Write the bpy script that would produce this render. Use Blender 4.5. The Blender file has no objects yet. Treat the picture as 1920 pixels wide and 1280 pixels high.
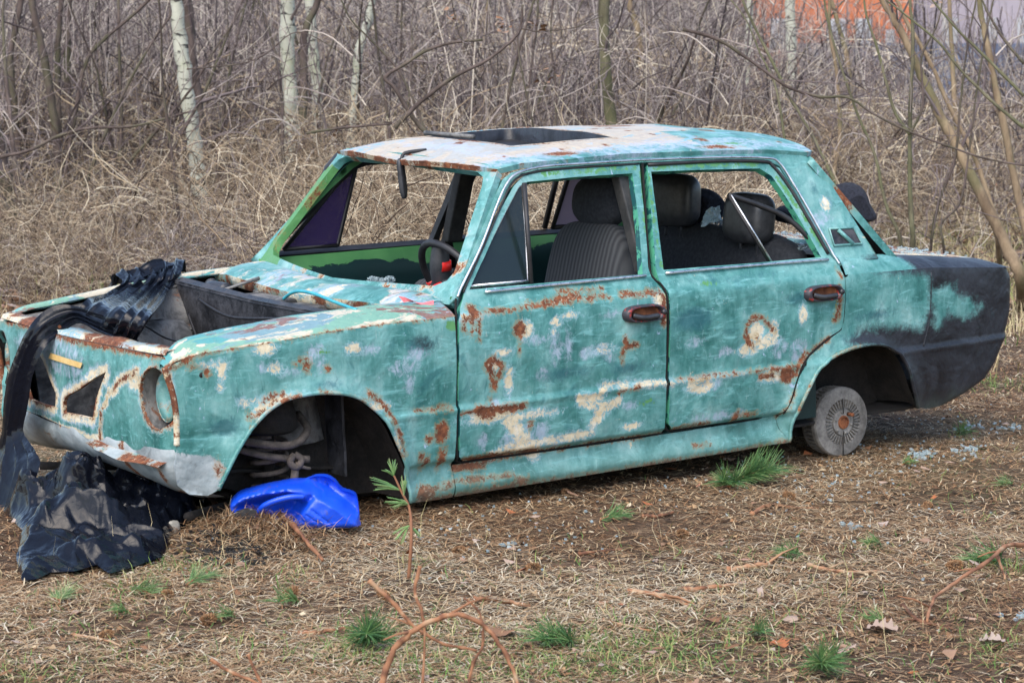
import bpy, bmesh, math, random
import numpy as np
from mathutils import Matrix, Vector
from mathutils.geometry import delaunay_2d_cdt

random.seed(7); RNG = np.random.default_rng(11)
S = bpy.context.scene
COL = S.collection

# ---------------------------------------------------------------- camera, frame of the car body, light
# Body frame: x forward from the front axle, y to the car's left, z up. The wreck stands on its drums, nose slightly low.
F = 4521.03
CB = np.array([3.9584693923614718, 7.865121753460236, 1.8741228973377626])
RC = np.array([[-0.8274780977842142, 0.561045203434352, -0.02254500811100073],
               [0.0928606579627099, 0.09713950298601284, -0.9909292684961741],
               [-0.5537661021497714, -0.8220658104208792, -0.1324798378883062]])
NW = np.array([-0.02874886, -0.00223408, 0.99958417]); NW /= np.linalg.norm(NW)
A0 = np.array([-2.46795104, 0.66, 0.09489962])
G0 = np.array([0, 0, (NW @ A0) / NW[2]])
XW = np.array([1.0, 0, 0]); XW -= NW * (XW @ NW); XW /= np.linalg.norm(XW)
YW = np.cross(NW, XW)
MW = np.stack([XW, YW, NW])                     # world = MW @ (body - G0)
def B2W(p): return (np.asarray(p, float) - G0) @ MW.T
def W2B(p): return np.asarray(p, float) @ MW + G0
CW = B2W(CB); RW = RC @ MW.T
MAT_CAR = Matrix([list(MW[i]) + [float(-(MW @ G0)[i])] for i in range(3)] + [[0, 0, 0, 1]])

cam_d = bpy.data.cameras.new('camera'); cam = bpy.data.objects.new('camera', cam_d); COL.objects.link(cam)
cam.matrix_world = Matrix([[RW[0][i], -RW[1][i], -RW[2][i], CW[i]] for i in range(3)] + [[0, 0, 0, 1]])
cam_d.sensor_width = 36; cam_d.lens = F / 1920 * 36; cam_d.clip_start = .1; cam_d.clip_end = 2000
cam_d.dof.use_dof = True; cam_d.dof.focus_distance = 8.9; cam_d.dof.aperture_fstop = 8.5
S.camera = cam

world = bpy.data.worlds.new('World'); S.world = world; world.use_nodes = True
wn = world.node_tree.nodes; wl = world.node_tree.links
sky = wn.new('ShaderNodeTexSky'); sky.sky_type = 'NISHITA'; sky.sun_disc = False
SUN_EL, SUN_AZ = math.radians(52), math.radians(35)      # azimuth from world +x towards +y
sky.sun_elevation = SUN_EL; sky.sun_rotation = math.radians(90) - SUN_AZ
sky.air_density = 1.0; sky.dust_density = 2.5; sky.ozone_density = 1.0
wn['Background'].inputs['Strength'].default_value = .15
wl.new(sky.outputs[0], wn['Background'].inputs[0])
sun_d = bpy.data.lights.new('sun', 'SUN'); sun = bpy.data.objects.new('sun', sun_d); COL.objects.link(sun)
sun_d.energy = 1.1; sun_d.angle = math.radians(60); sun_d.color = (1, .96, .90)
sdir = Vector((math.cos(SUN_EL) * math.cos(SUN_AZ), math.cos(SUN_EL) * math.sin(SUN_AZ), math.sin(SUN_EL)))
sun.rotation_euler = sdir.to_track_quat('Z', 'Y').to_euler(); sun.location = sdir * 30
S.view_settings.view_transform = 'Standard'; S.view_settings.look = 'None'
S.view_settings.gamma = 1; S.view_settings.use_curve_mapping = False
S.view_settings.exposure = 1.2
S.render.engine = 'CYCLES'
S.cycles.max_bounces = 6; S.cycles.transparent_max_bounces = 12

# ---------------------------------------------------------------- measuring helpers (photo pixel -> place in the world)
def ray(u, v): return np.array([(u - 960) / F, (v - 640) / F, 1]) @ RC
def aty(u, v, y): r = ray(u, v); return CB + r * (y - CB[1]) / r[1]
def atx(u, v, x): r = ray(u, v); return CB + r * (x - CB[0]) / r[0]
def atz(u, v, z): r = ray(u, v); return CB + r * (z - CB[2]) / r[2]
def gnd(u, v, h=0.0):
    """world point at height h over the ground"""
    r = ray(u, v) @ MW.T; return CW + r * (h - CW[2]) / r[2]
def atd(u, v, d):
    """world point at distance d from the camera"""
    r = ray(u, v) @ MW.T; return CW + r / np.linalg.norm(r) * d

# ---------------------------------------------------------------- numpy noise
def _h(ix, iy, iz):
    n = (ix * 374761393 + iy * 668265263 + iz * 2147483647 + 12345) & 0xffffffff
    n = ((n ^ (n >> 13)) * 1274126177) & 0xffffffff
    return ((n ^ (n >> 16)) & 0xffff) / 65535.0
def vnoise(p, s=1.0, seed=0):
    p = np.atleast_2d(np.asarray(p, float)) * s + seed * 17.31
    if p.shape[1] == 2: p = np.concatenate([p, np.zeros((len(p), 1))], 1)
    i = np.floor(p).astype(np.int64); f = p - i; f = f * f * (3 - 2 * f)
    r = 0
    for dx in (0, 1):
        for dy in (0, 1):
            for dz in (0, 1):
                w = (f[:, 0] if dx else 1 - f[:, 0]) * (f[:, 1] if dy else 1 - f[:, 1]) * (f[:, 2] if dz else 1 - f[:, 2])
                r = r + w * _h(i[:, 0] + dx, i[:, 1] + dy, i[:, 2] + dz)
    return r
def fnoise(p, s=1.0, seed=0, oct=3):
    r = 0; a = 1; t = 0
    for o in range(oct): r = r + a * vnoise(p, s * 2 ** o, seed + o); t += a; a *= .5
    return r / t

# ---------------------------------------------------------------- object helpers
def empty(name, loc=(0, 0, 0), parent=None):
    o = bpy.data.objects.new(name, None); COL.objects.link(o); o.location = loc; o.empty_display_size = .1
    if parent: o.parent = parent
    return o
def tag(o, label=None, cat=None, group=None, kind=None):
    if label: o['label'] = label
    if cat: o['category'] = cat
    if group: o['group'] = group
    if kind: o['kind'] = kind
    return o
class MB:
    def __init__(s): s.v = []; s.f = []; s.m = []; s.n = 0; s.at = {}
    def add(s, v, f, m=0, **at):
        v = np.asarray(v, float).reshape(-1, 3)
        for k in set(list(s.at) + list(at)):
            s.at.setdefault(k, [np.zeros(s.n)])
            s.at[k].append(np.broadcast_to(np.asarray(at.get(k, 0.0), float), (len(v),)).copy())
        s.v.append(v)
        f = np.asarray(f, np.int64) if not isinstance(f, list) else f
        if isinstance(f, np.ndarray): s.f.append(f + s.n); s.m.append(np.full(len(f), m))
        else:
            for q in f: s.f.append(np.array([q]) + s.n); s.m.append(np.array([m]))
        s.n += len(v); return s
    def box(s, c, d, rot=None, m=0, taper=1.0):
        c = np.asarray(c, float); d = np.asarray(d, float) / 2
        v = np.array([[x, y, z] for z in (-1, 1) for y in (-1, 1) for x in (-1, 1)], float) * d
        v[4:, :2] *= taper
        if rot is not None: v = v @ np.array(rot).T
        return s.add(v + c, np.array([[0, 2, 3, 1], [4, 5, 7, 6], [0, 1, 5, 4], [2, 6, 7, 3], [0, 4, 6, 2], [1, 3, 7, 5]]), m)
    def tube(s, pts, r, k=8, m=0, cap=True, **at):
        pts = np.asarray(pts, float); n = len(pts); r = np.broadcast_to(np.asarray(r, float), (n,))
        t = np.gradient(pts, axis=0); t /= np.linalg.norm(t, axis=1)[:, None] + 1e-12
        up = np.array([0, 0, 1.0]) if abs(t[0][2]) < .9 else np.array([1.0, 0, 0])
        a = np.cross(t[0], up); a /= np.linalg.norm(a); V = []
        for i in range(n):
            a = a - t[i] * (a @ t[i]); a /= np.linalg.norm(a) + 1e-12; b = np.cross(t[i], a)
            th = np.arange(k) / k * 2 * np.pi
            V.append(pts[i] + r[i] * (np.cos(th)[:, None] * a + np.sin(th)[:, None] * b))
        V = np.concatenate(V); i = np.arange(n - 1)[:, None] * k; j = np.arange(k)[None]; j2 = (j + 1) % k
        q = np.stack([i + j, i + j2, i + k + j2, i + k + j], -1).reshape(-1, 4)
        s.add(V, q, m, **at)
        if cap:
            b0 = s.n - n * k
            for base, rev in ((b0, True), (b0 + (n - 1) * k, False)):
                f = list(range(base, base + k)); s.f.append(np.array([f[::-1] if rev else f])); s.m.append(np.array([m]))
        return s
    def grid(s, P, m=0, flip=False, close_u=False, **at):
        """P[nu,nv,3]"""
        P = np.asarray(P, float); nu, nv = P.shape[:2]
        i = np.arange(nu if close_u else nu - 1)[:, None]; j = np.arange(nv - 1)[None]; i2 = (i + 1) % nu
        q = np.stack([i * nv + j, i2 * nv + j, i2 * nv + j + 1, i * nv + j + 1], -1).reshape(-1, 4)
        if flip: q = q[:, ::-1]
        at = {k: np.asarray(v).reshape(-1) for k, v in at.items()}
        return s.add(P.reshape(-1, 3), q, m, **at)
    def build(s, name, mats, parent=None, smooth=True, origin=None, bevel=0, angle=None, shift=None):
        me = bpy.data.meshes.new(name)
        V = np.concatenate(s.v)
        if shift is not None: V = V - np.asarray(shift)
        loops = np.concatenate([q.reshape(-1) for q in s.f]); lens = np.concatenate([np.full(len(q), q.shape[1]) for q in s.f])
        me.vertices.add(len(V)); me.vertices.foreach_set('co', V.reshape(-1).astype(np.float32))
        me.loops.add(len(loops)); me.loops.foreach_set('vertex_index', loops.astype(np.int32))
        me.polygons.add(len(lens)); me.polygons.foreach_set('loop_start', np.concatenate([[0], np.cumsum(lens)[:-1]]).astype(np.int32))
        me.polygons.foreach_set('loop_total', lens.astype(np.int32))
        if not isinstance(mats, (list, tuple)): mats = [mats]
        for mt in mats: me.materials.append(mt)
        me.polygons.foreach_set('material_index', np.concatenate(s.m).astype(np.int32))
        me.polygons.foreach_set('use_smooth', np.full(len(lens), smooth))
        me.update(calc_edges=True)
        for k, a in s.at.items():
            d = me.attributes.new(k, 'FLOAT', 'POINT'); d.data.foreach_set('value', np.concatenate(a).astype(np.float32))
        me.validate()
        if angle: me.set_sharp_from_angle(angle=math.radians(angle))
        o = bpy.data.objects.new(name, me); COL.objects.link(o)
        if shift is not None: o.location = shift
        if parent: o.parent = parent
        if bevel:
            b = o.modifiers.new('bevel', 'BEVEL'); b.width = bevel; b.segments = 2; b.limit_method = 'ANGLE'
        return o
def copy_tree(o, parent=None):
    c = o.copy(); COL.objects.link(c)
    if parent: c.parent = parent
    for ch in list(o.children): copy_tree(ch, c)
    return c
def batch_tubes(mb, P, R, k=3, m=0, **at):
    """many polylines at once: P[N,K,3], R[N,K]; attributes per polyline"""
    P = np.asarray(P, float); N, K = P.shape[:2]
    t = np.gradient(P, axis=1); t /= np.linalg.norm(t, axis=2, keepdims=True) + 1e-9
    ref = np.where(np.abs(t[:, :1, 2:3]) < .8, np.array([0, 0, 1.0]), np.array([1.0, 0, 0]))
    a = np.cross(t, np.broadcast_to(ref, t.shape)); a /= np.linalg.norm(a, axis=2, keepdims=True) + 1e-9
    b = np.cross(t, a); th = np.arange(k) / k * 2 * np.pi
    V = P[:, :, None] + R[:, :, None, None] * (np.cos(th)[None, None, :, None] * a[:, :, None] + np.sin(th)[None, None, :, None] * b[:, :, None])
    base = (np.arange(N) * K * k)[:, None, None]; i = (np.arange(K - 1) * k)[None, :, None]; j = np.arange(k)[None, None]; j2 = (j + 1) % k
    q = np.stack([base + i + j, base + i + j2, base + i + k + j2, base + i + k + j], -1).reshape(-1, 4)
    at = {n: np.repeat(np.asarray(x, float), K * k) for n, x in at.items()}
    mb.add(V.reshape(-1, 3), q, m, **at)
def inpoly(p, poly):
    x, y = p[:, 0], p[:, 1]; r = np.zeros(len(p), bool); n = len(poly)
    for i in range(n):
        (x1, y1), (x2, y2) = poly[i], poly[(i + 1) % n]
        if y1 == y2: continue
        c = ((y1 > y) != (y2 > y)) & (x < (x2 - x1) * (y - y1) / (y2 - y1) + x1); r ^= c
    return r
def polydist(p, poly, closed=True):
    d = np.full(len(p), 1e9); n = len(poly)
    for i in range(n if closed else n - 1):
        a = np.array(poly[i], float); b = np.array(poly[(i + 1) % n], float); ab = b - a; L = ab @ ab + 1e-12
        t = np.clip(((p - a) @ ab) / L, 0, 1); d = np.minimum(d, np.linalg.norm(p - a - t[:, None] * ab, axis=1))
    return d
def resample(poly, h):
    out = []; n = len(poly)
    for i in range(n):
        a = np.array(poly[i], float); b = np.array(poly[(i + 1) % n], float); L = np.linalg.norm(b - a)
        if L < 1e-5: continue
        k = max(1, int(round(L / h)))
        for j in range(k): out.append(a + (b - a) * j / k)
    return np.array(out)
def spline(pts, n=6, closed=False):
    P = [np.array(p, float) for p in pts]; out = []; m = len(P)
    for i in range(m if closed else m - 1):
        if closed: p0, p1, p2, p3 = P[i - 1], P[i], P[(i + 1) % m], P[(i + 2) % m]
        else: p0, p1, p2, p3 = P[max(i - 1, 0)], P[i], P[i + 1], P[min(i + 2, m - 1)]
        for k in range(n):
            t = k / n
            out.append(.5 * ((2 * p1) + (-p0 + p2) * t + (2 * p0 - 5 * p1 + 4 * p2 - p3) * t * t + (-p0 + 3 * p1 - 3 * p2 + p3) * t ** 3))
    if not closed: out.append(P[-1])
    return out
def triangulate(outline, holes, h):
    loops = [resample(outline, h)] + [resample(q, h) for q in holes]
    pts = []; edges = []
    for L in loops:
        b = len(pts); pts += [tuple(p) for p in L]; edges += [(b + i, b + (i + 1) % len(L)) for i in range(len(L))]
    o = np.array(outline, float); lo, hi = o.min(0), o.max(0)
    gx = np.arange(lo[0], hi[0], h); gy = np.arange(lo[1], hi[1], h * .87)
    g = np.array([[x + (.5 * h if j % 2 else 0), y] for j, y in enumerate(gy) for x in gx])
    g += RNG.uniform(-.12, .12, g.shape) * h
    ok = inpoly(g, [tuple(p) for p in outline])
    for q in holes: ok &= ~inpoly(g, [tuple(p) for p in q])
    g = g[ok]
    for L in loops:
        d = np.full(len(g), 1e9)
        for c in range(0, len(L), 64): d = np.minimum(d, np.linalg.norm(g[:, None] - L[None, c:c + 64], axis=2).min(1))
        g = g[d > .55 * h]
    pts += [tuple(p) for p in g]
    V, E, T, *_ = delaunay_2d_cdt([Vector(p) for p in pts], edges, [], 0, 1e-7)
    V = np.array([[v.x, v.y] for v in V]); T = np.array([list(t) for t in T if len(t) == 3])
    c = V[T].mean(1); ok = inpoly(c, [tuple(p) for p in outline])
    for q in holes: ok &= ~inpoly(c, [tuple(p) for p in q])
    T = T[ok]
    e = np.concatenate([T[:, [0, 1]], T[:, [1, 2]], T[:, [2, 0]]]); key = {}
    for a, b in e.tolist(): key[(a, b)] = 1
    be = np.array([(a, b) for (a, b) in key if (b, a) not in key])
    return V, T, be
def panel(name, outline, f, mats, parent, holes=(), h=.02, thick=.014, hint=(0, 1, 0), side=1, attr=None, rim=0):
    """a sheet-metal piece: outer skin (slot 0), inner skin (slot 1) and the folded edge between them"""
    V, T, be = triangulate(outline, list(holes), h)
    P = f(V); e = 1e-4
    n = np.cross(f(V + [e, 0]) - P, f(V + [0, e]) - P); n /= np.linalg.norm(n, axis=1)[:, None] + 1e-12
    hint = np.array(hint, float)
    if (n @ hint).mean() < 0: n = -n
    a, b, c = P[T[:, 0]], P[T[:, 1]], P[T[:, 2]]
    if (np.cross(b - a, c - a) @ hint).mean() < 0: T = T[:, ::-1]; be = be[:, ::-1]
    I = P - n * thick
    at = attr(V, P) if attr else {}
    if side < 0:
        P = P * [1, -1, 1]; I = I * [1, -1, 1]; T = T[:, ::-1]; be = be[:, ::-1]
    P = twist(P); I = twist(I)
    mb = MB(); mb.add(P, T, 0, **at); mb.add(I, T[:, ::-1], 1, **at)
    m = len(V); iv, inv = np.unique(be.reshape(-1), return_inverse=True); be2 = inv.reshape(-1, 2); k = len(iv)
    rp = np.concatenate([P[iv], I[iv]]); ra = {q: np.concatenate([x[iv], x[iv]]) for q, x in at.items()}
    mb.add(rp, np.stack([be2[:, 1], be2[:, 0], be2[:, 0] + k, be2[:, 1] + k], 1), rim, **ra)
    return mb.build(name, mats, parent)
def sstep(a, b, x): t = np.clip((x - a) / (b - a), 0, 1); return t * t * (3 - 2 * t)
def twist(P):
    """the old shell is racked: its right-hand side sits a little high behind the nose"""
    P = np.array(P, float); P[..., 2] += np.maximum(0, -P[..., 1]) * .05 * sstep(.45, -.6, P[..., 0]) * sstep(.5, .9, P[..., 2])
    return P
# ---------------------------------------------------------------- materials
class NT:
    def __init__(s, name):
        s.m = bpy.data.materials.new(name); s.m.use_nodes = True; s.t = s.m.node_tree; s.b = s.t.nodes['Principled BSDF']
        s.co = s.t.nodes.new('ShaderNodeTexCoord').outputs['Object']
    def n(s, ty, **kw):
        x = s.t.nodes.new(ty)
        for k, v in kw.items(): setattr(x, k, v)
        return x
    def L(s, a, b): s.t.links.new(a, b)
    def put(s, sock, v):
        if isinstance(v, bpy.types.NodeSocket): s.L(v, sock)
        elif isinstance(v, (tuple, list)) and len(v) == 3 and sock.type == 'RGBA': sock.default_value = (*v, 1)
        else: sock.default_value = v
    def noise(s, scale, detail=4, rough=.55, vec=None, stretch=None, dist=0, dim='3D'):
        x = s.n('ShaderNodeTexNoise'); x.inputs['Scale'].default_value = scale; x.inputs['Detail'].default_value = detail
        x.inputs['Roughness'].default_value = rough; x.inputs['Distortion'].default_value = dist
        v = vec or s.co
        if stretch:
            mp = s.n('ShaderNodeMapping'); mp.inputs['Scale'].default_value = stretch; s.L(v, mp.inputs[0]); v = mp.outputs[0]
        s.L(v, x.inputs['Vector']); return x.outputs['Fac']
    def math(s, op, a, b=0.0, c=None):
        x = s.n('ShaderNodeMath', operation=op); s.put(x.inputs[0], a); s.put(x.inputs[1], b)
        if c is not None: s.put(x.inputs[2], c)
        return x.outputs[0]
    def step(s, a, lo, hi):
        x = s.n('ShaderNodeMapRange', interpolation_type='SMOOTHSTEP'); s.put(x.inputs['Value'], a)
        x.inputs['From Min'].default_value = lo; x.inputs['From Max'].default_value = hi; return x.outputs['Result']
    def mix(s, f, a, b):
        x = s.n('ShaderNodeMix', data_type='RGBA'); s.put(x.inputs['Factor'], f); s.put(x.inputs['A'], a) if False else None
        s.put(x.inputs[6], a); s.put(x.inputs[7], b); return x.outputs[2]
    def fmix(s, f, a, b):
        x = s.n('ShaderNodeMix', data_type='FLOAT'); s.put(x.inputs[0], f); s.put(x.inputs[2], a); s.put(x.inputs[3], b); return x.outputs[0]
    def attr(s, name):
        x = s.n('ShaderNodeAttribute'); x.attribute_name = name; return x.outputs['Fac']
    def ramp(s, f, stops):
        x = s.n('ShaderNodeValToRGB'); s.put(x.inputs[0], f); r = x.color_ramp
        while len(r.elements) < len(stops): r.elements.new(.5)
        for e, (p, c) in zip(r.elements, stops): e.position = p; e.color = (*c, 1)
        return x.outputs[0]
    def bump(s, h, strength=.5, dist=.01, normal=None):
        x = s.n('ShaderNodeBump'); x.inputs['Strength'].default_value = strength; x.inputs['Distance'].default_value = dist
        s.put(x.inputs['Height'], h)
        if normal is not None: s.L(normal, x.inputs['Normal'])
        return x.outputs[0]
    def done(s, color, rough=.6, metal=0.0, bump=None, spec=None, alpha=None, trans=None, ior=None, coat=None):
        s.put(s.b.inputs['Base Color'], color); s.put(s.b.inputs['Roughness'], rough); s.put(s.b.inputs['Metallic'], metal)
        if bump is not None: s.L(bump, s.b.inputs['Normal'])
        if spec is not None: s.put(s.b.inputs['Specular IOR Level'], spec)
        if trans is not None: s.put(s.b.inputs['Transmission Weight'], trans)
        if ior is not None: s.b.inputs['IOR'].default_value = ior
        if coat is not None: s.put(s.b.inputs['Coat Weight'], coat)
        return s.m

RUST = lambda t: t.ramp(t.noise(45, 6, .7), [(.3, (.055, .018, .010)), (.48, (.14, .046, .020)), (.62, (.24, .082, .032)), (.75, (.34, .14, .05))])
def paint_mat(name, top=False, roof=False, plain=False):
    """old turquoise paint, worn through to mint, pale blue, cream filler, primer and rust"""
    t = NT(name)
    big = t.noise(2.6, 5, .6, dist=.6); mid = t.noise(9, 6, .65, dist=.8); fine = t.noise(60, 5, .65); grit = t.noise(220, 3, .6)
    streak = t.noise(14, 5, .65, stretch=(1, 1, .16)); swipe = t.noise(22, 4, .6, stretch=(.35, 1, 1.6), dist=1.5)
    a = t.math('ADD', t.math('MULTIPLY', big, .55), t.math('ADD', t.math('MULTIPLY', mid, .35), t.math('MULTIPLY', streak, .35)))
    col = t.ramp(a, [(.43, (.011, .082, .078)), (.53, (.034, .158, .147)), (.61, (.078, .242, .232)), (.69, (.138, .322, .312)), (.80, (.27, .45, .44))])
    col = t.mix(t.math('MULTIPLY', t.step(swipe, .55, .68), .5), col, (.20, .47, .48))
    col = t.mix(t.math('MULTIPLY', t.step(t.noise(30, 6, .75, stretch=(1, 1, .45), dist=1.5), .56, .70), .55), col, (.24, .46, .47))
    col = t.mix(t.math('MULTIPLY', t.step(t.noise(24, 6, .8, stretch=(1, 1, .3), dist=.8), .57, .70), .6), col, (.012, .12, .12))
    col = t.mix(t.math('MULTIPLY', t.step(t.noise(7, 5, .6, dist=1.2), .58, .72), .5), col, (.010, .105, .12))
    wob = t.math('MULTIPLY', t.math('SUBTRACT', t.math('ADD', t.math('MULTIPLY', t.noise(13, 3, .6, dist=1.5), .6), t.math('MULTIPLY', t.noise(42, 7, .78, dist=1.6), 1.1)), .85), 1.05)
    def mask(nm, soft=.025, k=None):
        v = t.math('ADD', t.attr(nm), wob if k is None else t.math('MULTIPLY', wob, k)); return t.step(v, .5 - soft, .5 + soft)
    if roof:
        body = t.mix(t.step(t.noise(3.0, 5, .6, dist=1.2), .50, .53), (.47, .41, .32), (.38, .39, .37)); body = t.mix(t.math('MULTIPLY', t.step(fine, .45, .62), .45), body, (.33, .28, .22)); body = t.mix(t.math('MULTIPLY', t.step(streak, .5, .66), .35), body, (.34, .30, .27))
        col = t.mix(t.step(t.math('ADD', t.attr('a_teal'), t.math('MULTIPLY', wob, 1.6)), .46, .54), body, col)
        col = t.mix(t.step(t.noise(5.5, 6, .7, dist=1.5, stretch=(.6, 1, 1)), .60, .62), col, (.20, .38, .45))
        col = t.mix(t.step(t.noise(26, 5, .7, dist=1), .66, .69), col, (.62, .52, .38))
    if top:
        st = (.40, 1.2, 1)
        lay = t.mix(t.step(t.noise(7, 6, .62, dist=.7, stretch=st), .47, .50), (.085, .29, .29), (.52, .47, .37))
        lay = t.mix(t.step(t.noise(9, 6, .62, dist=.9, stretch=st), .53, .55), lay, (.17, .34, .26))
        lay = t.mix(t.step(t.noise(5.5, 6, .7, dist=.9, stretch=st), .56, .58), lay, (.16, .27, .31))
        lay = t.mix(t.step(t.noise(8.3, 7, .72, dist=.6, stretch=st), .565, .585), lay, t.mix(fine, (.13, .065, .052), (.26, .15, .125)))
        lay = t.mix(t.math('MULTIPLY', t.step(fine, .5, .65), .3), lay, (.10, .20, .20))
        col = t.mix(t.step(t.math('ADD', t.attr('a_top'), t.math('MULTIPLY', wob, .5)), .47, .53), col, lay)
    # random little chips everywhere, then the traced ones
    chip = t.step(t.noise(19, 6, .75, dist=.5), .685, .70)
    col = t.mix(chip, col, (.62, .54, .38))
    col = t.mix(t.step(t.noise(15, 5, .7, dist=1.3, stretch=(1, 1, .7)), .655, .70), col, (.33, .45, .58))
    deep = t.step(t.math('ADD', t.attr('a_deep'), wob), .35, .95)
    col = t.mix(t.math('MULTIPLY', deep, .75), col, (.014, .090, .115))
    lav = t.math('MULTIPLY', mask('a_lav', .16), t.step(t.noise(28, 6, .75, dist=1, stretch=(1, 1, .5)), .36, .60)); col = t.mix(t.math('MULTIPLY', lav, .75), col, t.mix(fine, (.26, .36, .50), (.50, .53, .62)))
    cr = t.math('MULTIPLY', mask('a_cream', .05), t.step(t.noise(38, 7, .78, dist=.8), .40, .47)); crcol = t.ramp(t.math('ADD', t.math('MULTIPLY', mid, .6), t.math('MULTIPLY', fine, .4)), [(.38, (.60, .45, .25)), (.52, (.68, .58, .40)), (.66, (.70, .66, .58))])
    halo = t.step(t.math('ADD', t.attr('a_cream'), wob), .28, .47)
    col = t.mix(t.math('MULTIPLY', halo, .55), col, (.30, .48, .56)); col = t.mix(t.math('MULTIPLY', cr, t.fmix(fine, .70, 1.0)), col, crcol)
    gn = mask('a_green'); col = t.mix(gn, col, (.085, .25, .085))
    blk = t.step(t.math('ADD', t.attr('a_black'), t.math('MULTIPLY', wob, .55)), .28, .66)
    col = t.mix(blk, col, t.mix(t.step(t.noise(5, 7, .75, dist=1), .35, .65), (.006, .007, .011), (.024, .028, .038)))
    gry = t.step(t.math('ADD', t.attr('a_grey'), wob), .42, .56)
    col = t.mix(gry, col, t.ramp(t.noise(6, 6, .7, dist=.8), [(.33, (.11, .13, .14)), (.45, (.24, .29, .31)), (.60, (.36, .41, .43)), (.72, (.28, .33, .34)), (.82, (.22, .13, .08))]))
    rv = t.math('ADD', t.attr('a_rust'), wob)
    stain = t.step(rv, .33, .5); col = t.mix(t.math('MULTIPLY', stain, .45), col, (.33, .20, .07))
    r2 = t.step(t.noise(17, 7, .8, dist=.4), .725, .74)
    rust = t.math('MAXIMUM', t.step(rv, .53, .57), r2)
    rc = t.mix(t.step(t.noise(70, 4, .7), .60, .66), RUST(t), (.42, .34, .24))
    col = t.mix(rust, col, rc)
    dirt = t.math('MULTIPLY', t.step(t.noise(90, 4, .7), .60, .72), .35); col = t.mix(dirt, col, (.03, .07, .07))
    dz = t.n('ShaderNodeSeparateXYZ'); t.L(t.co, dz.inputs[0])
    scr = t.math('MULTIPLY', t.step(t.noise(130, 3, .6, stretch=(1, 1, .09), dist=2.2), .66, .74), t.step(mid, .48, .58)); col = t.mix(t.math('MULTIPLY', t.math('MULTIPLY', scr, .7), t.math('SUBTRACT', 1.0, blk)), col, (.48, .58, .56))
    scd = t.math('MULTIPLY', t.step(t.noise(95, 4, .7, stretch=(1, 1, .14), dist=1.6), .62, .70), t.step(big, .48, .60)); col = t.mix(t.math('MULTIPLY', scd, .6), col, (.02, .06, .07))
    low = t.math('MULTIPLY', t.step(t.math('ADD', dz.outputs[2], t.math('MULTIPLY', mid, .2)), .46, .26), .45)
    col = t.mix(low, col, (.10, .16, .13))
    rough = t.fmix(rust, t.fmix(blk, t.fmix(mid, .30, .62), t.fmix(mid, .36, .55)), .92); rough = t.fmix(cr, rough, .8)
    h = t.math('ADD', t.math('MULTIPLY', rust, t.math('MULTIPLY', t.noise(120, 5, .7), .8)), t.math('MULTIPLY', cr, -.5))
    h = t.math('ADD', h, t.math('MULTIPLY', fine, .22)); h = t.math('ADD', h, t.math('MULTIPLY', lav, -.25))
    nb = t.bump(h, .55, .0022)
    nb = t.bump(t.noise(7, 3, .5, dist=.4), .55, .03, nb)
    nb = t.bump(t.noise(26, 4, .6, dist=1.2), .30, .006, nb)
    return t.done(col, rough, 0, nb, spec=.5)
def simple(name, c1, c2, scale=8, rough=.7, bump=.4, bd=.004, metal=0, detail=6, spec=None, stretch=None, r2=None, coat=None):
    t = NT(name); n = t.noise(scale, detail, .65, stretch=stretch); n2 = t.noise(scale * 7, 5, .7)
    f = t.step(t.math('ADD', t.math('MULTIPLY', n, .7), t.math('MULTIPLY', n2, .3)), .36, .66)
    r = rough if r2 is None else t.fmix(f, rough, r2)
    return t.done(t.mix(f, c1, c2), r, metal, t.bump(t.math('ADD', n, t.math('MULTIPLY', n2, .4)), bump, bd), spec=spec, coat=coat)
M = {}
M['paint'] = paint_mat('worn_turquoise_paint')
M['paint_top'] = paint_mat('worn_layered_paint', top=True)
M['paint_roof'] = paint_mat('worn_roof_paint', roof=True)
M['inner'] = simple('dark_inner_steel', (.012, .014, .016), (.045, .045, .045), 9, .7)
M['arch'] = simple('shade_dark_mud_steel', (.005, .005, .005), (.024, .020, .018), 12, .95, .8, .012)  # shade inside the wheel openings is darkened into this colour
M['bay'] = simple('black_bay_steel_glints', (.006, .007, .010), (.060, .062, .072), 9, .36, .8, .008, r2=.75)  # black steel; its lighter blue-grey mottling is a painted highlight
t = NT('grey_bay_steel'); n = t.noise(6, 6, .7, dist=.8); n2 = t.noise(17, 7, .75, dist=.6); c = t.ramp(n, [(.36, (.020, .020, .022)), (.48, (.075, .075, .075)), (.58, (.17, .17, .165)), (.72, (.10, .075, .055))]); M['bay_grey'] = t.done(t.mix(t.step(n2, .60, .64), c, (.13, .06, .035)), t.fmix(n, .4, .85), 0, t.bump(n2, .6, .006))
M['under'] = simple('underbody', (.006, .006, .006), (.025, .022, .02), 9, .95)
M['rubber'] = simple('black_rubber', (.010, .010, .012), (.025, .025, .028), 20, .5, .2, .002)
M['black'] = simple('gap_black', (.002, .002, .002), (.006, .006, .006), 20, .9)
t = NT('chipped_handle_paint'); M['handle'] = t.done(t.mix(t.step(t.noise(45, 5, .7), .56, .60), (.030, .028, .036), (.30, .030, .026)), .45, 0, t.bump(t.noise(45, 5, .7), .4, .002))
M['plastic'] = simple('grey_plastic', (.018, .020, .025), (.040, .043, .050), 20, .42, .2, .002)
M['chrome'] = simple('weathered_chrome', (.55, .56, .58), (.75, .76, .78), 25, .22, .25, .002, metal=1, r2=.5)
M['cast'] = simple('cast_aluminium', (.10, .095, .088), (.30, .29, .27), 9, .75, .6, .004, metal=.15)
M['rust'] = simple('flaking_rust', (.09, .03, .014), (.28, .10, .04), 30, .95, .8, .004)
M['coil'] = simple('dirty_spring_steel', (.045, .038, .032), (.13, .105, .088), 25, .9, .6, .003)
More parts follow.
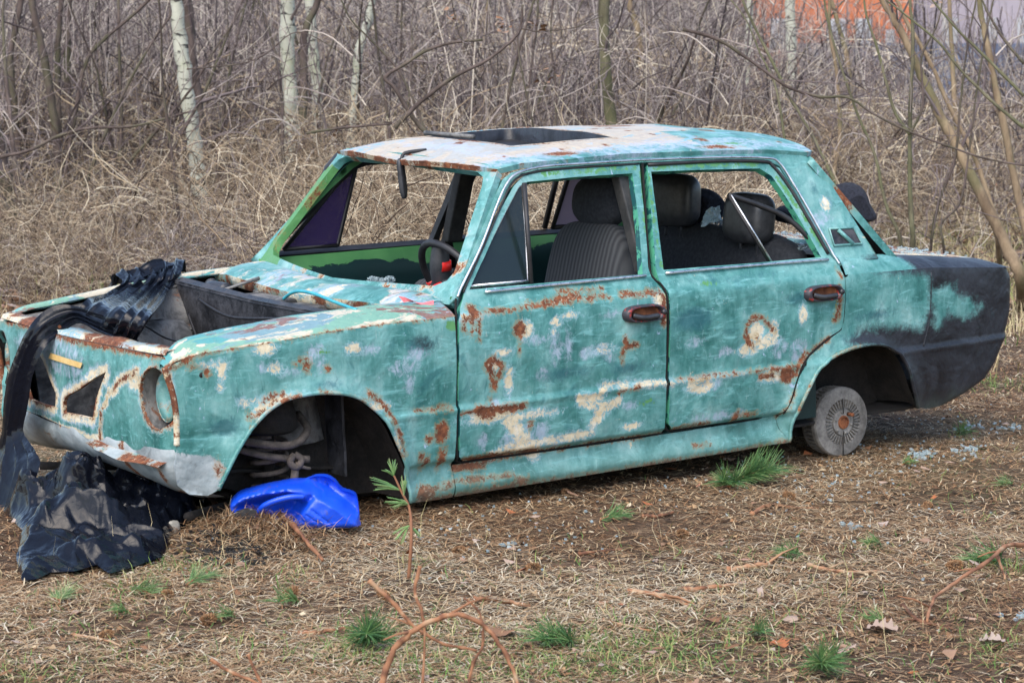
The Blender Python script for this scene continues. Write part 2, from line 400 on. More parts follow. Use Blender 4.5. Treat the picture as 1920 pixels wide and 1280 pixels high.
M['red'] = simple('red_tape', (.55, .012, .012), (.72, .03, .02), 25, .35, .3, .003)
M['pinktape'] = simple('torn_pink_tape', (.62, .10, .12), (.75, .25, .26), 18, .5, .3, .003)
M['yellow'] = simple('yellow_tape', (.62, .40, .13), (.74, .56, .26), 14, .6, .2, .002)
M['cable'] = simple('blue_hose', (.03, .28, .36), (.06, .40, .46), 25, .4, .2, .002)
M['fabric'] = simple('dark_seat_cloth', (.012, .015, .022), (.030, .035, .044), 70, .95, .5, .002)
M['fabric_rib'] = None
t = NT('ribbed_seat_cloth')
w = t.n('ShaderNodeTexWave', wave_type='BANDS', bands_direction='Y'); w.inputs['Scale'].default_value = 14; w.inputs['Distortion'].default_value = 1.2; t.L(t.co, w.inputs['Vector'])
M['fabric_rib'] = t.done(t.mix(w.outputs['Fac'], (.022, .025, .030), (.055, .060, .066)), .95, 0, t.bump(w.outputs['Fac'], .5, .003))
M['leather'] = simple('grey_leatherette', (.035, .038, .044), (.062, .066, .074), 40, .36, .35, .002)
M['felt'] = simple('black_felt', (.006, .007, .012), (.022, .025, .040), 90, 1.0, .9, .006)
def green_mat():
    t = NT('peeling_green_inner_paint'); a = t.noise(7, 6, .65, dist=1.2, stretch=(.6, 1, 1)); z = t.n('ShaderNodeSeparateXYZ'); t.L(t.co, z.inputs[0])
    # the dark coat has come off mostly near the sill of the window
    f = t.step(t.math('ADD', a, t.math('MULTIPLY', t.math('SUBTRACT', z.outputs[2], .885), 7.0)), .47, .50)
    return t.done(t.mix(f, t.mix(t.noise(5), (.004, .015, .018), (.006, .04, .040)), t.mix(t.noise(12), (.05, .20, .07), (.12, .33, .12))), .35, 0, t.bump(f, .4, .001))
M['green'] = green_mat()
def green2(name, th, c1=(.06, .22, .08), c2=(.14, .36, .16), dark=(.008, .03, .035)):
    t = NT(name); a = t.noise(9, 6, .7, dist=1.0)
    return t.done(t.mix(t.step(a, th, th + .03), t.mix(t.noise(14), c1, c2), dark), .4, 0, t.bump(a, .2, .003))
M['pillar_green'] = green2('green_pillar_paint', .60)
M['frame_paint'] = green2('window_frame_paint', .50, (.04, .30, .26), (.12, .42, .20), (.012, .09, .10))
def glass(name, col, rough=.05, alpha=.6):
    t = NT(name); n = t.noise(18, 5, .7)
    t.put(t.b.inputs['Alpha'], alpha)
    return t.done(col, t.fmix(n, rough, rough + .25), 0, None, spec=.5)
M['glass_tint'] = glass('purple_tinted_glass', (.045, .028, .13), alpha=.86)
M['glass_dark'] = glass('smoky_glass', (.012, .022, .025), alpha=.80)
M['glass_lav'] = glass('lilac_tinted_glass', (.42, .36, .55), alpha=.80)
t = NT('crushed_glass'); t.put(t.b.inputs['Alpha'], .55); M['shard'] = t.done(t.mix(t.noise(40), (.20, .30, .32), (.50, .60, .64)), .10, 0, None, spec=.9)
t = NT('crazed_glass'); M['crazed'] = t.done(t.mix(t.noise(90, 4, .8), (.16, .30, .32), (.62, .74, .76)), .25, 0, t.bump(t.noise(120, 3), .8, .004), spec=.8)
t = NT('black_polythene')
w1 = t.noise(9, 4, .6, dist=1.5); w2 = t.noise(34, 5, .6, dist=1.0)
v1 = t.n('ShaderNodeTexVoronoi', feature='F1', distance='EUCLIDEAN'); v1.inputs['Scale'].default_value = 30; v1.distance = 'MANHATTAN'; mpv = t.n('ShaderNodeMix', data_type='VECTOR'); mpv.inputs[0].default_value = .08; nzc = t.n('ShaderNodeTexNoise'); nzc.inputs['Scale'].default_value = 7; t.L(t.co, nzc.inputs['Vector']); t.L(t.co, mpv.inputs[4]); t.L(nzc.outputs['Color'], mpv.inputs[5]); t.L(mpv.outputs[1], v1.inputs['Vector'])
M['bag'] = t.done(t.mix(w2, (.002, .0025, .005), (.006, .008, .014)), t.fmix(w1, .10, .22), 0, t.bump(t.math('ADD', t.math('MULTIPLY', v1.outputs['Distance'], .35), t.math('MULTIPLY', w2, .12)), .45, .010), spec=.24)
t = NT('blue_polyethylene'); n = t.noise(7, 5, .6); d = t.step(t.noise(16, 6, .75, dist=.6), .56, .72)
M['can'] = t.done(t.mix(t.math('MULTIPLY', d, .65), t.mix(n, (.002, .035, .50), (.010, .10, .80)), (.10, .10, .11)), t.fmix(n, .26, .42), 0, t.bump(t.noise(12, 4), .35, .006), spec=.5)
# ================================================================ THE WRECKED CAR
car = empty('wrecked_car'); car.matrix_world = MAT_CAR
tag(car, 'abandoned turquoise saloon car wreck with no bonnet or front wheels, black painted tail', 'car')
YZ = np.array([[.10, .66], [.18, .742], [.20, .752], [.235, .758], [.26, .757], [.30, .770], [.33, .778], [.40, .789], [.50, .799], [.508, .804], [.518, .804], [.528, .794], [.60, .800], [.70, .805], [.80, .804], [.835, .800], [.850, .796],
               [.862, .785], [.88, .774], [.915, .752], [.93, .742]])
def dist2(x, z, cx, cz): return np.hypot(x - cx, z - cz)
def tailx(z): return np.interp(z, [.10, .26, .30, .35, .42, .52, .62, .76, .81, .90], [-2.80, -3.00, -3.13, -3.24, -3.30, -3.35, -3.375, -3.375, -3.345, -3.30])
def side_y(x, z):
    x = np.asarray(x, float); z = np.asarray(z, float)
    y = np.interp(z, YZ[:, 0], YZ[:, 1])
    y = np.where(z > .93, .742 - (z - .93) * .405 - .06 * (z - .93) * (z - .93), y)
    y = y - .055 * (np.maximum(x, -.1) + .1) ** 2 / .36
    y = y - .045 * (np.maximum(-2.6 - x, 0) / .75) ** 2
    sl = sstep(-2.16, -2.08, x) * sstep(-.34, -.38, x); y = y + sl * np.where(z < .335, np.interp(z, [.19, .205, .225, .25, .28, .315, .326, .335], [.002, .010, .014, .008, -.012, -.026, -.020, 0]), 0)
    y = y - .007 * np.exp(-((z - .513) / .013) ** 2) * sstep(-.30, -.24, x)
    for cx, cz, R in ((.005, .27, .362), (-2.445, .215, .345)):
        d = dist2(x, z, cx, cz) - R
        y = y + np.where(z < .93, .020 * np.exp(-(np.maximum(d, 0) / .040) ** 2), 0)
    return y
def dents(x, z, amp=1.0):
    p = np.stack([x, z], 1)
    return amp * (.010 * (fnoise(p, 4, 3) - .5) + .005 * (fnoise(p, 14, 9) - .5))
def f_side(D, amp=1.0):
    x, z = D[:, 0], D[:, 1]
    y = side_y(x, z) + dents(x, z, amp) * sstep(.2, .3, z)
    return np.stack([x, y, z], 1)
def f_quarter(D):
    """x runs on round the tail corner as arc length"""
    a, z = D[:, 0], D[:, 1]; r = .085; xt = tailx(z); xc = xt + r
    s = np.maximum(xc - a, 0); L = r * math.pi / 2
    th = np.clip(s / r, 0, math.pi / 2); yb = side_y(np.maximum(a, xc), z) + dents(a, z, .5)
    x = np.where(a > xc, a, xc - r * np.sin(th)); y = yb - r * (1 - np.cos(th)) - np.maximum(s - L, 0)
    return np.stack([x, y, z], 1)
def near(u, v):
    y = .79
    for _ in range(14):
        p = aty(u, v, y); y = float(side_y(p[0], p[2]))
    return np.array([p[0], p[2]])
def NP(pts): return [tuple(near(*p)) for p in pts]
def sd(p, kind, a):
    if kind == 'e':
        (cx, cz), rx, rz = a; q = np.stack([(p[:, 0] - cx) / rx, (p[:, 1] - cz) / rz], 1); return (1 - np.linalg.norm(q, axis=1)) * min(rx, rz)
    if kind == 'c': pts, r = a; return r - polydist(p, pts, False)
    poly = a; d = polydist(p, poly); return np.where(inpoly(p, poly), d, -d)
def shp(kind, *a):
    """a stain traced on the photographed flank, kept in body coordinates"""
    if kind == 'e':
        u, v, ru, rv = a; c = near(u, v); e1 = near(u + ru, v); e2 = near(u, v + rv)
        return ('e', (tuple(c), abs(e1[0] - c[0]), abs(e2[1] - c[1])))
    if kind == 'c': pts, r = a; return ('c', (NP(pts), r * .0021))
    return ('p', NP(a[0]))
WEAR = {'a_rust': [
  ('e', 975, 617, 11, 17), ('c', [(975, 630), (972, 665)], 2), ('c', [(912, 682), (925, 672), (942, 685), (938, 700)], 6), ('c', [(914, 682), (922, 700), (926, 722)], 7), ('c', [(924, 725), (922, 760)], 2.5),
  ('c', [(895, 770), (940, 767), (980, 762)], 8), ('c', [(905, 780), (925, 778)], 6), ('c', [(866, 862), (930, 855), (1000, 845)], 7), ('c', [(1000, 846), (1120, 829), (1240, 811)], 3),
  ('c', [(985, 574), (1040, 566), (1060, 558), (1100, 559), (1140, 555)], 4.5), ('c', [(1050, 563), (1085, 556)], 7), ('c', [(885, 582), (890, 590)], 9), ('c', [(868, 596), (905, 585), (985, 576)], 2.5), ('c', [(1165, 553), (1240, 548)], 4.5),
  ('c', [(1244, 560), (1246, 605)], 7), ('c', [(1045, 545), (1130, 540)], 2), ('c', [(1172, 634), (1176, 650), (1195, 645)], 6), ('e', 1168, 662, 4, 11), ('c', [(870, 605), (872, 618)], 4), ('c', [(885, 600), (885, 625)], 2), ('c', [(898, 600), (898, 640)], 1.5),
  ('c', [(1400, 612), (1412, 592), (1430, 597), (1450, 618)], 5), ('c', [(1400, 612), (1396, 632), (1412, 650)], 5), ('c', [(1420, 630), (1420, 640)], 3), ('e', 1476, 702, 15, 17), ('c', [(1425, 706), (1448, 702)], 5), ('c', [(1512, 660), (1500, 685), (1490, 705)], 5),
  ('c', [(1554, 634), (1520, 660), (1505, 680)], 4), ('c', [(1572, 540), (1574, 570), (1566, 600)], 6), ('c', [(1255, 805), (1330, 793)], 4), ('e', 1379, 782, 6, 7), ('e', 1404, 777, 10, 4), ('c', [(1456, 778), (1475, 765), (1490, 735)], 3), ('c', [(1270, 712), (1400, 697), (1500, 686)], 2.2),
  ('c', [(1160, 735), (1200, 725)], 3), ('c', [(865, 775), (900, 770)], 3), ('e', 828, 809, 13, 20), ('e', 803, 822, 7, 7), ('e', 789, 857, 6, 9), ('e', 798, 868, 7, 10), ('e', 828, 860, 8, 20), ('e', 815, 915, 26, 9), ('e', 800, 925, 16, 16), ('c', [(850, 875), (905, 872)], 7), ('c', [(785, 942), (860, 930), (960, 912)], 7), ('e', 978, 902, 13, 9),
  ('c', [(960, 912), (1180, 877), (1400, 842), (1480, 828)], 3), ('c', [(830, 905), (960, 890)], 3), ('c', [(780, 770), (845, 765)], 2.5), ('e', 830, 763, 12, 5), ('e', 995, 796, 5, 8), ('e', 575, 681, 6, 13), ('e', 614, 690, 7, 6), ('c', [(553, 682), (562, 675)], 3), ('e', 365, 689, 9, 4), ('e', 388, 698, 6, 6),
  ('c', [(312, 700), (318, 740), (322, 790)], 4), ('c', [(495, 752), (512, 741), (528, 738)], 4), ('e', 467, 780, 4, 8), ('c', [(690, 735), (722, 760), (745, 800), (758, 850)], 4), ('c', [(480, 780), (510, 757), (560, 742)], 3), ('c', [(600, 736), (690, 752)], 2),
  ('c', [(320, 690), (382, 660), (512, 638), (595, 622)], 3), ('c', [(595, 622), (732, 603), (846, 592)], 2), ('c', [(1567, 500), (1578, 520)], 3), ('c', [(1500, 770), (1520, 725), (1545, 690)], 3.5), ('c', [(1560, 670), (1610, 652)], 3), ('e', 885, 596, 14, 5), ('c', [(1300, 835), (1330, 833)], 2), ('e', 410, 880, 6, 10)],
 'a_cream': [
  ('e', 497, 651, 19, 11), ('e', 415, 690, 9, 13), ('e', 400, 683, 14, 4), ('e', 455, 754, 12, 7), ('e', 516, 690, 11, 10), ('e', 665, 652, 12, 9), ('e', 413, 725, 5, 8), ('p', [(1082, 742), (1130, 735), (1132, 765), (1120, 792), (1108, 795), (1118, 768), (1085, 762)]), ('c', [(1135, 762), (1112, 795)], 9), ('c', [(1160, 752), (1135, 765)], 7),
  ('c', [(955, 790), (985, 830), (1000, 850)], 13), ('c', [(925, 852), (960, 838), (990, 838)], 9), ('c', [(1000, 832), (1060, 820), (1110, 812)], 6), ('e', 985, 779, 40, 6), ('e', 1184, 800, 14, 6), ('e', 1043, 605, 8, 8), ('e', 1070, 591, 14, 5), ('e', 1038, 619, 5, 6), ('e', 955, 712, 6, 22), ('c', [(1130, 731), (1190, 722), (1250, 717)], 4), ('e', 1160, 718, 18, 4),
  ('e', 1312, 722, 24, 13), ('e', 1448, 704, 22, 12), ('c', [(1395, 655), (1425, 648), (1440, 635)], 11), ('e', 1418, 625, 15, 18), ('c', [(1450, 610), (1452, 640)], 7), ('e', 1238, 562, 13, 14), ('e', 880, 594, 22, 6), ('e', 1549, 383, 8, 12), ('e', 525, 747, 30, 7), ('c', [(480, 775), (515, 752)], 5), ('e', 930, 680, 6, 12), ('e', 1505, 590, 6, 14), ('e', 925, 775, 45, 14), ('e', 985, 617, 12, 16),
  ('e', 705, 762, 20, 6), ('e', 745, 830, 6, 22), ('e', 316, 735, 9, 30), ('e', 322, 815, 6, 14), ('e', 945, 660, 14, 5), ('e', 1260, 720, 6, 4), ('c', [(1270, 716), (1340, 706), (1400, 700)], 2), ('e', 890, 788, 20, 4), ('e', 1130, 655, 18, 5)],
 'a_lav': [
  ('e', 590, 662, 17, 14), ('e', 600, 685, 8, 14), ('e', 760, 688, 26, 14), ('e', 782, 665, 18, 12), ('e', 768, 715, 9, 20), ('e', 615, 764, 12, 9), ('e', 545, 758, 14, 9), ('e', 1040, 650, 12, 32), ('c', [(1095, 662), (1130, 656), (1145, 668)], 9), ('e', 1000, 638, 16, 7), ('e', 1065, 650, 6, 28), ('e', 1335, 718, 16, 12), ('e', 1462, 652, 14, 18), ('e', 1498, 656, 16, 22), ('e', 1340, 781, 42, 7), ('e', 1015, 700, 10, 12), ('e', 1180, 760, 12, 8), ('e', 1540, 410, 18, 14), ('e', 490, 690, 10, 9), ('e', 545, 700, 12, 6), ('e', 1300, 640, 14, 9), ('e', 1042, 830, 14, 12), ('e', 905, 830, 8, 14), ('e', 1145, 590, 16, 6), ('e', 1360, 660, 18, 6), ('e', 690, 655, 20, 7), ('e', 985, 820, 45, 25), ('e', 930, 760, 8, 14)],
 'a_deep': [('e', 786, 646, 36, 17), ('e', 1527, 352, 8, 18), ('e', 1556, 378, 9, 16), ('e', 620, 720, 30, 10), ('e', 420, 800, 40, 20), ('e', 1300, 600, 40, 25), ('e', 1060, 700, 60, 14), ('e', 1180, 690, 40, 12), ('e', 1640, 590, 40, 10), ('e', 1500, 560, 30, 14), ('c', [(1290, 528), (1360, 524), (1450, 512)], 3), ('c', [(1345, 297), (1500, 292)], 4)],
 'a_green': [('c', [(1020, 326), (1100, 321), (1190, 314)], 2.5), ('c', [(1228, 314), (1300, 309), (1420, 308)], 3), ('c', [(1203, 325), (1210, 430)], 3), ('c', [(1216, 330), (1228, 430), (1240, 500)], 3), ('c', [(1452, 326), (1500, 395), (1540, 460)], 2.5), ('e', 845, 610, 10, 9), ('c', [(1248, 548), (1252, 575)], 3), ('e', 1325, 531, 8, 3), ('e', 605, 660, 7, 3), ('c', [(1570, 560), (1563, 600)], 2), ('e', 1212, 755, 10, 4)],
 'a_black': [('p', [(1628, 488), (1660, 470), (1920, 480), (1920, 800), (1700, 800), (1700, 700), (1660, 655), (1600, 648), (1592, 640), (1618, 618), (1690, 612), (1726, 618), (1744, 580), (1741, 520), (1700, 512), (1640, 508)]), ('c', [(785, 640), (800, 650)], 3)],
 'a_grey': [('p', [(300, 830), (345, 850), (400, 858), (420, 870), (405, 930), (330, 950), (280, 900)])],
}
WEAR = {k: [shp(*q) for q in v] for k, v in WEAR.items()}
WEAR['a_black'].append(('minusp', NP([(1752, 545), (1790, 545), (1842, 575), (1815, 588), (1780, 590), (1756, 618)])))
def encode(d, w=.03): return np.clip(.5 + d / (2 * w), 0, 1)
def wear(V, P=None):
    out = {}
    for k, L in WEAR.items():
        d = np.full(len(V), -1.0)
        for kind, a in L:
            if kind == 'minusp': d = np.minimum(d, -sd(V, 'p', a) - .01 + (fnoise(V, 18, 3) - .5) * .06); continue
            d = np.maximum(d, sd(V, kind, a))
        out[k] = encode(d, .03 if k != 'a_black' else .07)
    return out
def far_wear(V, P=None): return {'a_rust': encode(-np.full(len(V), .5)), 'a_black': encode(-2.75 - V[:, 0], .07)}
H = .011; HF = .03
ARCHF = [(409, 918), (433, 869), (457, 825), (492, 780), (526, 754), (561, 742), (612, 736), (664, 742), (698, 763), (726, 790), (746, 832), (763, 887), (769, 942)]
ARCHR = [(1479, 829), (1497, 770), (1518, 725), (1538, 689), (1571, 664), (1611, 649), (1652, 646), (1684, 660), (1703, 689), (1713, 729), (1721, 764)]
def zc(x): return np.interp(x, [-3.37, -3.314, -2.846, -2.38, -.55, -.3, 0, .15, .41, .50, .534], [.795, .807, .843, .850, .846, .845, .835, .823, .806, .785, .762])
DOORX = -.566
fender = [(DOORX + .006, .31), (DOORX + .006, .846)] + [(x, float(zc(x))) for x in np.linspace(-.50, .52, 18)] + [(.531, .765), (.519, .72), (.505, .66), (.497, .60), (.497, .54), (.50, .50), (.512, .44), (.50, .37), (.46, .335), (.40, .325)] \
    + [tuple(p) for p in spline([tuple(near(*p)) for p in ARCHF], 4)] + [(-.392, .20), (-.45, .194), (-.50, .195), (-.56, .196), (-.566, .28)]
SILL = [(-.568, .196), (-.83, .199), (-1.343, .204), (-1.89, .208), (-2.10, .215)]
doorF = NP([(861, 856), (867, 864)]) + NP([(1000, 846), (1240, 811), (1246, 804), (1251, 720), (1249, 650), (1248, 552), (1240, 540), (1222, 520), (1215, 500), (1207, 400), (1199, 309), (1100, 314), (1020, 321), (982, 330), (964, 348), (940, 390), (908, 460), (872, 540), (869, 556), (863, 575), (859.5, 600), (859, 720)])
holeF = NP([(880, 543), (990, 533), (1205, 514), (1197, 420), (1186, 325), (1080, 332), (990, 341), (974, 349), (950, 392), (918, 460)])
doorR = NP([(1256, 806), (1330, 796), (1400, 786), (1455, 778)] + [tuple(p) for p in spline([(1455, 778), (1472, 769), (1482, 751), (1496, 706), (1516, 666), (1552, 634), (1576, 617), (1581, 599)], 4)][1:] + [(1584, 560), (1583, 522), (1572, 496), (1560, 483), (1540, 447), (1510, 398), (1484, 350), (1462, 316), (1440, 305), (1420, 304), (1300, 305), (1214, 310), (1222, 420), (1229, 500), (1236, 525), (1252, 545), (1256, 650), (1257, 720), (1254, 795)])
holeR = NP([(1244, 506), (1400, 494), (1540, 482), (1522, 450), (1496, 405), (1468, 360), (1447, 330), (1425, 316), (1330, 318), (1221, 322), (1233, 420)])
archR_n = [tuple(p) for p in spline([tuple(near(*p)) for p in ARCHR], 4)]
quarter = [(-2.10, .215)] + archR_n + [(-2.86, .262), (-2.98, .262), (-3.16, .262), (-3.40, .262), (-3.50, .262), (-3.9, .262), (-3.9, .80)] + [(-3.50, .80), (-3.40, .80), (-3.34, .805)] + [(x, float(zc(x))) for x in np.linspace(-3.28, -2.50, 10)] + [(-2.43, .850), (-2.403, .85)]
_dr = NP([(1585, 522), (1586, 560), (1583, 600), (1578, 619), (1554, 637), (1519, 668), (1499, 707), (1485, 752), (1474, 772), (1456, 781)])
quarter += _dr + [(-2.06, .327), (-2.07, .27)]
sill_o = [(-.568, .196), (-.83, .199), (-1.343, .204), (-1.89, .208), (-2.10, .215), (-2.068, .27), (-2.06, .322)] + [tuple(near(u, v)) for u, v in [(1400, 790), (1257, 812), (1130, 832), (1000, 850), (866, 869)]] + [(-.566, .31)]
# C pillar, roof rail and A pillar side: one frame round both doors
frame_o = NP([(853, 562), (870, 520), (892, 466), (915, 410), (935, 357), (946, 335), (960, 324), (1020, 308), (1200, 294), (1345, 289), (1440, 287), (1500, 291), (1524, 296), (1564, 351), (1603, 412), (1649, 484), (1602, 493), (1574, 499),
               (1556, 470), (1514, 398), (1488, 350), (1464, 312), (1440, 301), (1420, 300), (1300, 301), (1205, 305), (1100, 310), (1018, 317), (978, 326), (960, 344), (936, 388), (904, 458), (869, 540), (860, 562)])
for sgn in (1, -1):
    nearside = sgn > 0; h = H if nearside else HF; wr = wear if nearside else far_wear; pm = M['paint']
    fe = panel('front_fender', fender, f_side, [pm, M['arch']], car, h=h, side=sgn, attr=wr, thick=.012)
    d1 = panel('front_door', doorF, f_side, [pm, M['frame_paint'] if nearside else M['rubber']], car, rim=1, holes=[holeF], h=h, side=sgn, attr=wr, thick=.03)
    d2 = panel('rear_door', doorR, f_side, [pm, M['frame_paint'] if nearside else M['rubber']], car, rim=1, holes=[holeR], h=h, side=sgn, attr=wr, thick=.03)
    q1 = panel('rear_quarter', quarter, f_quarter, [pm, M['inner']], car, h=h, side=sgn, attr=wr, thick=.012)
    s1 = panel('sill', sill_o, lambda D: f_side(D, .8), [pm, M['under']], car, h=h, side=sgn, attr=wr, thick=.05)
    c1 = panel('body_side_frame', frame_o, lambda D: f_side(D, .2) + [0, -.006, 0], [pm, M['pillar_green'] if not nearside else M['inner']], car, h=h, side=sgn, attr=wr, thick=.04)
    if nearside: fe['label'] = 'turquoise front fender with cream and rust patches'; d1['label'] = 'front door with rust streaks under the belt line'; d2['label'] = 'rear door with a rusty ring'; q1['label'] = 'rear quarter sprayed matt black'
    # shoulder of fender and tail, crowned and worn through
    for nm, xs, inner, matn in (('fender_top', np.linspace(-.566, .531, 100 if nearside else 40), None, 'paint_top'), ('tail_shoulder', np.linspace(-2.388, -3.34, 60 if nearside else 24), None, 'paint')):
        R = []; AT = []
        for x in xs:
            y0 = float(side_y(x, zc(x))); z0 = float(zc(x))
            if nm == 'fender_top':
                yi = np.interp(x, [-.566, -.4, 0, .3, .46, .531], [.655, .64, .635, .635, .655, .70]); zi = z0 + np.interp(x, [-.566, -.4, 0, .25, .45, .531], [.045, .048, .050, .048, .040, .012])
            else:
                yi = np.interp(x, [-3.34, -3.2, -2.80, -2.72, -2.40], [.62, .645, .655, .70, .735]); zi = z0 + np.interp(x, [-3.34, -3.25, -2.74, -2.66, -2.40], [.012, .030, .045, .060, .070])
            row = [];
            for k in range(12):
                tt = k / 11; row.append((x, y0 + (yi - y0) * tt, z0 + (zi - z0) * math.sin(tt * math.pi / 2) ** .9))
            row.append((x, yi - .002, zi - .018)); R.append(row)
        R = np.array(R); R[..., 1] *= sgn; R = twist(R)
        mb = MB(); fl = (nm == 'fender_top') == (sgn > 0)
        X = R[..., 0].reshape(-1); aw = {}
        if nm == 'fender_top': aw = {'a_top': np.ones(len(X)) * .9, 'a_rust': encode(np.maximum(.006 - np.abs(R[..., 1] * sgn - side_y(R[..., 0], zc(R[..., 0]))).reshape(-1), -.05) + .03 * (fnoise(R.reshape(-1, 3), 6, 5) - .62))}
        else: aw = {'a_black': encode(-2.76 - X, .06)}
        mb.grid(R, 0, flip=fl, **aw); mb.build(nm, [M[matn]], fe if nm == 'fender_top' else q1)
# ---- raised lips round the wheel openings and wheel housings
def lip(nm, pts, par, sgn, r=.0075):
    P = np.array([[p[0], float(side_y(p[0], p[1])) + .002, p[1]] for p in pts]); P[:, 1] *= sgn
    mb = MB(); w = {}
    if sgn > 0: w = {k: np.repeat(v, 6) for k, v in wear(np.array(pts)).items()}
    mb.tube(P, r, 6, 0, **w); return mb.build(nm, [M['paint']], par)
for o in [c for c in car.children if c.name.startswith(('front_fender', 'rear_quarter'))]:
    sg = 1 if np.mean([v.co.y for v in o.data.vertices[:200]]) > 0 else -1
    fr = o.name.startswith('front_fender')
    pts = spline([tuple(near(*p)) for p in (ARCHF if fr else ARCHR)], 5)
    lip('arch_lip', pts, o, sg)
    # housing: outline pushed inwards and closed
    cx, cz = (.005, .27) if fr else (-2.445, .215); yin = .525 if fr else .54
    P = np.array([tuple(p) for p in pts]); rows = []
    for tt in np.linspace(0, 1, 7):
        g = 1 + .10 * math.sin(tt * math.pi) - .0 * tt
        rows.append(np.stack([cx + (P[:, 0] - cx) * g, np.full(len(P), (.775 + (yin - .775) * tt) * sg), cz + (P[:, 1] - cz) * g], 1))
    rows = np.array(rows); rows += (fnoise(rows.reshape(-1, 3), 12, 4).reshape(rows.shape[:2])[..., None] - .5) * .012
    mb = MB(); mb.grid(rows, 0)
    c = np.array([cx, yin * sg, cz - .05]); b = mb.n; mb.add(np.concatenate([rows[-1], [c]]), np.array([[i, i + 1, len(P)] for i in range(len(P) - 1)]), 0)
    mb.build('wheel_housing', [M['arch']], o)
# ---- front panel
def fx(y, z): return -.034 * sstep(.67, .75, np.abs(y)) * sstep(.76, .70, z) + .522 + .042 * (1 - (y / .74) ** 2) - .015 * np.maximum(z - .74, 0) / .07 - .10 * np.maximum(.50 - z, 0)
def f_front(D):
    y, z = D[:, 0], D[:, 1]; x = fx(y, z)
    x = x + .006 * (fnoise(D, 7, 2) - .5)
    d = np.hypot(y - .655, (z - .655)); x = x - .0 * d
    return np.stack([x, y, z], 1)
def fr(u, v):
    x = .55
    for _ in range(10): p = atx(u, v, x); x = float(fx(p[1], p[2]))
    return (p[1], p[2])
FR = lambda L: [fr(*p) for p in L]
op1 = FR([(65, 650), (80, 676), (97, 722), (104, 738), (103, 764), (78, 756), (56, 748), (50, 723), (56, 684)])
op2 = FR([(124, 742), (150, 728), (177, 708), (199, 697), (190, 720), (180, 748), (174, 784), (147, 778), (119, 773), (119, 752)])
hc = (.652, .655); hlr = [(hc[0] + .092 * math.cos(a), hc[1] + .104 * math.sin(a)) for a in np.linspace(0, 2 * math.pi, 32)[:-1]]
yL = op1[0][0] - .04
front_o = [(-.735, .79), (-.5, .80), (0, .80), (.5, .80), (.70, .797), (.742, .770)] + [(.748, .70), (.745, .60), (.738, .52), (.73, .47), (.60, .465), (.40, .455), (.22, .452), (.0, .475), (-.25, .49), (-.50, .485), (-.735, .48)]
front_o = front_o[::-1]
hlf = [(-a, b) for a, b in hlr][::-1]
def front_attr(V, P):
    op = np.minimum(polydist(V, op1), polydist(V, op2)); seam = polydist(V, FR([(188, 825), (190, 775), (205, 735), (225, 715), (262, 692)]), False)
    hd = np.abs(np.hypot((V[:, 0] - hc[0]) / .088, (V[:, 1] - hc[1]) / .098) - 1) * .09
    n = fnoise(V, 16, 8); n2 = fnoise(V, 9, 15)
    cream = np.maximum.reduce([.022 - op + (n - .5) * .02, .016 - seam + (n - .55) * .03, .012 - hd + (n - .6) * .02, sd(V, 'p', FR([(253, 690), (264, 682), (267, 735), (245, 730), (240, 720)])), np.where(V[:, 1] < .49, .02 - np.abs(V[:, 1] - .47), -.1) + (n2 - .5) * .05 - .1 * (V[:, 0] > .25)])
    tape = sd(V, 'p', FR([(98, 661), (158, 680), (154, 690), (94, 671)]))
    rust = np.maximum.reduce([.004 - op + (n2 - .5) * .03, .006 - seam + (n2 - .5) * .03, .006 - hd + (n2 - .45) * .03, .010 - np.abs(V[:, 1] - .80) + (n - .4) * .02])
    grey = np.where(V[:, 1] < .47, .0, -.2)
    lav = np.maximum(.035 - op + (n - .5) * .03, sd(V, 'e', ((-.12, .73), .34, .07)) + (n2 - .55) * .06)
    return {'a_cream': encode(cream), 'a_rust': encode(rust), 'a_lav': encode(lav)}
fp = panel('front_panel', front_o, f_front, [M['paint'], M['bay_grey']], car, holes=[op1, op2, hlr, hlf], h=.011, hint=(1, 0, 0), attr=front_attr, thick=.012)
# rusty folded flange along the top of the front panel
mb = MB(); ys = np.linspace(-.70, .70, 70); R = []
for y in ys:
    x = float(fx(y, .80)); w = .010 * (vnoise([[y, 0, 0]], 9)[0] - .5)
    R.append([(x - .004, y, .802), (x - .012, y, .815 + w * .4), (x - .035, y, .818 + w), (x - .058 + w * .5, y, .822 + w), (x - .060 + w, y, .800)])
R = np.array(R); nz = fnoise(R.reshape(-1, 3), 8, 21).reshape(R.shape[:2])
mb.grid(R, 0, flip=False, a_rust=encode((nz - .47) * .12), a_cream=encode((nz.T[::-1].T - .52) * .1 + .01), a_lav=encode(np.full(nz.shape, .02)))
mb.build('top_flange', [M['paint']], fp)
# bent rusty bracket and tape
mb = MB(); p = [twist(atx(u, v, .53)) for u, v in ((58, 624), (75, 612), (92, 607), (112, 612))]
mb.tube([p[0], p[1], p[2], p[3]], [.006, .010, .011, .007], 5); mb.build('bent_bracket', [M['rust']], fp, angle=30)
mb = MB(); Y, Z = zip(*FR([(98, 661), (158, 680), (154, 690), (94, 671)]))
C4 = np.array([[fx(y, z) + .006, y, z] for y, z in zip(Y, Z)]); g = np.array([[C4[0] * (1 - s) + C4[1] * s for s in np.linspace(0, 1, 9)], [C4[3] * (1 - s) + C4[2] * s for s in np.linspace(0, 1, 9)]])
g[:, :, 0] = fx(g[:, :, 1], g[:, :, 2]) + .007; mb.grid(g, 0); mb.build('yellow_tape_strip', [M['yellow']], fp)
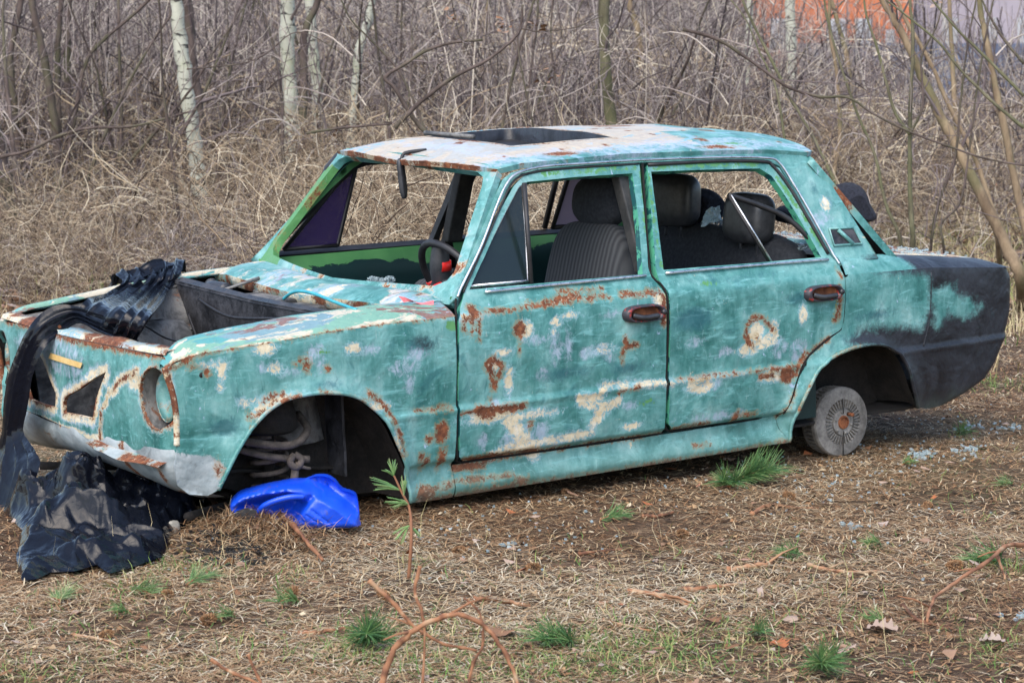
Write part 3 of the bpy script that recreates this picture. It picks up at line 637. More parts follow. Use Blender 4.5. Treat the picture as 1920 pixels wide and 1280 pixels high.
# headlight buckets
for sg in (1, -1):
    mb = MB(); rows = []
    for rr, dx in ((.80, -.040), (.79, -.050), (.75, -.040), (.6, -.055), (.3, -.070), (.02, -.075)):
        a = np.linspace(0, 2 * math.pi, 33); y = hc[0] + .092 * rr * np.cos(a); z = hc[1] + .105 * rr * np.sin(a)
        rows.append(np.stack([(fx(y, z) if dx > -.03 else float(fx(hc[0], hc[1]))) + dx + .0 * y, y * sg, z], 1))
    nn = fnoise(np.array(rows).reshape(-1, 3), 12, 2); mb.grid(np.array(rows), 0, a_rust=encode((nn - .62) * .1), a_cream=encode((nn[::-1] - .6) * .1))
    mb.build('headlight_bucket', [M['paint']], fp)
    mb = MB(); rows = []
    for rr, dx in ((1.015, .001), (1.0, -.02), (.985, -.07), (.97, -.12), (.60, -.13)):
        y = hc[0] + .092 * rr * np.cos(a); z = hc[1] + .105 * rr * np.sin(a); rows.append(np.stack([(fx(y, z) if dx > -.03 else float(fx(hc[0], hc[1]))) + dx + 0 * y, y * sg, z], 1))
    mb.grid(np.array(rows), 0); mb.build('headlight_well', [M['bay_grey']], fp)
    # fender lip curling round the headlight
    P = np.array([[.533, .768], [.527, .74], [.515, .70], [.506, .66], [.499, .60], [.498, .55], [.500, .505]]); mb = MB()
    pts = np.stack([P[:, 0], (side_y(P[:, 0], P[:, 1]) - .004) * sg, P[:, 1]], 1); pts = np.array(spline(pts, 4))
    nn = np.repeat(fnoise(pts, 25, 5), 8); mb.tube(pts, .011, 8, a_rust=encode((nn - .48) * .12), a_cream=encode(np.full(len(nn), .02))); mb.build('headlight_lip', [M['paint']], fp)
# bottom grey valance, tucked under and wrapped to the wheel openings
mb = MB(); rows = []
phi = np.linspace(-1, 1, 90)
for k, (z, xo, yo) in enumerate(((.482, .518, .738), (.46, .522, .742), (.42, .515, .742), (.38, .495, .738), (.345, .465, .728), (.325, .435, .715), (.315, .40, .70), (.30, .36, .66))):
    row = []
    for p in phi:
        a = abs(p); y = p * yo; x = xo + .042 * (1 - p * p) - max(0, a - .90) ** 2 * 6.5
        zz = z + .035 * (1 - min(1, (a / .85) ** 2)) * (k / 7) ** 1.2 * 1.6
        row.append((x, y, zz))
    rows.append(row)
R = np.array(rows); R += (fnoise(R.reshape(-1, 3), 7, 31).reshape(R.shape[:2])[..., None] - .5) * .034
nn = fnoise(R.reshape(-1, 3), 5, 44); n2 = fnoise(R.reshape(-1, 3), 14, 45)
yy_ = R[..., 1].reshape(-1)
mb.grid(R, 0, flip=True, a_grey=np.full(len(nn), .9), a_rust=encode(np.maximum((n2 - .74) * .2, .025 - np.abs(yy_ - .42) + (n2 - .55) * .09)), a_cream=np.zeros(len(nn)))
val = mb.build('front_valance', [M['paint'], M['arch']], car)
# rusty lip hanging out under the panel
mb = MB(); R = []
for s in np.linspace(0, 1, 40):
    y = .20 + .50 * s; x = .522 + .042 * (1 - (y / .74) ** 2); w = .004 * math.sin(s * 9) + .002 * math.sin(s * 23)
    R.append([(x - .01, y, .468 - .020 * s), (x + .028 + w, y, .455 - .022 * s), (x + .034 * math.sin(math.pi * min(1, s * 1.05)) + .014, y, .446 - .02 * s - .003 * math.sin(s * 14))])
R = np.array(R); nn = fnoise(R.reshape(-1, 3), 14, 3); mb.grid(R, 0, a_rust=encode((nn - .46) * .1), a_grey=encode((.6 - nn) * .05)); mb.build('torn_lower_lip', [M['paint']], val)
# ---- engine bay
FW = -.19
def quadgrid(a, b, c, d, nu=12, nv=12, bend=0):
    a, b, c, d = [np.array(q, float) for q in (a, b, c, d)]
    u = np.linspace(0, 1, nu)[:, None, None]; v = np.linspace(0, 1, nv)[None, :, None]
    return a * (1 - u) * (1 - v) + b * u * (1 - v) + c * u * v + d * (1 - u) * v
def plate(nm, a, b, c, d, mat, par, t=.01, n=14, wob=.008, seed=1, smooth=True):
    G = quadgrid(a, b, c, d, n, n); nr = np.cross(G[-1, 0] - G[0, 0], G[0, -1] - G[0, 0]); nr /= np.linalg.norm(nr)
    G = twist(G + (fnoise(G.reshape(-1, 3), 6, seed).reshape(G.shape[:2])[..., None] - .5) * wob * nr)
    mb = MB(); mb.grid(G, 0); mb.grid(G - nr * t, 0, flip=True)
    for E, fl in ((0, 0), (-1, 1)): mb.grid(np.array([G[E], G[E] - nr * t]), 0, flip=bool(fl))
    for E, fl in ((0, 1), (-1, 0)): mb.grid(np.array([G[:, E], G[:, E] - nr * t]), 0, flip=bool(fl))
    return mb.build(nm, mat if isinstance(mat, list) else [mat], par, smooth)
fwl = plate('firewall', (FW, -.66, .30), (FW, .64, .30), (FW + .01, .64, .868), (FW + .01, -.66, .876), M['bay'], car, seed=3)
mb = MB(); mb.grid(twist(quadgrid((FW + .015, -.66, .866), (FW + .015, .64, .858), (FW - .03, .64, .872), (FW - .03, -.66, .882), 14, 3)), 0); mb.build('firewall_flange', [M['bay']], fwl)
mb = MB()
for z in (.76, .70):
    a = np.array([FW + .012, .14, z]); mb.tube([a, a + [.045, 0, 0]], .011, 10, 0); mb.tube([a + [.045, 0, 0], a + [.05, 0, 0]], .012, 10, 1)
mb.box((FW + .016, .17, .725), (.012, .06, .11), m=0); mb.build('heater_stub', [M['bay'], M['rust']], fwl, angle=30)
for L_ in ([(FW + .02, -.50, .78), (FW + .05, -.30, .66), (FW + .03, -.05, .70), (FW + .03, .20, .60)], [(FW + .02, -.40, .84), (FW + .04, -.10, .80), (FW + .03, .35, .82), (FW + .06, .50, .70)], [(FW + .02, -.2, .62), (FW + .10, -.15, .50), (FW + .06, .1, .44)]):
    mb = MB(); mb.tube(spline(L_, 7), .006, 6); mb.build('loose_wire', [M['rubber']], fwl)
for yy0, zz0, w0, h0 in ((-.35, .60, .12, .09), (.36, .66, .10, .12), (-.05, .50, .16, .05)):
    mb = MB(); mb.box((FW + .018, yy0, zz0), (.022, w0, h0)); mb.build('mounting_bracket', [M['bay_grey']], fwl, smooth=False, bevel=.004)
for sg in (1, -1):
    w_ = plate('inner_wing', (FW, .50 * sg, .34), (.47, .44 * sg, .40), (.48, .50 * sg, .70), (FW, .50 * sg, .70), M['bay_grey'], car, seed=5, wob=.03)
    plate('inner_wing_top', (FW, .50 * sg, .70), (.48, .50 * sg, .70), (.49, .60 * sg, .80), (FW, .62 * sg, .855), M['bay_grey'], w_, seed=5, wob=.01)
    # gutter between inner wing and fender
    plate('wing_gutter', (FW, .60 * sg, .85), (.49, .59 * sg, .79), (.47, .655 * sg, .80), (FW, .645 * sg, .868), M['bay_grey'], w_, seed=8, t=.006, wob=.01)
    # suspension tower
    mb = MB(); rows = []
    for z, r in ((.42, .19), (.62, .16), (.72, .13), (.76, .10), (.77, .02)):
        a = np.linspace(0, 2 * math.pi, 25); rows.append(np.stack([-.02 + r * np.cos(a), sg * .45 + r * .7 * np.sin(a), np.full(25, z)], 1))
    mb.grid(np.array(rows), 0); mb.build('suspension_tower', [M['bay_grey']], w_)
plate('bay_floor', (FW, -.56, .33), (.50, -.56, .40), (.50, .56, .40), (FW, .56, .33), M['under'], car, wob=.05, seed=9)
mb = MB(); sl_ = [aty(u, v, -.478) for u, v in ((273, 628), (286, 626), (296, 652), (283, 655))]; mb.add(np.array(sl_), [[0, 1, 2, 3]]); mb.build('wing_slot_shade', [M['black']], bpy.data.objects['inner_wing.001'] if 'inner_wing.001' in bpy.data.objects else car)  # flat black quad paints the dark of a slot, nothing is cut
# ---- cowl: painted scuttle panel, recess with wiper parts under its front edge
def cowl_g(x0f, x1f, z0, z1, n=40, m=8, crown=.012):
    R = []
    for y in np.linspace(-.69, .69, n):
        R.append([(x0f(y) * (1 - s) + x1f(y) * s, y, z0 + (z1 - z0) * s + crown * math.sin(s * math.pi) - .028 * abs(y / .69) ** 10) for s in np.linspace(0, 1, m)])
    return np.array(R)
wsx = lambda y: -.575 + .075 * (1 - (y / .66) ** 2)
cfx = lambda y: -.385 + .045 * (1 - (y / .66) ** 2) - .04 * (y > 0) * (y / .66) ** 2
G = twist(cowl_g(cfx, wsx, .886, .920)); nn = fnoise(G.reshape(-1, 3), 7, 12)
yy_ = G[..., 1].reshape(-1)
mb = MB(); mb.grid(G, 0, a_lav=encode((nn - .60) * .15), a_cream=encode((nn[::-1] - .72) * .2), a_rust=encode((fnoise(G.reshape(-1, 3), 9, 77) - .72) * .2), a_top=encode((nn - .55) * .1))
cowl = mb.build('cowl_panel', [M['paint_top']], car)
G2 = np.stack([G[:, 0], G[:, 0] + [0, 0, -.012], G[:, 0] + [-.012, 0, -.04], G[:, 0] + [-.02, 0, -.045]], 1)
mb = MB(); n2 = fnoise(G2.reshape(-1, 3), 12, 5); mb.grid(G2, 0, flip=True, a_cream=encode((n2 - .52) * .1), a_rust=encode((n2[::-1] - .62) * .1)); mb.build('cowl_lip', [M['paint']], cowl)
plate('plenum_floor', (FW - .02, -.66, .80), (FW - .02, .64, .79), (-.56, .64, .79), (-.56, -.66, .80), M['bay'], car, wob=.02)
plate('plenum_back', (-.50, -.66, .78), (-.50, .66, .78), (-.47, .66, .895), (-.47, -.66, .895), M['bay_grey'], car, wob=.02, seed=4)
mb = MB(); 
for y in (-.28, -.22, -.17, .0): mb.box((-.40, y, .845), (.10, .045, .05), m=0)
mb.box((-.36, -.1, .835), (.16, .30, .06), m=0); mb.box((-.36, .16, .83), (.14, .16, .05), m=0)
mb.build('heater_box', [M['bay_grey']], cowl, bevel=.006, smooth=False)
mb = MB(); mb.tube(spline([(-.27, -.50, .868), (-.26, -.44, .872), (-.27, -.36, .870)], 5), .028, 10); mb.tube(spline([(-.3, -.56, .875), (-.28, -.5, .885)], 5), .02, 10); mb.build('wiper_motor', [M['plastic']], cowl)
mb = MB(); mb.tube([(-.21, -.30, .875), (-.37, -.28, .915)], .006, 8); mb.build('support_rod', [M['bay_grey']], cowl)
mb = MB(); mb.tube(spline([tuple(atx(u, v, -.235)) for u, v in ((532, 560), (545, 550), (562, 546), (590, 551), (625, 565), (668, 581))], 6), .0065, 8); mb.build('blue_hose', [M['cable']], cowl)
mb = MB(); g = quadgrid(aty(746, 558, .665), aty(812, 580, .715), aty(812, 568, .695), aty(756, 570, .675), 7, 3); g[..., 2] += .006 + .004 * np.sin(np.arange(7) * 1.3)[:, None]; g[..., 1] += .004
mb.grid(g, 0); mb.build('pink_tape', [M['pinktape']], cowl)
# ---- windscreen frame
def f_ws(D):
    y, z = D[:, 0], D[:, 1]
    return np.stack([-.600 - (z - .915) * .77 + .075 * (1 - (y / .64) ** 2), y, z], 1)
ws_out = [(-.735, .878), (-.575, 1.330), (-.5, 1.352), (0, 1.375), (.5, 1.352), (.575, 1.330), (.735, .878), (0, .900)][::-1]
ws_in = [(-.60, .935), (-.645, .955), (-.655, .985), (-.545, 1.275), (-.525, 1.305), (-.48, 1.322), (0, 1.345), (.48, 1.322), (.525, 1.305), (.545, 1.275), (.655, .985), (.645, .955), (.60, .935), (0, .925)]
def ws_attr(V, P):
    n = fnoise(V, 12, 3); top = sstep(1.335, 1.35, V[:, 1])
    return {'a_rust': encode(np.where(top > 0, .09 * (n - .54), (n - .72) * .1)), 'a_cream': encode(np.where(top > 0, (n - .62) * .1, (n - .7) * .1)), 'a_green': encode(np.where((V[:, 0] < -.5) & (V[:, 1] < 1.28), .05, -.1))}
wsf = panel('windscreen_frame', ws_out, f_ws, [M['paint'], M['pillar_green']], car, holes=[ws_in], h=.014, hint=(1, 0, .5), attr=ws_attr, thick=.03)
# shredded seal and headlining hanging from the header
mb = MB(); pts = []
for y in np.linspace(-.53, .53, 60):
    pts.append(f_ws(np.array([[y, 1.338 + .01 * (1 - (y / .5) ** 2)]]))[0] + [-.02, 0, -.004 + .012 * (vnoise([[y * 9, 0, 0]], 2)[0] - .6)])
mb.tube(twist(pts), [.007 + .007 * abs(math.sin(i * .9)) * (1 if i < 25 else .4) for i in range(60)], 6); mb.build('torn_seal', [M['rubber']], wsf)
mb = MB(); mb.tube(twist(spline([(-.93, -.57, 1.31), (-.885, -.60, 1.25), (-.85, -.62, 1.19)], 5)), [.03, .035, .035, .035, .035, .035, .03, .028, .025, .02, .015], 8); mb.build('dangling_headlining', [M['rubber']], wsf)
# ---- roof
def roof_z(x, y):
    zg = np.interp(x, [-2.75, -2.60, -2.45, -2.2, -1.55, -1.02, -.90, -.80], [1.20, 1.265, 1.312, 1.338, 1.352, 1.345, 1.332, 1.315])
    c = np.interp(x, [-2.6, -2.45, -2.2, -1.8, -1.4, -1.1, -.95, -.80], [.075, .078, .080, .082, .078, .066, .050, .030])
    a = np.clip(np.abs(y) / .588, 0, 1); return zg + c * (1 - a ** 2.6)
def f_roof(D):
    x, y = D[:, 0], D[:, 1]
    return np.stack([x, y, roof_z(x, y) + .006 * (fnoise(D, 5, 3) - .5)], 1)
ye = lambda x: float(side_y(x, np.interp(x, [-2.75, -2.45, -2.2, -1.5, -1.0, -.9], [1.2, 1.312, 1.338, 1.352, 1.345, 1.332]))) + .004
rf = [(-.90 + .075 * (1 - (y / .58) ** 2) * 1.0, y) for y in np.linspace(-.575, .575, 15)] + [(x, ye(x)) for x in np.linspace(-.98, -2.38, 14)] + [(-2.42 - .10 * (1 - (y / .57) ** 2), y) for y in np.linspace(.56, -.56, 13)] + [(x, -ye(x)) for x in np.linspace(-2.38, -.98, 14)]
sun_h = [(-1.13, .33), (-1.60, .36), (-1.60, -.36), (-1.10, -.36)]
def roof_attr(V, P):
    x, y = V[:, 0], V[:, 1]; n = fnoise(V, 6, 2); n2 = fnoise(V, 15, 4)
    edge = .588 - np.abs(y)
    rust = np.maximum.reduce([.008 - polydist(V, sun_h) + (n2 - .5) * .015, np.where(x > -.885 + .075 * (1 - (y / .58) ** 2) - .016, .010 + (n2 - .5) * .06, -.1), sd(V, 'e', ((-1.95, -.12), .10, .05)) + (n2 - .5) * .03, sd(V, 'e', ((-1.24, .50), .06, .025)), sd(V, 'e', ((-1.98, .53), .08, .02)), sd(V, 'c', ([(-1.85, -.2), (-1.85, .1)], .008)), (n2 - .76) * .2])
    teal = np.maximum.reduce([.10 - edge + (n - .5) * .10, -2.12 - x + (n - .5) * .25 + .6 * np.clip(y, 0, 1) * .3, np.where((y > .25), -1.9 - x, -.2)])
    lav = sd(V, 'e', ((-1.0, .10), .06, .34)) + (n2 - .55) * .12
    return {'a_rust': encode(rust), 'a_teal': encode(teal, .05), 'a_lav': encode(np.maximum(lav, (.06 - np.abs(edge - .09)) * .5 + (n - .55) * .1)), 'a_green': encode(np.where(n > .62, .01 - np.abs(edge - .10), -.1))}
roof = panel('roof', rf, f_roof, [M['paint_roof'], M['inner']], car, holes=[sun_h], h=.016, hint=(0, 0, 1), attr=roof_attr, thick=.02)
sp_ = np.array([[x, y] for x, y in sun_h]); sc_ = sp_.mean(0)
rows = []
for k, (g_, dz) in enumerate(((1.012, .003), (1.0, .006), (.985, .001), (.98, -.075))):
    q = resample([tuple(sc_ + (p - sc_) * g_) for p in sp_], .05); 
    if k: q = np.array([sc_ + (p - sc_) * g_ for p in q0])
    else: q0 = np.array([sc_ + (p - sc_) / g_ for p in q])
    P = f_roof(q); P[:, 2] += dz - .004; rows.append(np.concatenate([P, P[:1]]))
rows = twist(np.array(rows)); mb = MB(); nz = fnoise(rows.reshape(-1, 3), 14, 1)
nz[2 * rows.shape[1]:] = 0
mb.grid(rows, 0, flip=True, a_rust=encode((nz - .56) * .1), a_black=np.concatenate([np.zeros(2 * rows.shape[1]), np.ones(2 * rows.shape[1])]), a_teal=np.zeros(len(nz))); sr = mb.build('sunroof_rim', [M['paint_roof']], roof)
mb = MB(); G = twist(quadgrid((-1.12, .34, 1.33), (-1.12, -.36, 1.33), (-1.60, -.36, 1.345), (-1.60, .36, 1.345), 12, 12)); G[..., 2] += .022 + (fnoise(G.reshape(-1, 3), 6, 7).reshape(12, 12) - .5) * .02
mb.grid(G, 0); mb.build('sunroof_tray', [M['rubber']], roof)
mb = MB(); mb.tube(twist([(-1.16, -.32, 1.415), (-1.17, .02, 1.424)]), .010, 6); mb.build('sunroof_rail', [M['bay_grey']], roof)
# ---- rear window frame
def f_rw(D):
    y, z = D[:, 0], D[:, 1]
    return np.stack([-2.738 + (z - .89) * .875 - .10 * (1 - np.minimum(1, np.abs(y) / .6) ** 3) * sstep(.86, 1.3, z) - .04 * (1 - np.minimum(1, np.abs(y) / .7) ** 3), y, z], 1)
rw_out = [(-.715, .885), (-.600, 1.300), (-.3, 1.345), (0, 1.36), (.3, 1.345), (.600, 1.300), (.715, .885), (0, .885)][::-1]
rw_in = [(-.60, .93), (-.61, .96), (-.515, 1.24), (-.48, 1.27), (0, 1.30), (.48, 1.27), (.515, 1.24), (.61, .96), (.60, .93), (0, .92)]
panel('rear_window_frame', rw_out, f_rw, [M['paint'], M['inner']], car, holes=[rw_in], h=.02, hint=(-1, 0, .5), thick=.03, attr=lambda V, P: {'a_rust': encode((fnoise(V, 10, 2) - .7) * .1)})
# ---- boot deck
R = []
for x in np.linspace(-2.70, -3.375, 30):
    row = []
    for y in np.linspace(-.66, .66, 44):
        yi = np.interp(x, [-3.34, -3.2, -2.6], [.62, .645, .655]) * y / .66
        z = float(zc(x)) + np.interp(x, [-3.375, -3.34, -3.25, -2.7], [-.03, .012, .030, .046]) + .016 * (1 - (y / .66) ** 2)
        row.append((x, yi, z))
    R.append(row)
R = twist(np.array(R)); R[..., 2] += (fnoise(R.reshape(-1, 3), 5, 9).reshape(R.shape[:2]) - .5) * .008
nz = fnoise(R.reshape(-1, 3), 8, 6); n2 = fnoise(R.reshape(-1, 3), 13, 61)
mb = MB(); mb.grid(R, 0, flip=False, a_rust=encode((n2 - .50) * .12), a_teal=encode((nz - .60) * .1), a_cream=encode((nz - .45) * .1)); boot = mb.build('boot_lid', [M['paint_roof']], car)
# ---- chrome: drip rail, window sills
def chrome(nm, px, r, par, off=.010, mat='chrome', k=8):
    P = np.array([[p[0], float(side_y(p[0], p[1])) + off, p[1]] for p in spline(NP(px), 5)]); mb = MB(); mb.tube(P, r, k); return mb.build(nm, [M[mat]], par)
sf = [c for c in car.children if c.name == 'body_side_frame'][0]; fd = bpy.data.objects['front_door']; rd = bpy.data.objects['rear_door']
chrome('drip_rail', [(855, 556), (866, 530), (899, 462), (929, 384), (947, 345), (967, 325), (1017, 312), (1100, 306), (1196, 300), (1345, 295), (1432, 296), (1458, 305), (1485, 345), (1520, 405), (1560, 478), (1571, 494)], .0048, sf)
chrome('window_seal', [(868, 548), (906, 462), (938, 388), (957, 347), (978, 329), (1018, 320), (1100, 313), (1196, 307)], .004, fd, .002, 'rubber')
chrome('window_seal', [(1214, 309), (1345, 302), (1430, 303), (1448, 311), (1474, 343), (1510, 402), (1552, 476)], .007, rd, .003, 'rubber')
chrome('sill_trim', [(907, 547), (1000, 537), (1100, 527), (1208, 516)], .0055, fd); chrome('sill_trim', [(1245, 512), (1330, 504), (1450, 494), (1550, 486)], .0055, rd)
chrome('door_gap_shade', [(856, 560), (856.5, 600), (856.5, 650), (856.5, 760), (858, 850), (864, 867), (900, 863), (1000, 848), (1130, 829), (1244, 811)], .0042, fd, -.0050, 'black')  # black tubes paint the shade in the open gaps round the doors
chrome('door_gap_shade', [(1206, 306), (1212, 400), (1219, 500), (1229, 524), (1249, 546), (1253, 650), (1254, 720), (1250, 805), (1330, 795), (1400, 788), (1457, 780), (1474, 770), (1484, 751), (1498, 706), (1518, 667), (1553, 636), (1578, 618), (1582, 600), (1585, 560), (1583, 516)], .0042, rd, -.0050, 'black')
# quarter light with its frame in the near front door
def quarter_light(door, px, matg, sg, matf, slop=0.0):
    base = [near(*p) for p in px]
    P = np.array([[p[0], sg * (float(side_y(p[0], p[1])) - .018 + slop), p[1]] for p in base]); P = twist(P)
    mb = MB(); nrm = np.cross(P[1] - P[0], P[2] - P[0]); nrm /= np.linalg.norm(nrm)
    c = P.mean(0); mb.add(np.concatenate([P + nrm * .002, P - nrm * .002]), [list(range(len(P))), list(range(2 * len(P) - 1, len(P) - 1, -1))]); 
    g = mb.build('quarter_glass', [M[matg]], door, smooth=False)
    mb = MB(); mb.tube(np.concatenate([P, P[:2]]), .0065, 8); mb.build('quarter_glass_frame', [M[matf]], g)
    return P
quarter_light(fd, [(880, 538), (995, 528), (992, 440), (984, 346), (975, 352), (955, 390), (915, 470)], 'glass_dark', 1, 'chrome')
mb = MB(); a = aty(983, 343, .66); b = aty(996, 532, .74); mb.tube([a, b], .009, 6); mb.build('quarter_light_bar', [M['rubber']], fd)
fd2 = bpy.data.objects['front_door.001']; rd2 = bpy.data.objects['rear_door.001']
hF = [(q[0], q[1]) for q in holeF]
def far_quad(nm, pts, mat, par, off=-.02, r=None, matf=None):
    P = twist(np.array([[x, -(float(side_y(x, z)) + off), z] for x, z in pts])); mb = MB()
    mb.add(np.concatenate([P, P + [0, .004, 0]]), [list(range(len(P)))[::-1], list(range(len(P), 2 * len(P)))]); g = mb.build(nm, [M[mat]], par, smooth=False)
    if r: mb = MB(); mb.tube(np.concatenate([P, P[:2]]) + [0, .004, 0], r, 6); mb.build('glass_frame', [M[matf]], g)
    return g
far_quad('quarter_glass', [(-.72, .935), (-.97, .935), (-.985, 1.26), (-.96, 1.27)], 'glass_tint', fd2, r=.010, matf='rubber')
far_quad('quarter_glass', [(-2.05, .935), (-2.40, .935), (-2.19, 1.27), (-2.08, 1.30)], 'glass_lav', rd2, r=.012, matf='rubber')
mb = MB(); mb.tube(twist([(-2.03, -.75, .93), (-2.05, -.61, 1.31)]), .013, 6); mb.build('window_divider', [M['rubber']], rd2)
# inner door faces
for sg, fdr, rdr in ((1, fd, rd), (-1, fd2, rd2)):
    for nm, x0, x1, par in (('inner_panel', -.60, -1.47, fdr), ('inner_panel', -1.53, -2.32, rdr)):
        G = quadgrid((x0, .70, .28), (x1, .70, .28), (x1, .70, .905), (x0, .70, .905), 20, 12)
        G[..., 1] = np.where(G[..., 2] > .89, .715, .695) + .01 * (fnoise(G.reshape(-1, 3), 5, 2).reshape(G.shape[:2]) - .5)
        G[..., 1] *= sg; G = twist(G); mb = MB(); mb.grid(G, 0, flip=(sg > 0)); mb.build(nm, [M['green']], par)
    mb = MB(); mb.box((-1.50, .598 * sg, 1.12), (.075, .05, .42), rot=[[1, 0, 0], [0, math.cos(.38 * sg), -math.sin(.38 * sg)], [0, math.sin(.38 * sg), math.cos(.38 * sg)]])
    pv = np.concatenate(mb.v); mb.v = [twist(pv)]; mb.build('door_pillar', [M['inner']], car, smooth=False, bevel=.006)
# ---- drip of mirrors, handles, vents
for nm, (u, v), par in (('door_handle', (1205, 587), fd), ('door_handle', (1541, 549), rd)):
    c = near(u, v); y = float(side_y(*c)); cx, cz_ = c
    h_ = empty(nm, (0, 0, 0), par) if False else None
    mb = MB(); n = 40; rows = []
    for i in range(n + 1):
        a = i / n * 2 * math.pi; ex = .092 * np.sign(math.cos(a)) * abs(math.cos(a)) ** .55; ez = .031 * np.sign(math.sin(a)) * abs(math.sin(a)) ** .8
        rows.append([(cx + ex * s, y + o, cz_ + ez * s) for s, o in ((1.05, -.006), (1.0, .022), (.90, .032), (.78, .028), (.72, .006))])
    mb.grid(np.array(rows), 0, flip=True)
    hd = mb.build(nm, [M['handle'] if 'handle' in M else M['plastic']], par)
    mb = MB(); rows = []
    for i in range(n + 1):
        a = i / n * 2 * math.pi; ex = .068 * np.sign(math.cos(a)) * abs(math.cos(a)) ** .5; ez = .023 * np.sign(math.sin(a)) * abs(math.sin(a)) ** .8
        rows.append([(cx + ex * s, y + o, cz_ + ez * s) for s, o in ((1, .010), (.8, .006), (.02, .005))])
    mb.grid(np.array(rows), 0, flip=True); mb.build('handle_recess', [M['rust']], hd)
    mb = MB(); mb.tube(spline([(cx + .06, y + .02, cz_ - .002), (cx + .02, y + .034, cz_ - .012), (cx - .05, y + .030, cz_ - .010)], 5), .010, 8); mb.build('handle_lever', [M['plastic']], hd)
    mb = MB(); mb.tube([(cx - .078, y + .02, cz_ + .001), (cx - .078, y + .036, cz_ + .001)], .010, 12); mb.build('lock_barrel', [M['plastic']], hd)
# vent recess on the C pillar
vq = NP([(1555, 429), (1600, 427), (1616, 457), (1564, 460)]); P = np.array([[p[0], float(side_y(*p)) + .0, p[1]] for p in vq])
mb = MB(); mb.tube(np.concatenate([P, P[:2]]), .0045, 6); vent = mb.build('vent_frame', [M['paint']], sf)
mb = MB(); mb.add(P + [0, -.001, 0], [[3, 2, 1, 0]]); mb.build('vent_recess', [M['bay']], vent)
mb = MB(); a = near(1570, 431); b = near(1598, 457); mb.tube([(a[0], side_y(*a) + .006, a[1]), (b[0], side_y(*b) + .006, b[1])], .008, 8); mb.build('vent_bar', [M['paint']], vent)
# vertical pressing in the black quarter, fuel flap line, flat dark disc painting a hole's shade on the fender
mb = MB(); P = [(p[0], float(side_y(*p)) - .0005, p[1]) for p in spline(NP([(1746, 510), (1745, 570), (1741, 610), (1732, 650)]), 5)]; mb.tube(P, .0028, 6, a_black=np.ones(6 * len(P)) * .8); mb.build('panel_seam', [M['paint']], q1 if False else bpy.data.objects['rear_quarter'])
mb = MB(); c = near(378, 703); y = float(side_y(*c)); mb.tube([(c[0], y - .002, c[1]), (c[0], y + .0015, c[1])], .009, 12); mb.build('aerial_hole_shade', [M['under']], bpy.data.objects['front_fender'])
P = [(p[0], float(side_y(*p)) + .001, p[1]) for p in spline(NP([(1845, 650), (1880, 640), (1890, 638)]), 4)]
# ---- loose weatherstrip hanging in the rear window
mb = MB(); mb.tube(spline([aty(1366, 366, .60), aty(1420, 384, .62), aty(1480, 412, .66), aty(1540, 470, .72)], 6), .011, 8); mb.build('loose_weatherstrip', [M['rubber']], rd)
mb = MB(); mb.tube([aty(1368, 368, .62), aty(1446, 495, .735)], .009, 6); mb.build('loose_window_bar', [M['rubber']], rd); mb = MB(); mb.tube([aty(1371, 366, .63), aty(1449, 494, .745)], .004, 6); mb.build('loose_chrome_strip', [M['chrome']], rd)
# ---- floor, dashboard, seats, wheel
def soft_box(nm, c, d, mat, par, rot=None, bulge=.25, n=10, round_=.35, wob=.004, ribs=None):
    """upholstered block: rounded, slightly bulged"""
    mb = MB(); c = np.array(c, float); d = np.array(d, float) / 2
    u, v = np.meshgrid(np.linspace(-1, 1, n), np.linspace(-1, 1, n), indexing='ij')
    for ax in range(3):
        for s in (-1, 1):
            q = np.zeros((n, n, 3)); q[..., ax] = s; q[..., (ax + 1) % 3] = u; q[..., (ax + 2) % 3] = v
            L8 = (np.abs(q) ** (2 / round_)).sum(-1, keepdims=True) ** (round_ / 2); q = q / L8
            q = q * (1 + bulge * .15 * (1 - u[..., None] ** 2) * (1 - v[..., None] ** 2))
            P = q * d + (fnoise(q.reshape(-1, 3), 2.5, 3).reshape(n, n)[..., None] - .5) * wob
            if rot is not None: P = P @ np.array(rot).T
            mb.grid(P + c, 0, flip=(s < 0))
    o = mb.build(nm, [mat] if not isinstance(mat, list) else mat, par)
    bm = bmesh.new(); bm.from_mesh(o.data); bmesh.ops.remove_doubles(bm, verts=bm.verts, dist=.0005); bm.to_mesh(o.data); bm.free()
    return o
def rotY(a): c, s = math.cos(a), math.sin(a); return [[c, 0, s], [0, 1, 0], [-s, 0, c]]
plate('floor_pan', (-.45, -.72, .235), (-3.1, -.66, .26), (-3.1, .66, .26), (-.45, .70, .225), M['under'], car, n=20, wob=.04)
mb = MB()
for y in (-.45, .45): mb.box((-1.2, y, .215), (1.7, .07, .06))
mb.tube([(-.4, -.1, .21), (-2.0, -.1, .2), (-3.2, -.25, .25)], .022, 8)
mb.box((-3.0, .12, .262), (.46, .75, .10)); mb.build('chassis_rails', [M['under']], car)
plate('front_bulkhead', (-.52, -.70, .24), (-.52, .70, .24), (-.50, .70, .86), (-.50, -.70, .86), M['inner'], car)
dash = soft_box('dashboard', (-.66, 0, .80), (.20, 1.30, .12), M['plastic'], car, bulge=.1, round_=.25)
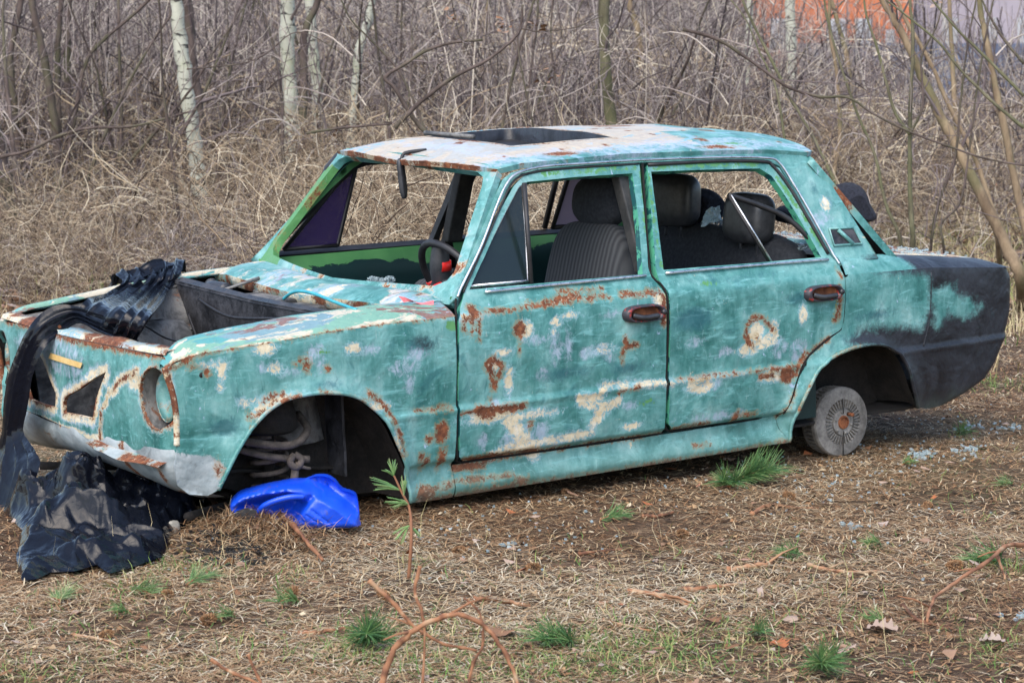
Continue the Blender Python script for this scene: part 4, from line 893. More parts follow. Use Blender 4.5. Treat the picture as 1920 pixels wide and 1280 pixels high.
# steering wheel tilted on its column
cen = np.array([-.855, .36, .90]); ax = np.array([-.86, 0, .50]); ax /= np.linalg.norm(ax); e1 = np.array([0, 1, 0]); e2 = np.cross(ax, e1)
sw = empty('steering_wheel', parent=car)
sw.parent = car
mb = MB(); a = np.linspace(0, 2 * math.pi, 49); r = .187
mb.grid(np.array([[cen + e1 * math.cos(t_) * (r + .014 * math.cos(q)) + e2 * math.sin(t_) * (r + .014 * math.cos(q)) + ax * .014 * math.sin(q) for t_ in a] for q in np.linspace(0, 2 * math.pi, 11)]), 0); mb.build('wheel_rim', [M['rubber']], sw)
for sg in (1, -1):
    mb = MB(); mb.tube(spline([cen + e1 * sg * .18 + e2 * .02, cen + e1 * sg * .08 - ax * .03 + e2 * .0, cen - ax * .035], 5), [.016] * 11, 8); mb.build('wheel_spoke', [M['plastic']], sw)
mb = MB(); mb.tube([cen - ax * .05, cen - ax * .01], [.055, .045], 16); mb.build('wheel_hub', [M['plastic']], sw)
mb = MB(); mb.tube([cen - ax * .04, cen - ax * .30], [.035, .05], 12); mb.build('steering_column', [M['plastic']], sw)
mb = MB(); th = np.linspace(2.75, 3.15, 8) ; tp = np.array([cen + e1 * math.cos(t_) * r + e2 * math.sin(t_) * r for t_ in th]); mb.tube(tp, .0165, 10)
tp = aty(826, 497, .36); mb.build('red_tape', [M['red']], sw)
mb = MB(); mb.tube([cen - ax * .02 + e2 * .0, cen - ax * .17 - np.array([0, 0, .0])], [.048, .050], 12); mb.build('grey_shroud', [M['plastic']], sw)
ca_ = aty(826, 458, .35); cb_ = aty(832, 552, .33)
mb = MB(); mb.tube(spline([ca_, (ca_ + cb_) / 2 + [.01, 0, 0], cb_], 5), [.030, .032, .034, .036, .038, .038, .037, .036, .036, .038, .042], 14); mb.build('grey_column', [M['plastic']], sw)
mb = MB(); mb.tube([ca_ + (cb_ - ca_) * .32 + [.003, 0, 0], ca_ + (cb_ - ca_) * .50 + [.005, 0, 0]], [.0385, .0405], 16); mb.build('red_tape_band', [M['red']], sw)
p_ = cen - ax * .075; mb = MB(); mb.tube([p_ - [0, 0, -.012], p_ - [0, 0, .02]], [.062, .062], 14); 
mb = MB(); mb.tube([cen - ax * .055, cen - ax * .085], [.0525, .0535], 16); mb.build('red_tape', [M['red']], sw)
# seats
def seat(x, y, lean, fold, label, zc_=0):
    s = empty('front_seat', parent=car); s['label'] = label
    soft_box('seat_cushion', (x + .25, y, .47 + zc_), (.50, .48, .17), M['fabric_rib'], s, rot=rotY(-.1))
    bk = soft_box('seat_back', (x - math.sin(lean) * .27, y, .55 + math.cos(lean) * .24 + zc_), (.15, .47, .58), M['fabric_rib'], s, rot=rotY(-lean), round_=.42, n=14)
    if not fold:
        hx = x - math.sin(lean) * .27 - math.sin(lean) * .38; hz = .55 + zc_ + math.cos(lean) * .24 + math.cos(lean) * .385
        soft_box('headrest', (hx + .02, y, hz), (.12, .30, .20), M['fabric'], bk, rot=rotY(-lean * .6), round_=.75, n=12)
        for dy in (-.06, .06): mb = MB(); mb.tube([(hx + .01, y + dy, hz - .16), (hx + .02, y + dy, hz)], .006, 8); mb.build('headrest_rod', [M['chrome']], bk)
    return s
seat(-1.41, .33, .24, False, 'driver seat of dark ribbed cloth', .01)
fs = seat(-1.05, -.36, 1.25, True, 'folded passenger seat back', .03)
soft_box('seat_back', (-.93, .12, .80), (.22, .20, .16), M['fabric_rib'], fs, rot=rotY(-.5), round_=.6)
rs = empty('rear_seat', parent=car)
soft_box('seat_cushion', (-2.0, 0, .50), (.50, 1.22, .18), M['fabric'], rs)
rb = soft_box('seat_back', (-2.30, -.02, .78), (.17, 1.24, .44), M['fabric'], rs, rot=rotY(-.28), round_=.45, n=16, wob=.03)
def head(x, y, z, ry, yaw=0, d=(.11, .27, .20)):
    R_ = np.array([[math.cos(yaw), -math.sin(yaw), 0], [math.sin(yaw), math.cos(yaw), 0], [0, 0, 1]]) @ np.array(rotY(ry))
    h_ = soft_box('headrest', (x, y, z), d, M['leather'], rb, rot=R_, round_=.5, n=12)
    for dy in (-.05, .05): mb = MB(); mb.tube([(x, y + dy, z - .15), (x, y + dy, z)], .006, 8); mb.build('headrest_rod', [M['chrome']], rs)
hp = aty(1262, 375, -.10); head(hp[0], -.10, hp[2], -.05, .25, (.12, .24, .215)); hp = aty(1404, 409, .36); head(hp[0], .36, hp[2], -.1, -.1, (.13, .25, .20))
mb = MB(); mb.grid(twist(quadgrid((-2.36, -.64, .93), (-2.75, -.60, .90), (-2.75, .60, .90), (-2.36, .66, .92), 10, 20)), 0, flip=True); mb.build('parcel_shelf', [M['bay_grey']], car)
# belts, door card trim, mirror
mp = aty(754, 335, .02)
mi = empty('rear_view_mirror', parent=car)
Rm = np.array([[math.cos(.9), -math.sin(.9), 0], [math.sin(.9), math.cos(.9), 0], [0, 0, 1]])
o = soft_box('mirror_shell', mp, (.022, .040, .150), M['plastic'], mi, rot=np.array([[math.cos(-.95), -math.sin(-.95), 0], [math.sin(-.95), math.cos(-.95), 0], [0, 0, 1]]) @ np.array(rotY(.10)), round_=.5)
mb = MB(); mb.tube(spline([mp + [0, 0, .06], mp + [-.02, -.01, .095], (mp[0] - .10, .04, 1.385)], 4), [.007] * 9, 8); mb.build('mirror_arm', [M['rubber']], mi)
mb = MB(); mb.box((-1.55, -.672, .82), (.12, .02, .035)); mb.build('door_pull', [M['plastic']], rd2, bevel=.004)
# ---- rear axle: finned brake drum, spring, axle tube
dc = aty(1580, 791, .68)                     # hub centre of the near drum
def drum(sg):
    o = empty('brake_drum', parent=car); c = np.array([dc[0], sg * .68, dc[2]])
    def ring(prof, mat, nm, par, n=64):
        rows = []
        for rr, yy_ in prof:
            a = np.linspace(0, 2 * math.pi, n + 1); rows.append(np.stack([c[0] + rr * np.cos(a), np.full(n + 1, c[1] - sg * yy_), c[2] + rr * np.sin(a)], 1))
        mb = MB(); mb.grid(np.array(rows), 0, flip=(sg < 0)); return mb.build(nm, [M[mat]], par, angle=25)
    b = ring([(.02, -.004), (.052, -.004), (.054, .004), (.088, .006), (.092, -.001), (.118, .000), (.136, .004), (.141, .012), (.141, .030), (.128, .034), (.128, .078), (.137, .080), (.137, .092), (.03, .094)], 'cast', 'drum_shell', o)
    for k in range(44):                       # cooling ribs across the rim and on the face
        a = k / 44 * 2 * math.pi; e = np.array([math.cos(a), 0, math.sin(a)]); t_ = np.array([-math.sin(a), 0, math.cos(a)])
        mb = MB(); mb.box(c + e * .133 - np.array([0, sg * .055, 0]), (.014, .048, .0045), rot=np.stack([e, [0, 1, 0], t_], 1)); mb.build('cooling_fin', [M['cast']], b, smooth=False)
        if k % 44 < 36:
            a = k / 36 * 2 * math.pi; e = np.array([math.cos(a), 0, math.sin(a)]); t_ = np.array([-math.sin(a), 0, math.cos(a)])
            mb = MB(); mb.box(c + e * .075 + np.array([0, sg * .0005, 0]), (.032, .008, .0045), rot=np.stack([e, [0, 1, 0], t_], 1)); mb.build('face_rib', [M['cast']], b, smooth=False)
    h_ = ring([(.001, -.004), (.020, -.004), (.021, -.010), (.026, -.010), (.029, .0)], 'rust', 'hub', o, 32)
    for k in range(6):
        a = k / 6 * 2 * math.pi + .3; e = np.array([math.cos(a), 0, math.sin(a)]); mb = MB()
        mb.tube([c + e * .044 + np.array([0, sg * .000, 0]), c + e * .044 + np.array([0, sg * .009, 0])], .006, 10); mb.build('bolt_boss', [M['cast']], h_)
    a = .9; e = np.array([-math.cos(a), 0, math.sin(a)]); mb = MB(); mb.tube([c + e * .040, c + e * .040 + np.array([0, sg * .035, 0])], .0075, 10); mb.build('wheel_stud', [M['rust']], h_)
    mb = MB(); mb.tube([c + [0.0, sg * .003, -.138], c + [.004, sg * .0075, -.06], c + [0, sg * .0065, -.035]], .0022, 4); mb.tube([c + [0.002, sg * .003, .095], c + [.004, sg * .0075, .06], c + [0, sg * .0065, .035]], .0022, 4); mb.build('crack', [M['under']], b)
    return c
c1_ = drum(1); c2_ = drum(-1)
mb = MB(); mb.tube([c1_ - [0, .06, 0], c1_ - [0, .16, 0], c2_ + [0, .16, 0], c2_ + [0, .06, 0]], [.05, .038, .038, .05], 14); mb.tube([(c1_[0], -.10, c1_[2]), (c1_[0], -.02, c1_[2]), (c1_[0], .06, c1_[2])], [.05, .13, .05], 16)
mb.tube([c1_ - [.0, .16, .04], (-1.75, .47, .25)], .02, 8); mb.tube([c1_ - [.0, .20, -.06], (-1.8, .42, .33)], .016, 8); mb.build('rear_axle', [M['arch']], car)
def coil(nm, c, r, z0, z1, turns, wire, par, mat='coil'):
    t_ = np.linspace(0, 1, int(turns * 18)); a = t_ * turns * 2 * math.pi; mb = MB()
    mb.tube(np.stack([c[0] + r * np.cos(a), c[1] + r * np.sin(a), z0 + (z1 - z0) * t_], 1), wire, 8); return mb.build(nm, [M[mat]], par)
coil('rear_spring', (c1_[0] + .09, .50), .062, .27, .52, 5, .0085, car); coil('rear_spring', (c1_[0] + .09, -.50), .062, .27, .52, 5, .0085, car)
# ---- front suspension: spring between two wishbones, strap round the top arm
for sg in (1, -1):
    fsus = empty('front_suspension', parent=car)
    cx_ = aty(505, 870, .60)[0]; cy_ = .60 * sg if sg > 0 else -.60
    coil('coil_spring', (cx_, cy_), .060, .255, .48, 5.2, .0095, fsus)
    mb = MB(); a = np.linspace(0, 2 * math.pi, 25)
    mb.grid(np.array([[(cx_ + rr * math.cos(q), cy_ + rr * math.sin(q), z) for q in a] for rr, z in ((.03, .60), (.085, .60), (.095, .56), (.105, .50), (.085, .485), (.07, .50))]), 0); mb.build('spring_cup', [M['arch']], fsus)
    mb = MB(); mb.tube(spline([(cx_ + .20, cy_ - .05 * sg, .50), (cx_ + .10, cy_ + .09 * sg, .47), (cx_ - .02, cy_ + .13 * sg, .455), (cx_ - .11, cy_ + .08 * sg, .49), (cx_ - .13, cy_ - .02 * sg, .53)], 6), [.014] * 25, 8)
    mb.tube(spline([(cx_ + .20, cy_ - .05 * sg, .47), (cx_ + .06, cy_ + .08 * sg, .42), (cx_ - .09, cy_ + .12 * sg, .395)], 5), .013, 7); mb.build('upper_wishbone', [M['coil']], fsus)
    if sg > 0:
        mb = MB(); q = aty(553, 870, .73); mb.tube(spline([q + [.0, 0, .035], q + [-.02, .01, .015], q + [.0, .01, -.01], q + [.018, 0, .01], q + [.0, 0, .035]], 5), .012, 7)
        mb.tube(spline([q, q + [-.035, .01, -.015], q + [-.055, .01, -.02]], 4), [.011, .009, .008, .007, .006, .006, .006, .005, .004], 6); mb.tube(spline([q + [0, 0, -.02], q + [.006, 0, -.07], q + [.0, 0, -.13]], 4), [.014, .014, .015, .016, .018, .019, .02, .021, .021], 8); mb.build('knotted_strap', [M['coil']], fsus)
    mb = MB(); mb.tube([(cx_, .40 * sg, .22), (cx_ - .02, cy_ + .12 * sg, .20)], [.03, .022], 8); mb.tube([(.30, .35 * sg, .28), (-.0, .55 * sg, .21)], .013, 8); mb.tube([(cx_, .42 * sg, .22), (cx_ + .33, .62 * sg, .235)], .016, 8); mb.tube([(cx_, cy_, .22), (cx_, cy_, .265)], [.09, .07], 14); mb.build('lower_wishbone', [M['arch']], fsus)
    mb = MB(); mb.tube([(cx_, cy_, .24), (cx_, cy_, .60)], .020, 10); mb.build('damper', [M['arch']], fsus)
# ================================================================ GROUND AND THINGS LYING ABOUT
FWD = RW[2].copy(); FWD[2] = 0; FWD /= np.linalg.norm(FWD); RGT = RW[0].copy(); RGT[2] = 0; RGT /= np.linalg.norm(RGT)
C0 = np.array([CW[0], CW[1], 0.0])
def gp(u, d, z=0.0):
    """ground point straight below picture column u at distance d"""
    return C0 + FWD * d + RGT * d * (u - 960) / F * 1.0 + np.array([0, 0, z])
def gh(p):
    p = np.atleast_2d(p)[:, :2]
    q = p - C0[:2]; d = q @ FWD[:2]
    h = .050 * (fnoise(p, .7, 5) - .5) + .022 * (fnoise(p, 3.2, 6) - .5) + .012 * (fnoise(p, 11, 7) - .5)
    c = gnd(470, 1005)[:2]; h = h + .055 * np.exp(-(np.linalg.norm((p - c) / [.26, .22], axis=1) ** 2))
    return h - .010 + np.where(d > 16, (fnoise(p, .25, 8) - .5) * .3 * np.clip((d - 16) / 20, 0, 1), 0)
def axis(lo, hi, flo, fhi, f):
    a = list(np.arange(flo, fhi, f)); s = f
    while a[-1] < hi: s *= 1.12; a.append(a[-1] + s)
    s = f
    while a[0] > lo: s *= 1.12; a.insert(0, a[0] - s)
    return np.array(a)
ds = axis(-40, 420, 5.2, 17, .045); ls = axis(-220, 220, -3.2, 3.2, .045)
D_, L_ = np.meshgrid(ds, ls, indexing='ij'); P = C0 + D_[..., None] * FWD + L_[..., None] * RGT
P[..., 2] = gh(P.reshape(-1, 3)[:, :2]).reshape(D_.shape)
t = NT('forest_soil')
n1 = t.noise(1.1, 6, .6); n2 = t.noise(14, 6, .7); n3 = t.noise(90, 4, .7, stretch=(1, 1, 1)); n4 = t.noise(.16, 4, .6)
c = t.ramp(t.math('ADD', t.math('MULTIPLY', n2, .6), t.math('MULTIPLY', n3, .4)), [(.36, (.028, .017, .011)), (.5, (.085, .052, .032)), (.60, (.17, .115, .072)), (.72, (.28, .20, .13))])
c = t.mix(t.math('MULTIPLY', t.step(n1, .45, .62), .5), c, (.045, .030, .021))
c = t.mix(t.math('MULTIPLY', t.step(n4, .50, .62), .5), c, (.12, .11, .055))
M['soil'] = t.done(c, .97, 0, t.bump(t.math('ADD', n2, n3), .8, .012), spec=.2)
mb = MB(); mb.grid(P, 0, flip=True); ground = mb.build('ground', [M['soil']]); ground['kind'] = 'structure'
if ground.data.polygons[0].normal.z < 0: ground.data.flip_normals()

def tone_mat(name, stops, rough=.85, spec=.3, trans=0):
    t = NT(name); c = t.ramp(t.attr('tone'), stops)
    for e in t.t.nodes:
        if e.type == 'VALTORGB': e.color_ramp.interpolation = 'LINEAR'
    n = t.noise(60, 3, .6); c = t.mix(t.math('MULTIPLY', n, .45), c, (.05, .035, .025))
    return t.done(c, rough, spec=spec)
M['needle'] = tone_mat('dry_pine_needle', [(0, (.030, .018, .010)), (.2, (.12, .060, .030)), (.42, (.30, .155, .070)), (.62, (.45, .30, .16)), (.82, (.56, .44, .27)), (1, (.65, .57, .42))])
M['leaf_dead'] = tone_mat('dead_leaf', [(0, (.09, .045, .025)), (.35, (.24, .12, .06)), (.6, (.34, .22, .15)), (.85, (.44, .36, .31)), (1, (.38, .13, .05))])
M['green_needle'] = tone_mat('green_pine_needle', [(0, (.026, .095, .038)), (.35, (.065, .20, .062)), (.75, (.17, .32, .095)), (1, (.36, .40, .19))], .5, .5)
M['grass'] = tone_mat('grass_blade', [(0, (.05, .13, .025)), (.3, (.12, .26, .05)), (.5, (.30, .33, .11)), (.75, (.50, .41, .22)), (1, (.62, .53, .33))], .8)
M['twig'] = tone_mat('bark_twig', [(0, (.028, .022, .026)), (.25, (.10, .078, .080)), (.5, (.25, .205, .20)), (.75, (.46, .40, .36)), (1, (.76, .68, .56))], .85)
M['vine'] = tone_mat('straw_vine', [(0, (.035, .024, .020)), (.25, (.12, .080, .056)), (.5, (.30, .22, .145)), (.75, (.56, .44, .29)), (1, (.80, .70, .52))])
M['stick'] = tone_mat('peeled_stick', [(0, (.05, .03, .02)), (.4, (.20, .085, .045)), (.7, (.38, .18, .09)), (1, (.48, .34, .21))], .8)
rng = np.random.default_rng(5)
def scatter(n, d0, d1, spread=.30, pw=1.0):
    """random ground spots in the wedge the camera looks over (and a margin beside it)"""
    d = d0 + (d1 - d0) * rng.random(n) ** pw; l = (rng.random(n) * 2 - 1) * (d * spread)
    return C0 + d[:, None] * FWD + l[:, None] * RGT
def blades(mb, P, L, W, yaw, pitch, tone, bend=.2):
    """thin bent strips of three cross-sections"""
    n = len(P); dr = np.stack([np.cos(yaw) * np.cos(pitch), np.sin(yaw) * np.cos(pitch), np.sin(pitch)], 1)
    sd_ = np.stack([-np.sin(yaw), np.cos(yaw), np.zeros(n)], 1) * (W / 2)[:, None]
    k = rng.normal(0, 1, (n, 3)) * (L * bend)[:, None]; k[:, 2] = np.abs(k[:, 2]) * .4
    a = P; b = P + dr * (L * .5)[:, None] + k * .35; c = P + dr * L[:, None]; c[:, 2] -= (L * bend * .3)
    up = np.zeros((n, 3)); up[:, 2] = W * .5
    V = np.stack([a - sd_, a + sd_, b - sd_ + up, b + sd_ + up, c - sd_ * .3, c + sd_ * .3], 1)
    base = (np.arange(n) * 6)[:, None]; q = np.concatenate([base + [0, 1, 3, 2], base + [2, 3, 5, 4]])
    mb.add(V.reshape(-1, 3), q, 0, tone=np.repeat(tone, 6))
# needle litter
P = np.concatenate([scatter(185000, 5.3, 11.5, .27), scatter(50000, 11, 17, .28)]); n = len(P); dd = (P - C0) @ FWD
clump = fnoise(P, 1.8, 3); keep = rng.random(n) < np.clip(.55 + 2.2 * (clump - .38), .25, 1); P = P[keep]; dd = dd[keep]; n = len(P)
P[:, 2] = gh(P) + rng.random(n) ** 2 * .016
tone = np.clip(rng.normal(.58, .24, n) + (fnoise(P, 1.0, 9) - .5) * .7, 0, 1)
w = np.where(dd > 11, .0042, .0027) * rng.uniform(.7, 1.5, n)
mb = MB(); blades(mb, P, rng.uniform(.035, .095, n), w, rng.random(n) * 6.283, rng.normal(0, .10, n), tone, .12)
nl = mb.build('pine_needle_litter', [M['needle']], smooth=False); nl['kind'] = 'stuff'
# bark flakes, scales and leaf crumbs
def flakes(name, P, size, mat, tone, tilt=.5, kind='stuff'):
    n = len(P); k = 5; a = np.sort(rng.random((n, k)) * .9 + np.arange(k)) / k * 2 * math.pi; r = size[:, None] * rng.uniform(.5, 1, (n, k)); as_ = rng.uniform(.35, 1, n)[:, None]
    q = np.stack([r * np.cos(a), r * np.sin(a) * as_, rng.normal(0, .18, (n, k)) * size[:, None]], -1)
    y = rng.random(n) * 6.28; tx = np.clip(rng.normal(0, tilt, n), -1, 1); ty = np.clip(rng.normal(0, tilt, n), -1, 1)
    cy, sy = np.cos(y), np.sin(y); X = q[..., 0] * cy[:, None] - q[..., 1] * sy[:, None]; Y = q[..., 0] * sy[:, None] + q[..., 1] * cy[:, None]
    Z = q[..., 2] + X * np.tan(tx)[:, None] * .6 + Y * np.tan(ty)[:, None] * .6; Z = np.maximum(Z, -.003)
    V = np.stack([X, Y, Z], -1) + P[:, None]; V = np.concatenate([V, V.mean(1, keepdims=True) + [0, 0, .15] * size[:, None, None]], 1)
    base = (np.arange(n) * (k + 1))[:, None]; T = np.concatenate([base + [i, (i + 1) % k, k] for i in range(k)])
    mb = MB(); mb.add(V.reshape(-1, 3), T, 0, tone=np.repeat(tone, k + 1)); o = mb.build(name, [mat], smooth=False); o['kind'] = kind; return o
P = scatter(15000, 5.3, 16, .30); P[:, 2] = gh(P) + rng.random(len(P)) * .010
flakes('bark_flakes', P, rng.uniform(.006, .017, len(P)), M['needle'], np.clip(rng.normal(.45, .3, len(P)), 0, 1), .3)
P = scatter(26000, 14, 50, .30, .75); P[:, 2] = gh(P) + rng.random(len(P)) * .04
flakes('fallen_leaves', P, rng.uniform(.03, .075, len(P)), M['leaf_dead'], np.clip(rng.normal(.5, .28, len(P)), 0, 1), .5)
P = scatter(500, 5.4, 13, .30); P[:, 2] = gh(P) + .012
flakes('scattered_dead_leaves', P, rng.uniform(.015, .035, len(P)), M['leaf_dead'], np.clip(rng.normal(.6, .28, len(P)), 0, 1), .35)
# small stones / soil crumbs and cones in the litter
# glass crumbs on the ground
def crumbs(P, size, name):
    n = len(P); V = np.array([[x, y, z] for z in (0, 1) for y in (-1, 1) for x in (-1, 1)], float) * [.5, .5, .7]
    V = V[None] * rng.uniform(.5, 1.4, (n, 8, 3)) * size[:, None, None]; y = rng.random(n) * 6.28
    c, s = np.cos(y)[:, None], np.sin(y)[:, None]; V = np.stack([V[..., 0] * c - V[..., 1] * s, V[..., 0] * s + V[..., 1] * c, V[..., 2]], -1) + P[:, None]
    b = (np.arange(n) * 8)[:, None]; q = np.concatenate([b + f for f in ([0, 2, 3, 1], [4, 5, 7, 6], [0, 1, 5, 4], [2, 6, 7, 3], [0, 4, 6, 2], [1, 3, 7, 5])])
    mb = MB(); mb.add(V.reshape(-1, 3), q); o = mb.build(name, [M['shard']], smooth=False); o['kind'] = 'stuff'; return o
pts = []
for (u, v, su, sv, k) in ((1700, 850, 90, 22, 90), (1560, 890, 90, 20, 45), (1820, 800, 60, 16, 40), (1560, 925, 110, 25, 30), (1010, 985, 80, 30, 40), (850, 1010, 60, 25, 20), (1330, 900, 120, 22, 22), (1640, 1000, 160, 40, 20), (400, 1050, 80, 25, 8), (1250, 1000, 250, 60, 12), (760, 980, 50, 30, 8)):
    for _ in range(k):
        pts.append(gnd(u + random.gauss(0, su), v + random.gauss(0, sv)))
P = np.array(pts); P[:, 2] = gh(P) + .008
crumbs(P, rng.uniform(.004, .010, len(P)), 'broken_glass_crumbs')
pts = []
for (u, v, k) in ((1728, 858, 26), (1812, 845, 20), (1815, 803, 14), (1890, 802, 14), (1370, 905, 8), (955, 1020, 8), (1905, 1150, 9), (1600, 985, 8)):
    for _ in range(k): pts.append(gnd(u + random.gauss(0, 16), v + random.gauss(0, 4)))
P = np.array(pts); P[:, 2] = gh(P) + .006; crumbs(P, rng.uniform(.008, .018, len(P)), 'broken_glass_lumps')
# grass: dry tufts behind the car, green patches in front
def grass(name, P, L, W, tone, up=1.2, mat='grass'):
    mb = MB(); n = len(P); blades(mb, P, L, W, rng.random(n) * 6.283, np.clip(rng.normal(up, .35, n), .05, 1.55), tone, .28)
    o = mb.build(name, [M[mat]], smooth=False); o['kind'] = 'stuff'; return o
pts = []
for (u, v, su, sv, k) in ((330, 1060, 60, 14, 500), (395, 970, 40, 15, 380), (250, 1100, 50, 12, 220), (680, 1210, 45, 25, 900), (840, 1180, 60, 25, 600), (1240, 1215, 60, 25, 700), (1060, 1190, 60, 18, 500), (1180, 1190, 60, 20, 400), (1100, 1260, 120, 14, 800), (1860, 1215, 40, 22, 350), (1380, 1190, 30, 15, 220), (1500, 1040, 70, 12, 160), (1640, 1025, 20, 6, 90), (1870, 722, 35, 8, 500), (1800, 820, 14, 7, 150), (150, 1240, 90, 16, 360), (550, 1080, 25, 8, 120), (1900, 1060, 40, 8, 260), (1440, 880, 20, 5, 90), (60, 1265, 40, 10, 200), (900, 1240, 260, 30, 2600), (1500, 1200, 260, 45, 1300), (300, 1180, 220, 50, 1100), (1250, 1060, 350, 60, 900), (1850, 900, 80, 60, 500), (780, 1050, 15, 10, 60)):
    for _ in range(k): pts.append(gnd(u + random.gauss(0, su), v + random.gauss(0, sv)))
P = np.array(pts); P[:, 2] = gh(P)
grass('green_grass', P[::2], rng.uniform(.015, .06, len(P[::2])) * (.6 + fnoise(P[::2], 3, 2)), np.full(len(P[::2]), .0024), np.clip(rng.normal(.30, .22, len(P[::2])), 0, .9), .45)
P = scatter(52000, 12.0, 26, .30); cl = fnoise(P, .8, 22); P = P[(cl > .50) | (rng.random(len(P)) < .12)]; P[:, 2] = gh(P); nn = fnoise(P, 2, 4)
grass('dry_grass', P, rng.uniform(.05, .22, len(P)), np.full(len(P), .0056), np.clip(.86 + rng.normal(0, .13, len(P)) - .9 * np.maximum(nn - .55, 0) * 3, .15, 1), 1.05)
P = scatter(260, 5.4, 8, .3); P[:, 2] = gh(P); grass('dry_stalks', P, rng.uniform(.04, .20, len(P)), np.full(len(P), .0014), np.clip(rng.normal(.80, .1, len(P)), 0, 1), 1.1)

# ---- pine sprigs, torn off and lying with their green needles
def sprig(name, base, yaw, size, label, tone=.35, up=.35, nn=150, stem=True):
    o = empty(name, base); tag(o, label, 'pine sprig', 'green pine sprigs on the litter')
    L = size; ax_ = np.array([math.cos(yaw) * math.cos(up), math.sin(yaw) * math.cos(up), math.sin(up)]); side = np.array([-math.sin(yaw), math.cos(yaw), 0]); upv = np.cross(ax_, side) * -1
    S0 = np.array(spline([(0, 0, .004), ax_ * L * .35 + [0, 0, .01], ax_ * L * .75], 5))
    mb = MB(); mb.tube(S0, np.linspace(.0045, .002, len(S0)), 6, tone=np.full(len(S0) * 6, .55)); mb.tube([S0[3], S0[3] + side * L * .3 + ax_ * L * .2], [.003, .0015], 5, tone=np.full(10, .55)); mb.build('twig', [M['stick']], o)
    k = rng.random(nn); i = (k * (len(S0) - 1)); i0 = np.clip(i.astype(int), 0, len(S0) - 2); B = S0[i0] + (S0[i0 + 1] - S0[i0]) * (i - i0)[:, None]; sel = rng.random(nn) < .35
    B[sel] = S0[3] + (side * L * .3 + ax_ * L * .2) * rng.random((sel.sum(), 1))
    a = rng.random(nn) * 6.283; dv = ax_ * rng.uniform(.35, 1.1, (nn, 1)) + (np.cos(a)[:, None] * side + np.sin(a)[:, None] * upv) * .75; dv[:, 2] = np.where(dv[:, 2] < -.05, np.abs(dv[:, 2]) * .4, dv[:, 2]); dv /= np.linalg.norm(dv, axis=1)[:, None]
    ln = rng.uniform(.25, .70, nn) * L; E1 = B + dv * ln[:, None] * .5; E2 = B + dv * ln[:, None]; E2[:, 2] -= ln * .08; E2[:, 2] = np.maximum(E2[:, 2], .002)
    mb = MB(); batch_tubes(mb, np.stack([B, E1, E2], 1), np.stack([np.full(nn, .0011), np.full(nn, .0010), np.full(nn, .0004)], 1) * (1 + .3 * (L > .12)), 3, tone=np.clip(rng.normal(tone * .6 + .32, .22, nn), 0, 1))
    nd = mb.build('green_needles', [M['green_needle']], o); nd['kind'] = 'stuff'; return o
for u, v, yaw, sz, lb, tn, up, nn in (
  (1375, 905, 2.4, .20, 'large dark green pine sprig beside the sill ahead of the rear drum', .22, .35, 380),
  (1370, 912, .6, .16, 'second sprig tangled with the large one under the sill', .28, .3, 220),
  (1795, 818, 1.2, .10, 'small green sprig next to glass lumps behind the brake drum', .35, .5, 110),
  (350, 1100, 3.4, .12, 'bright green sprig on the litter in front of the black plastic pile', .55, .2, 130),
  (240, 1108, 2.0, .12, 'yellow green sprig left of the bright one below the plastic pile', .7, .12, 110),
  (240, 1150, .4, .08, 'little bright sprig below and between the two larger ones', .6, .15, 80),
  (110, 1135, 4.0, .10, 'pale sprig at the far left in front of the plastic', .75, .2, 90),
  (560, 1125, .3, .11, 'green sprig with a brown cone in the middle left foreground', .6, .2, 110),
  (1125, 975, 2.6, .12, 'thin green sprig on the bare soil under the front door', .45, .2, 100),
  (1530, 1255, 1.0, .15, 'dense green sprig in the lower right foreground', .40, .4, 230),
  (1650, 1015, .2, .09, 'yellowish sprig on the right of the open litter', .6, .1, 90),
  (1500, 1035, .2, .12, 'flat green sprig left of the yellowish one', .5, .1, 110),
  (1690, 875, 2.0, .07, 'tiny bluish sprig under the rear of the wreck', .5, .5, 60),
  (1665, 1160, 5.6, .08, 'green sprig beside the oak leaf', .6, .15, 70),
  (1900, 905, .1, .09, 'sprig at the right edge of the picture below the tail', .5, .1, 70),
  (1880, 1045, .1, .16, 'green sprig under the crooked branch at the right edge', .40, .15, 200),
  (690, 1205, 1.0, .16, 'blurred bluish green sprig left of the bent foreground twig', .15, .5, 260),
  (1075, 1195, .2, .16, 'broad green sprig in the lower middle foreground', .30, .2, 230),
  (440, 1155, .4, .09, 'faint sprig left of the sprig with the cone', .65, .1, 70), (1410, 1185, 1.2, .10, 'small sprig above the dense one in the lower right', .35, .3, 90)):
    b = gnd(u, v); b[2] = float(gh(b)[0]) + .004; sprig('pine_sprig', b, yaw, sz, lb, tn, up, nn)
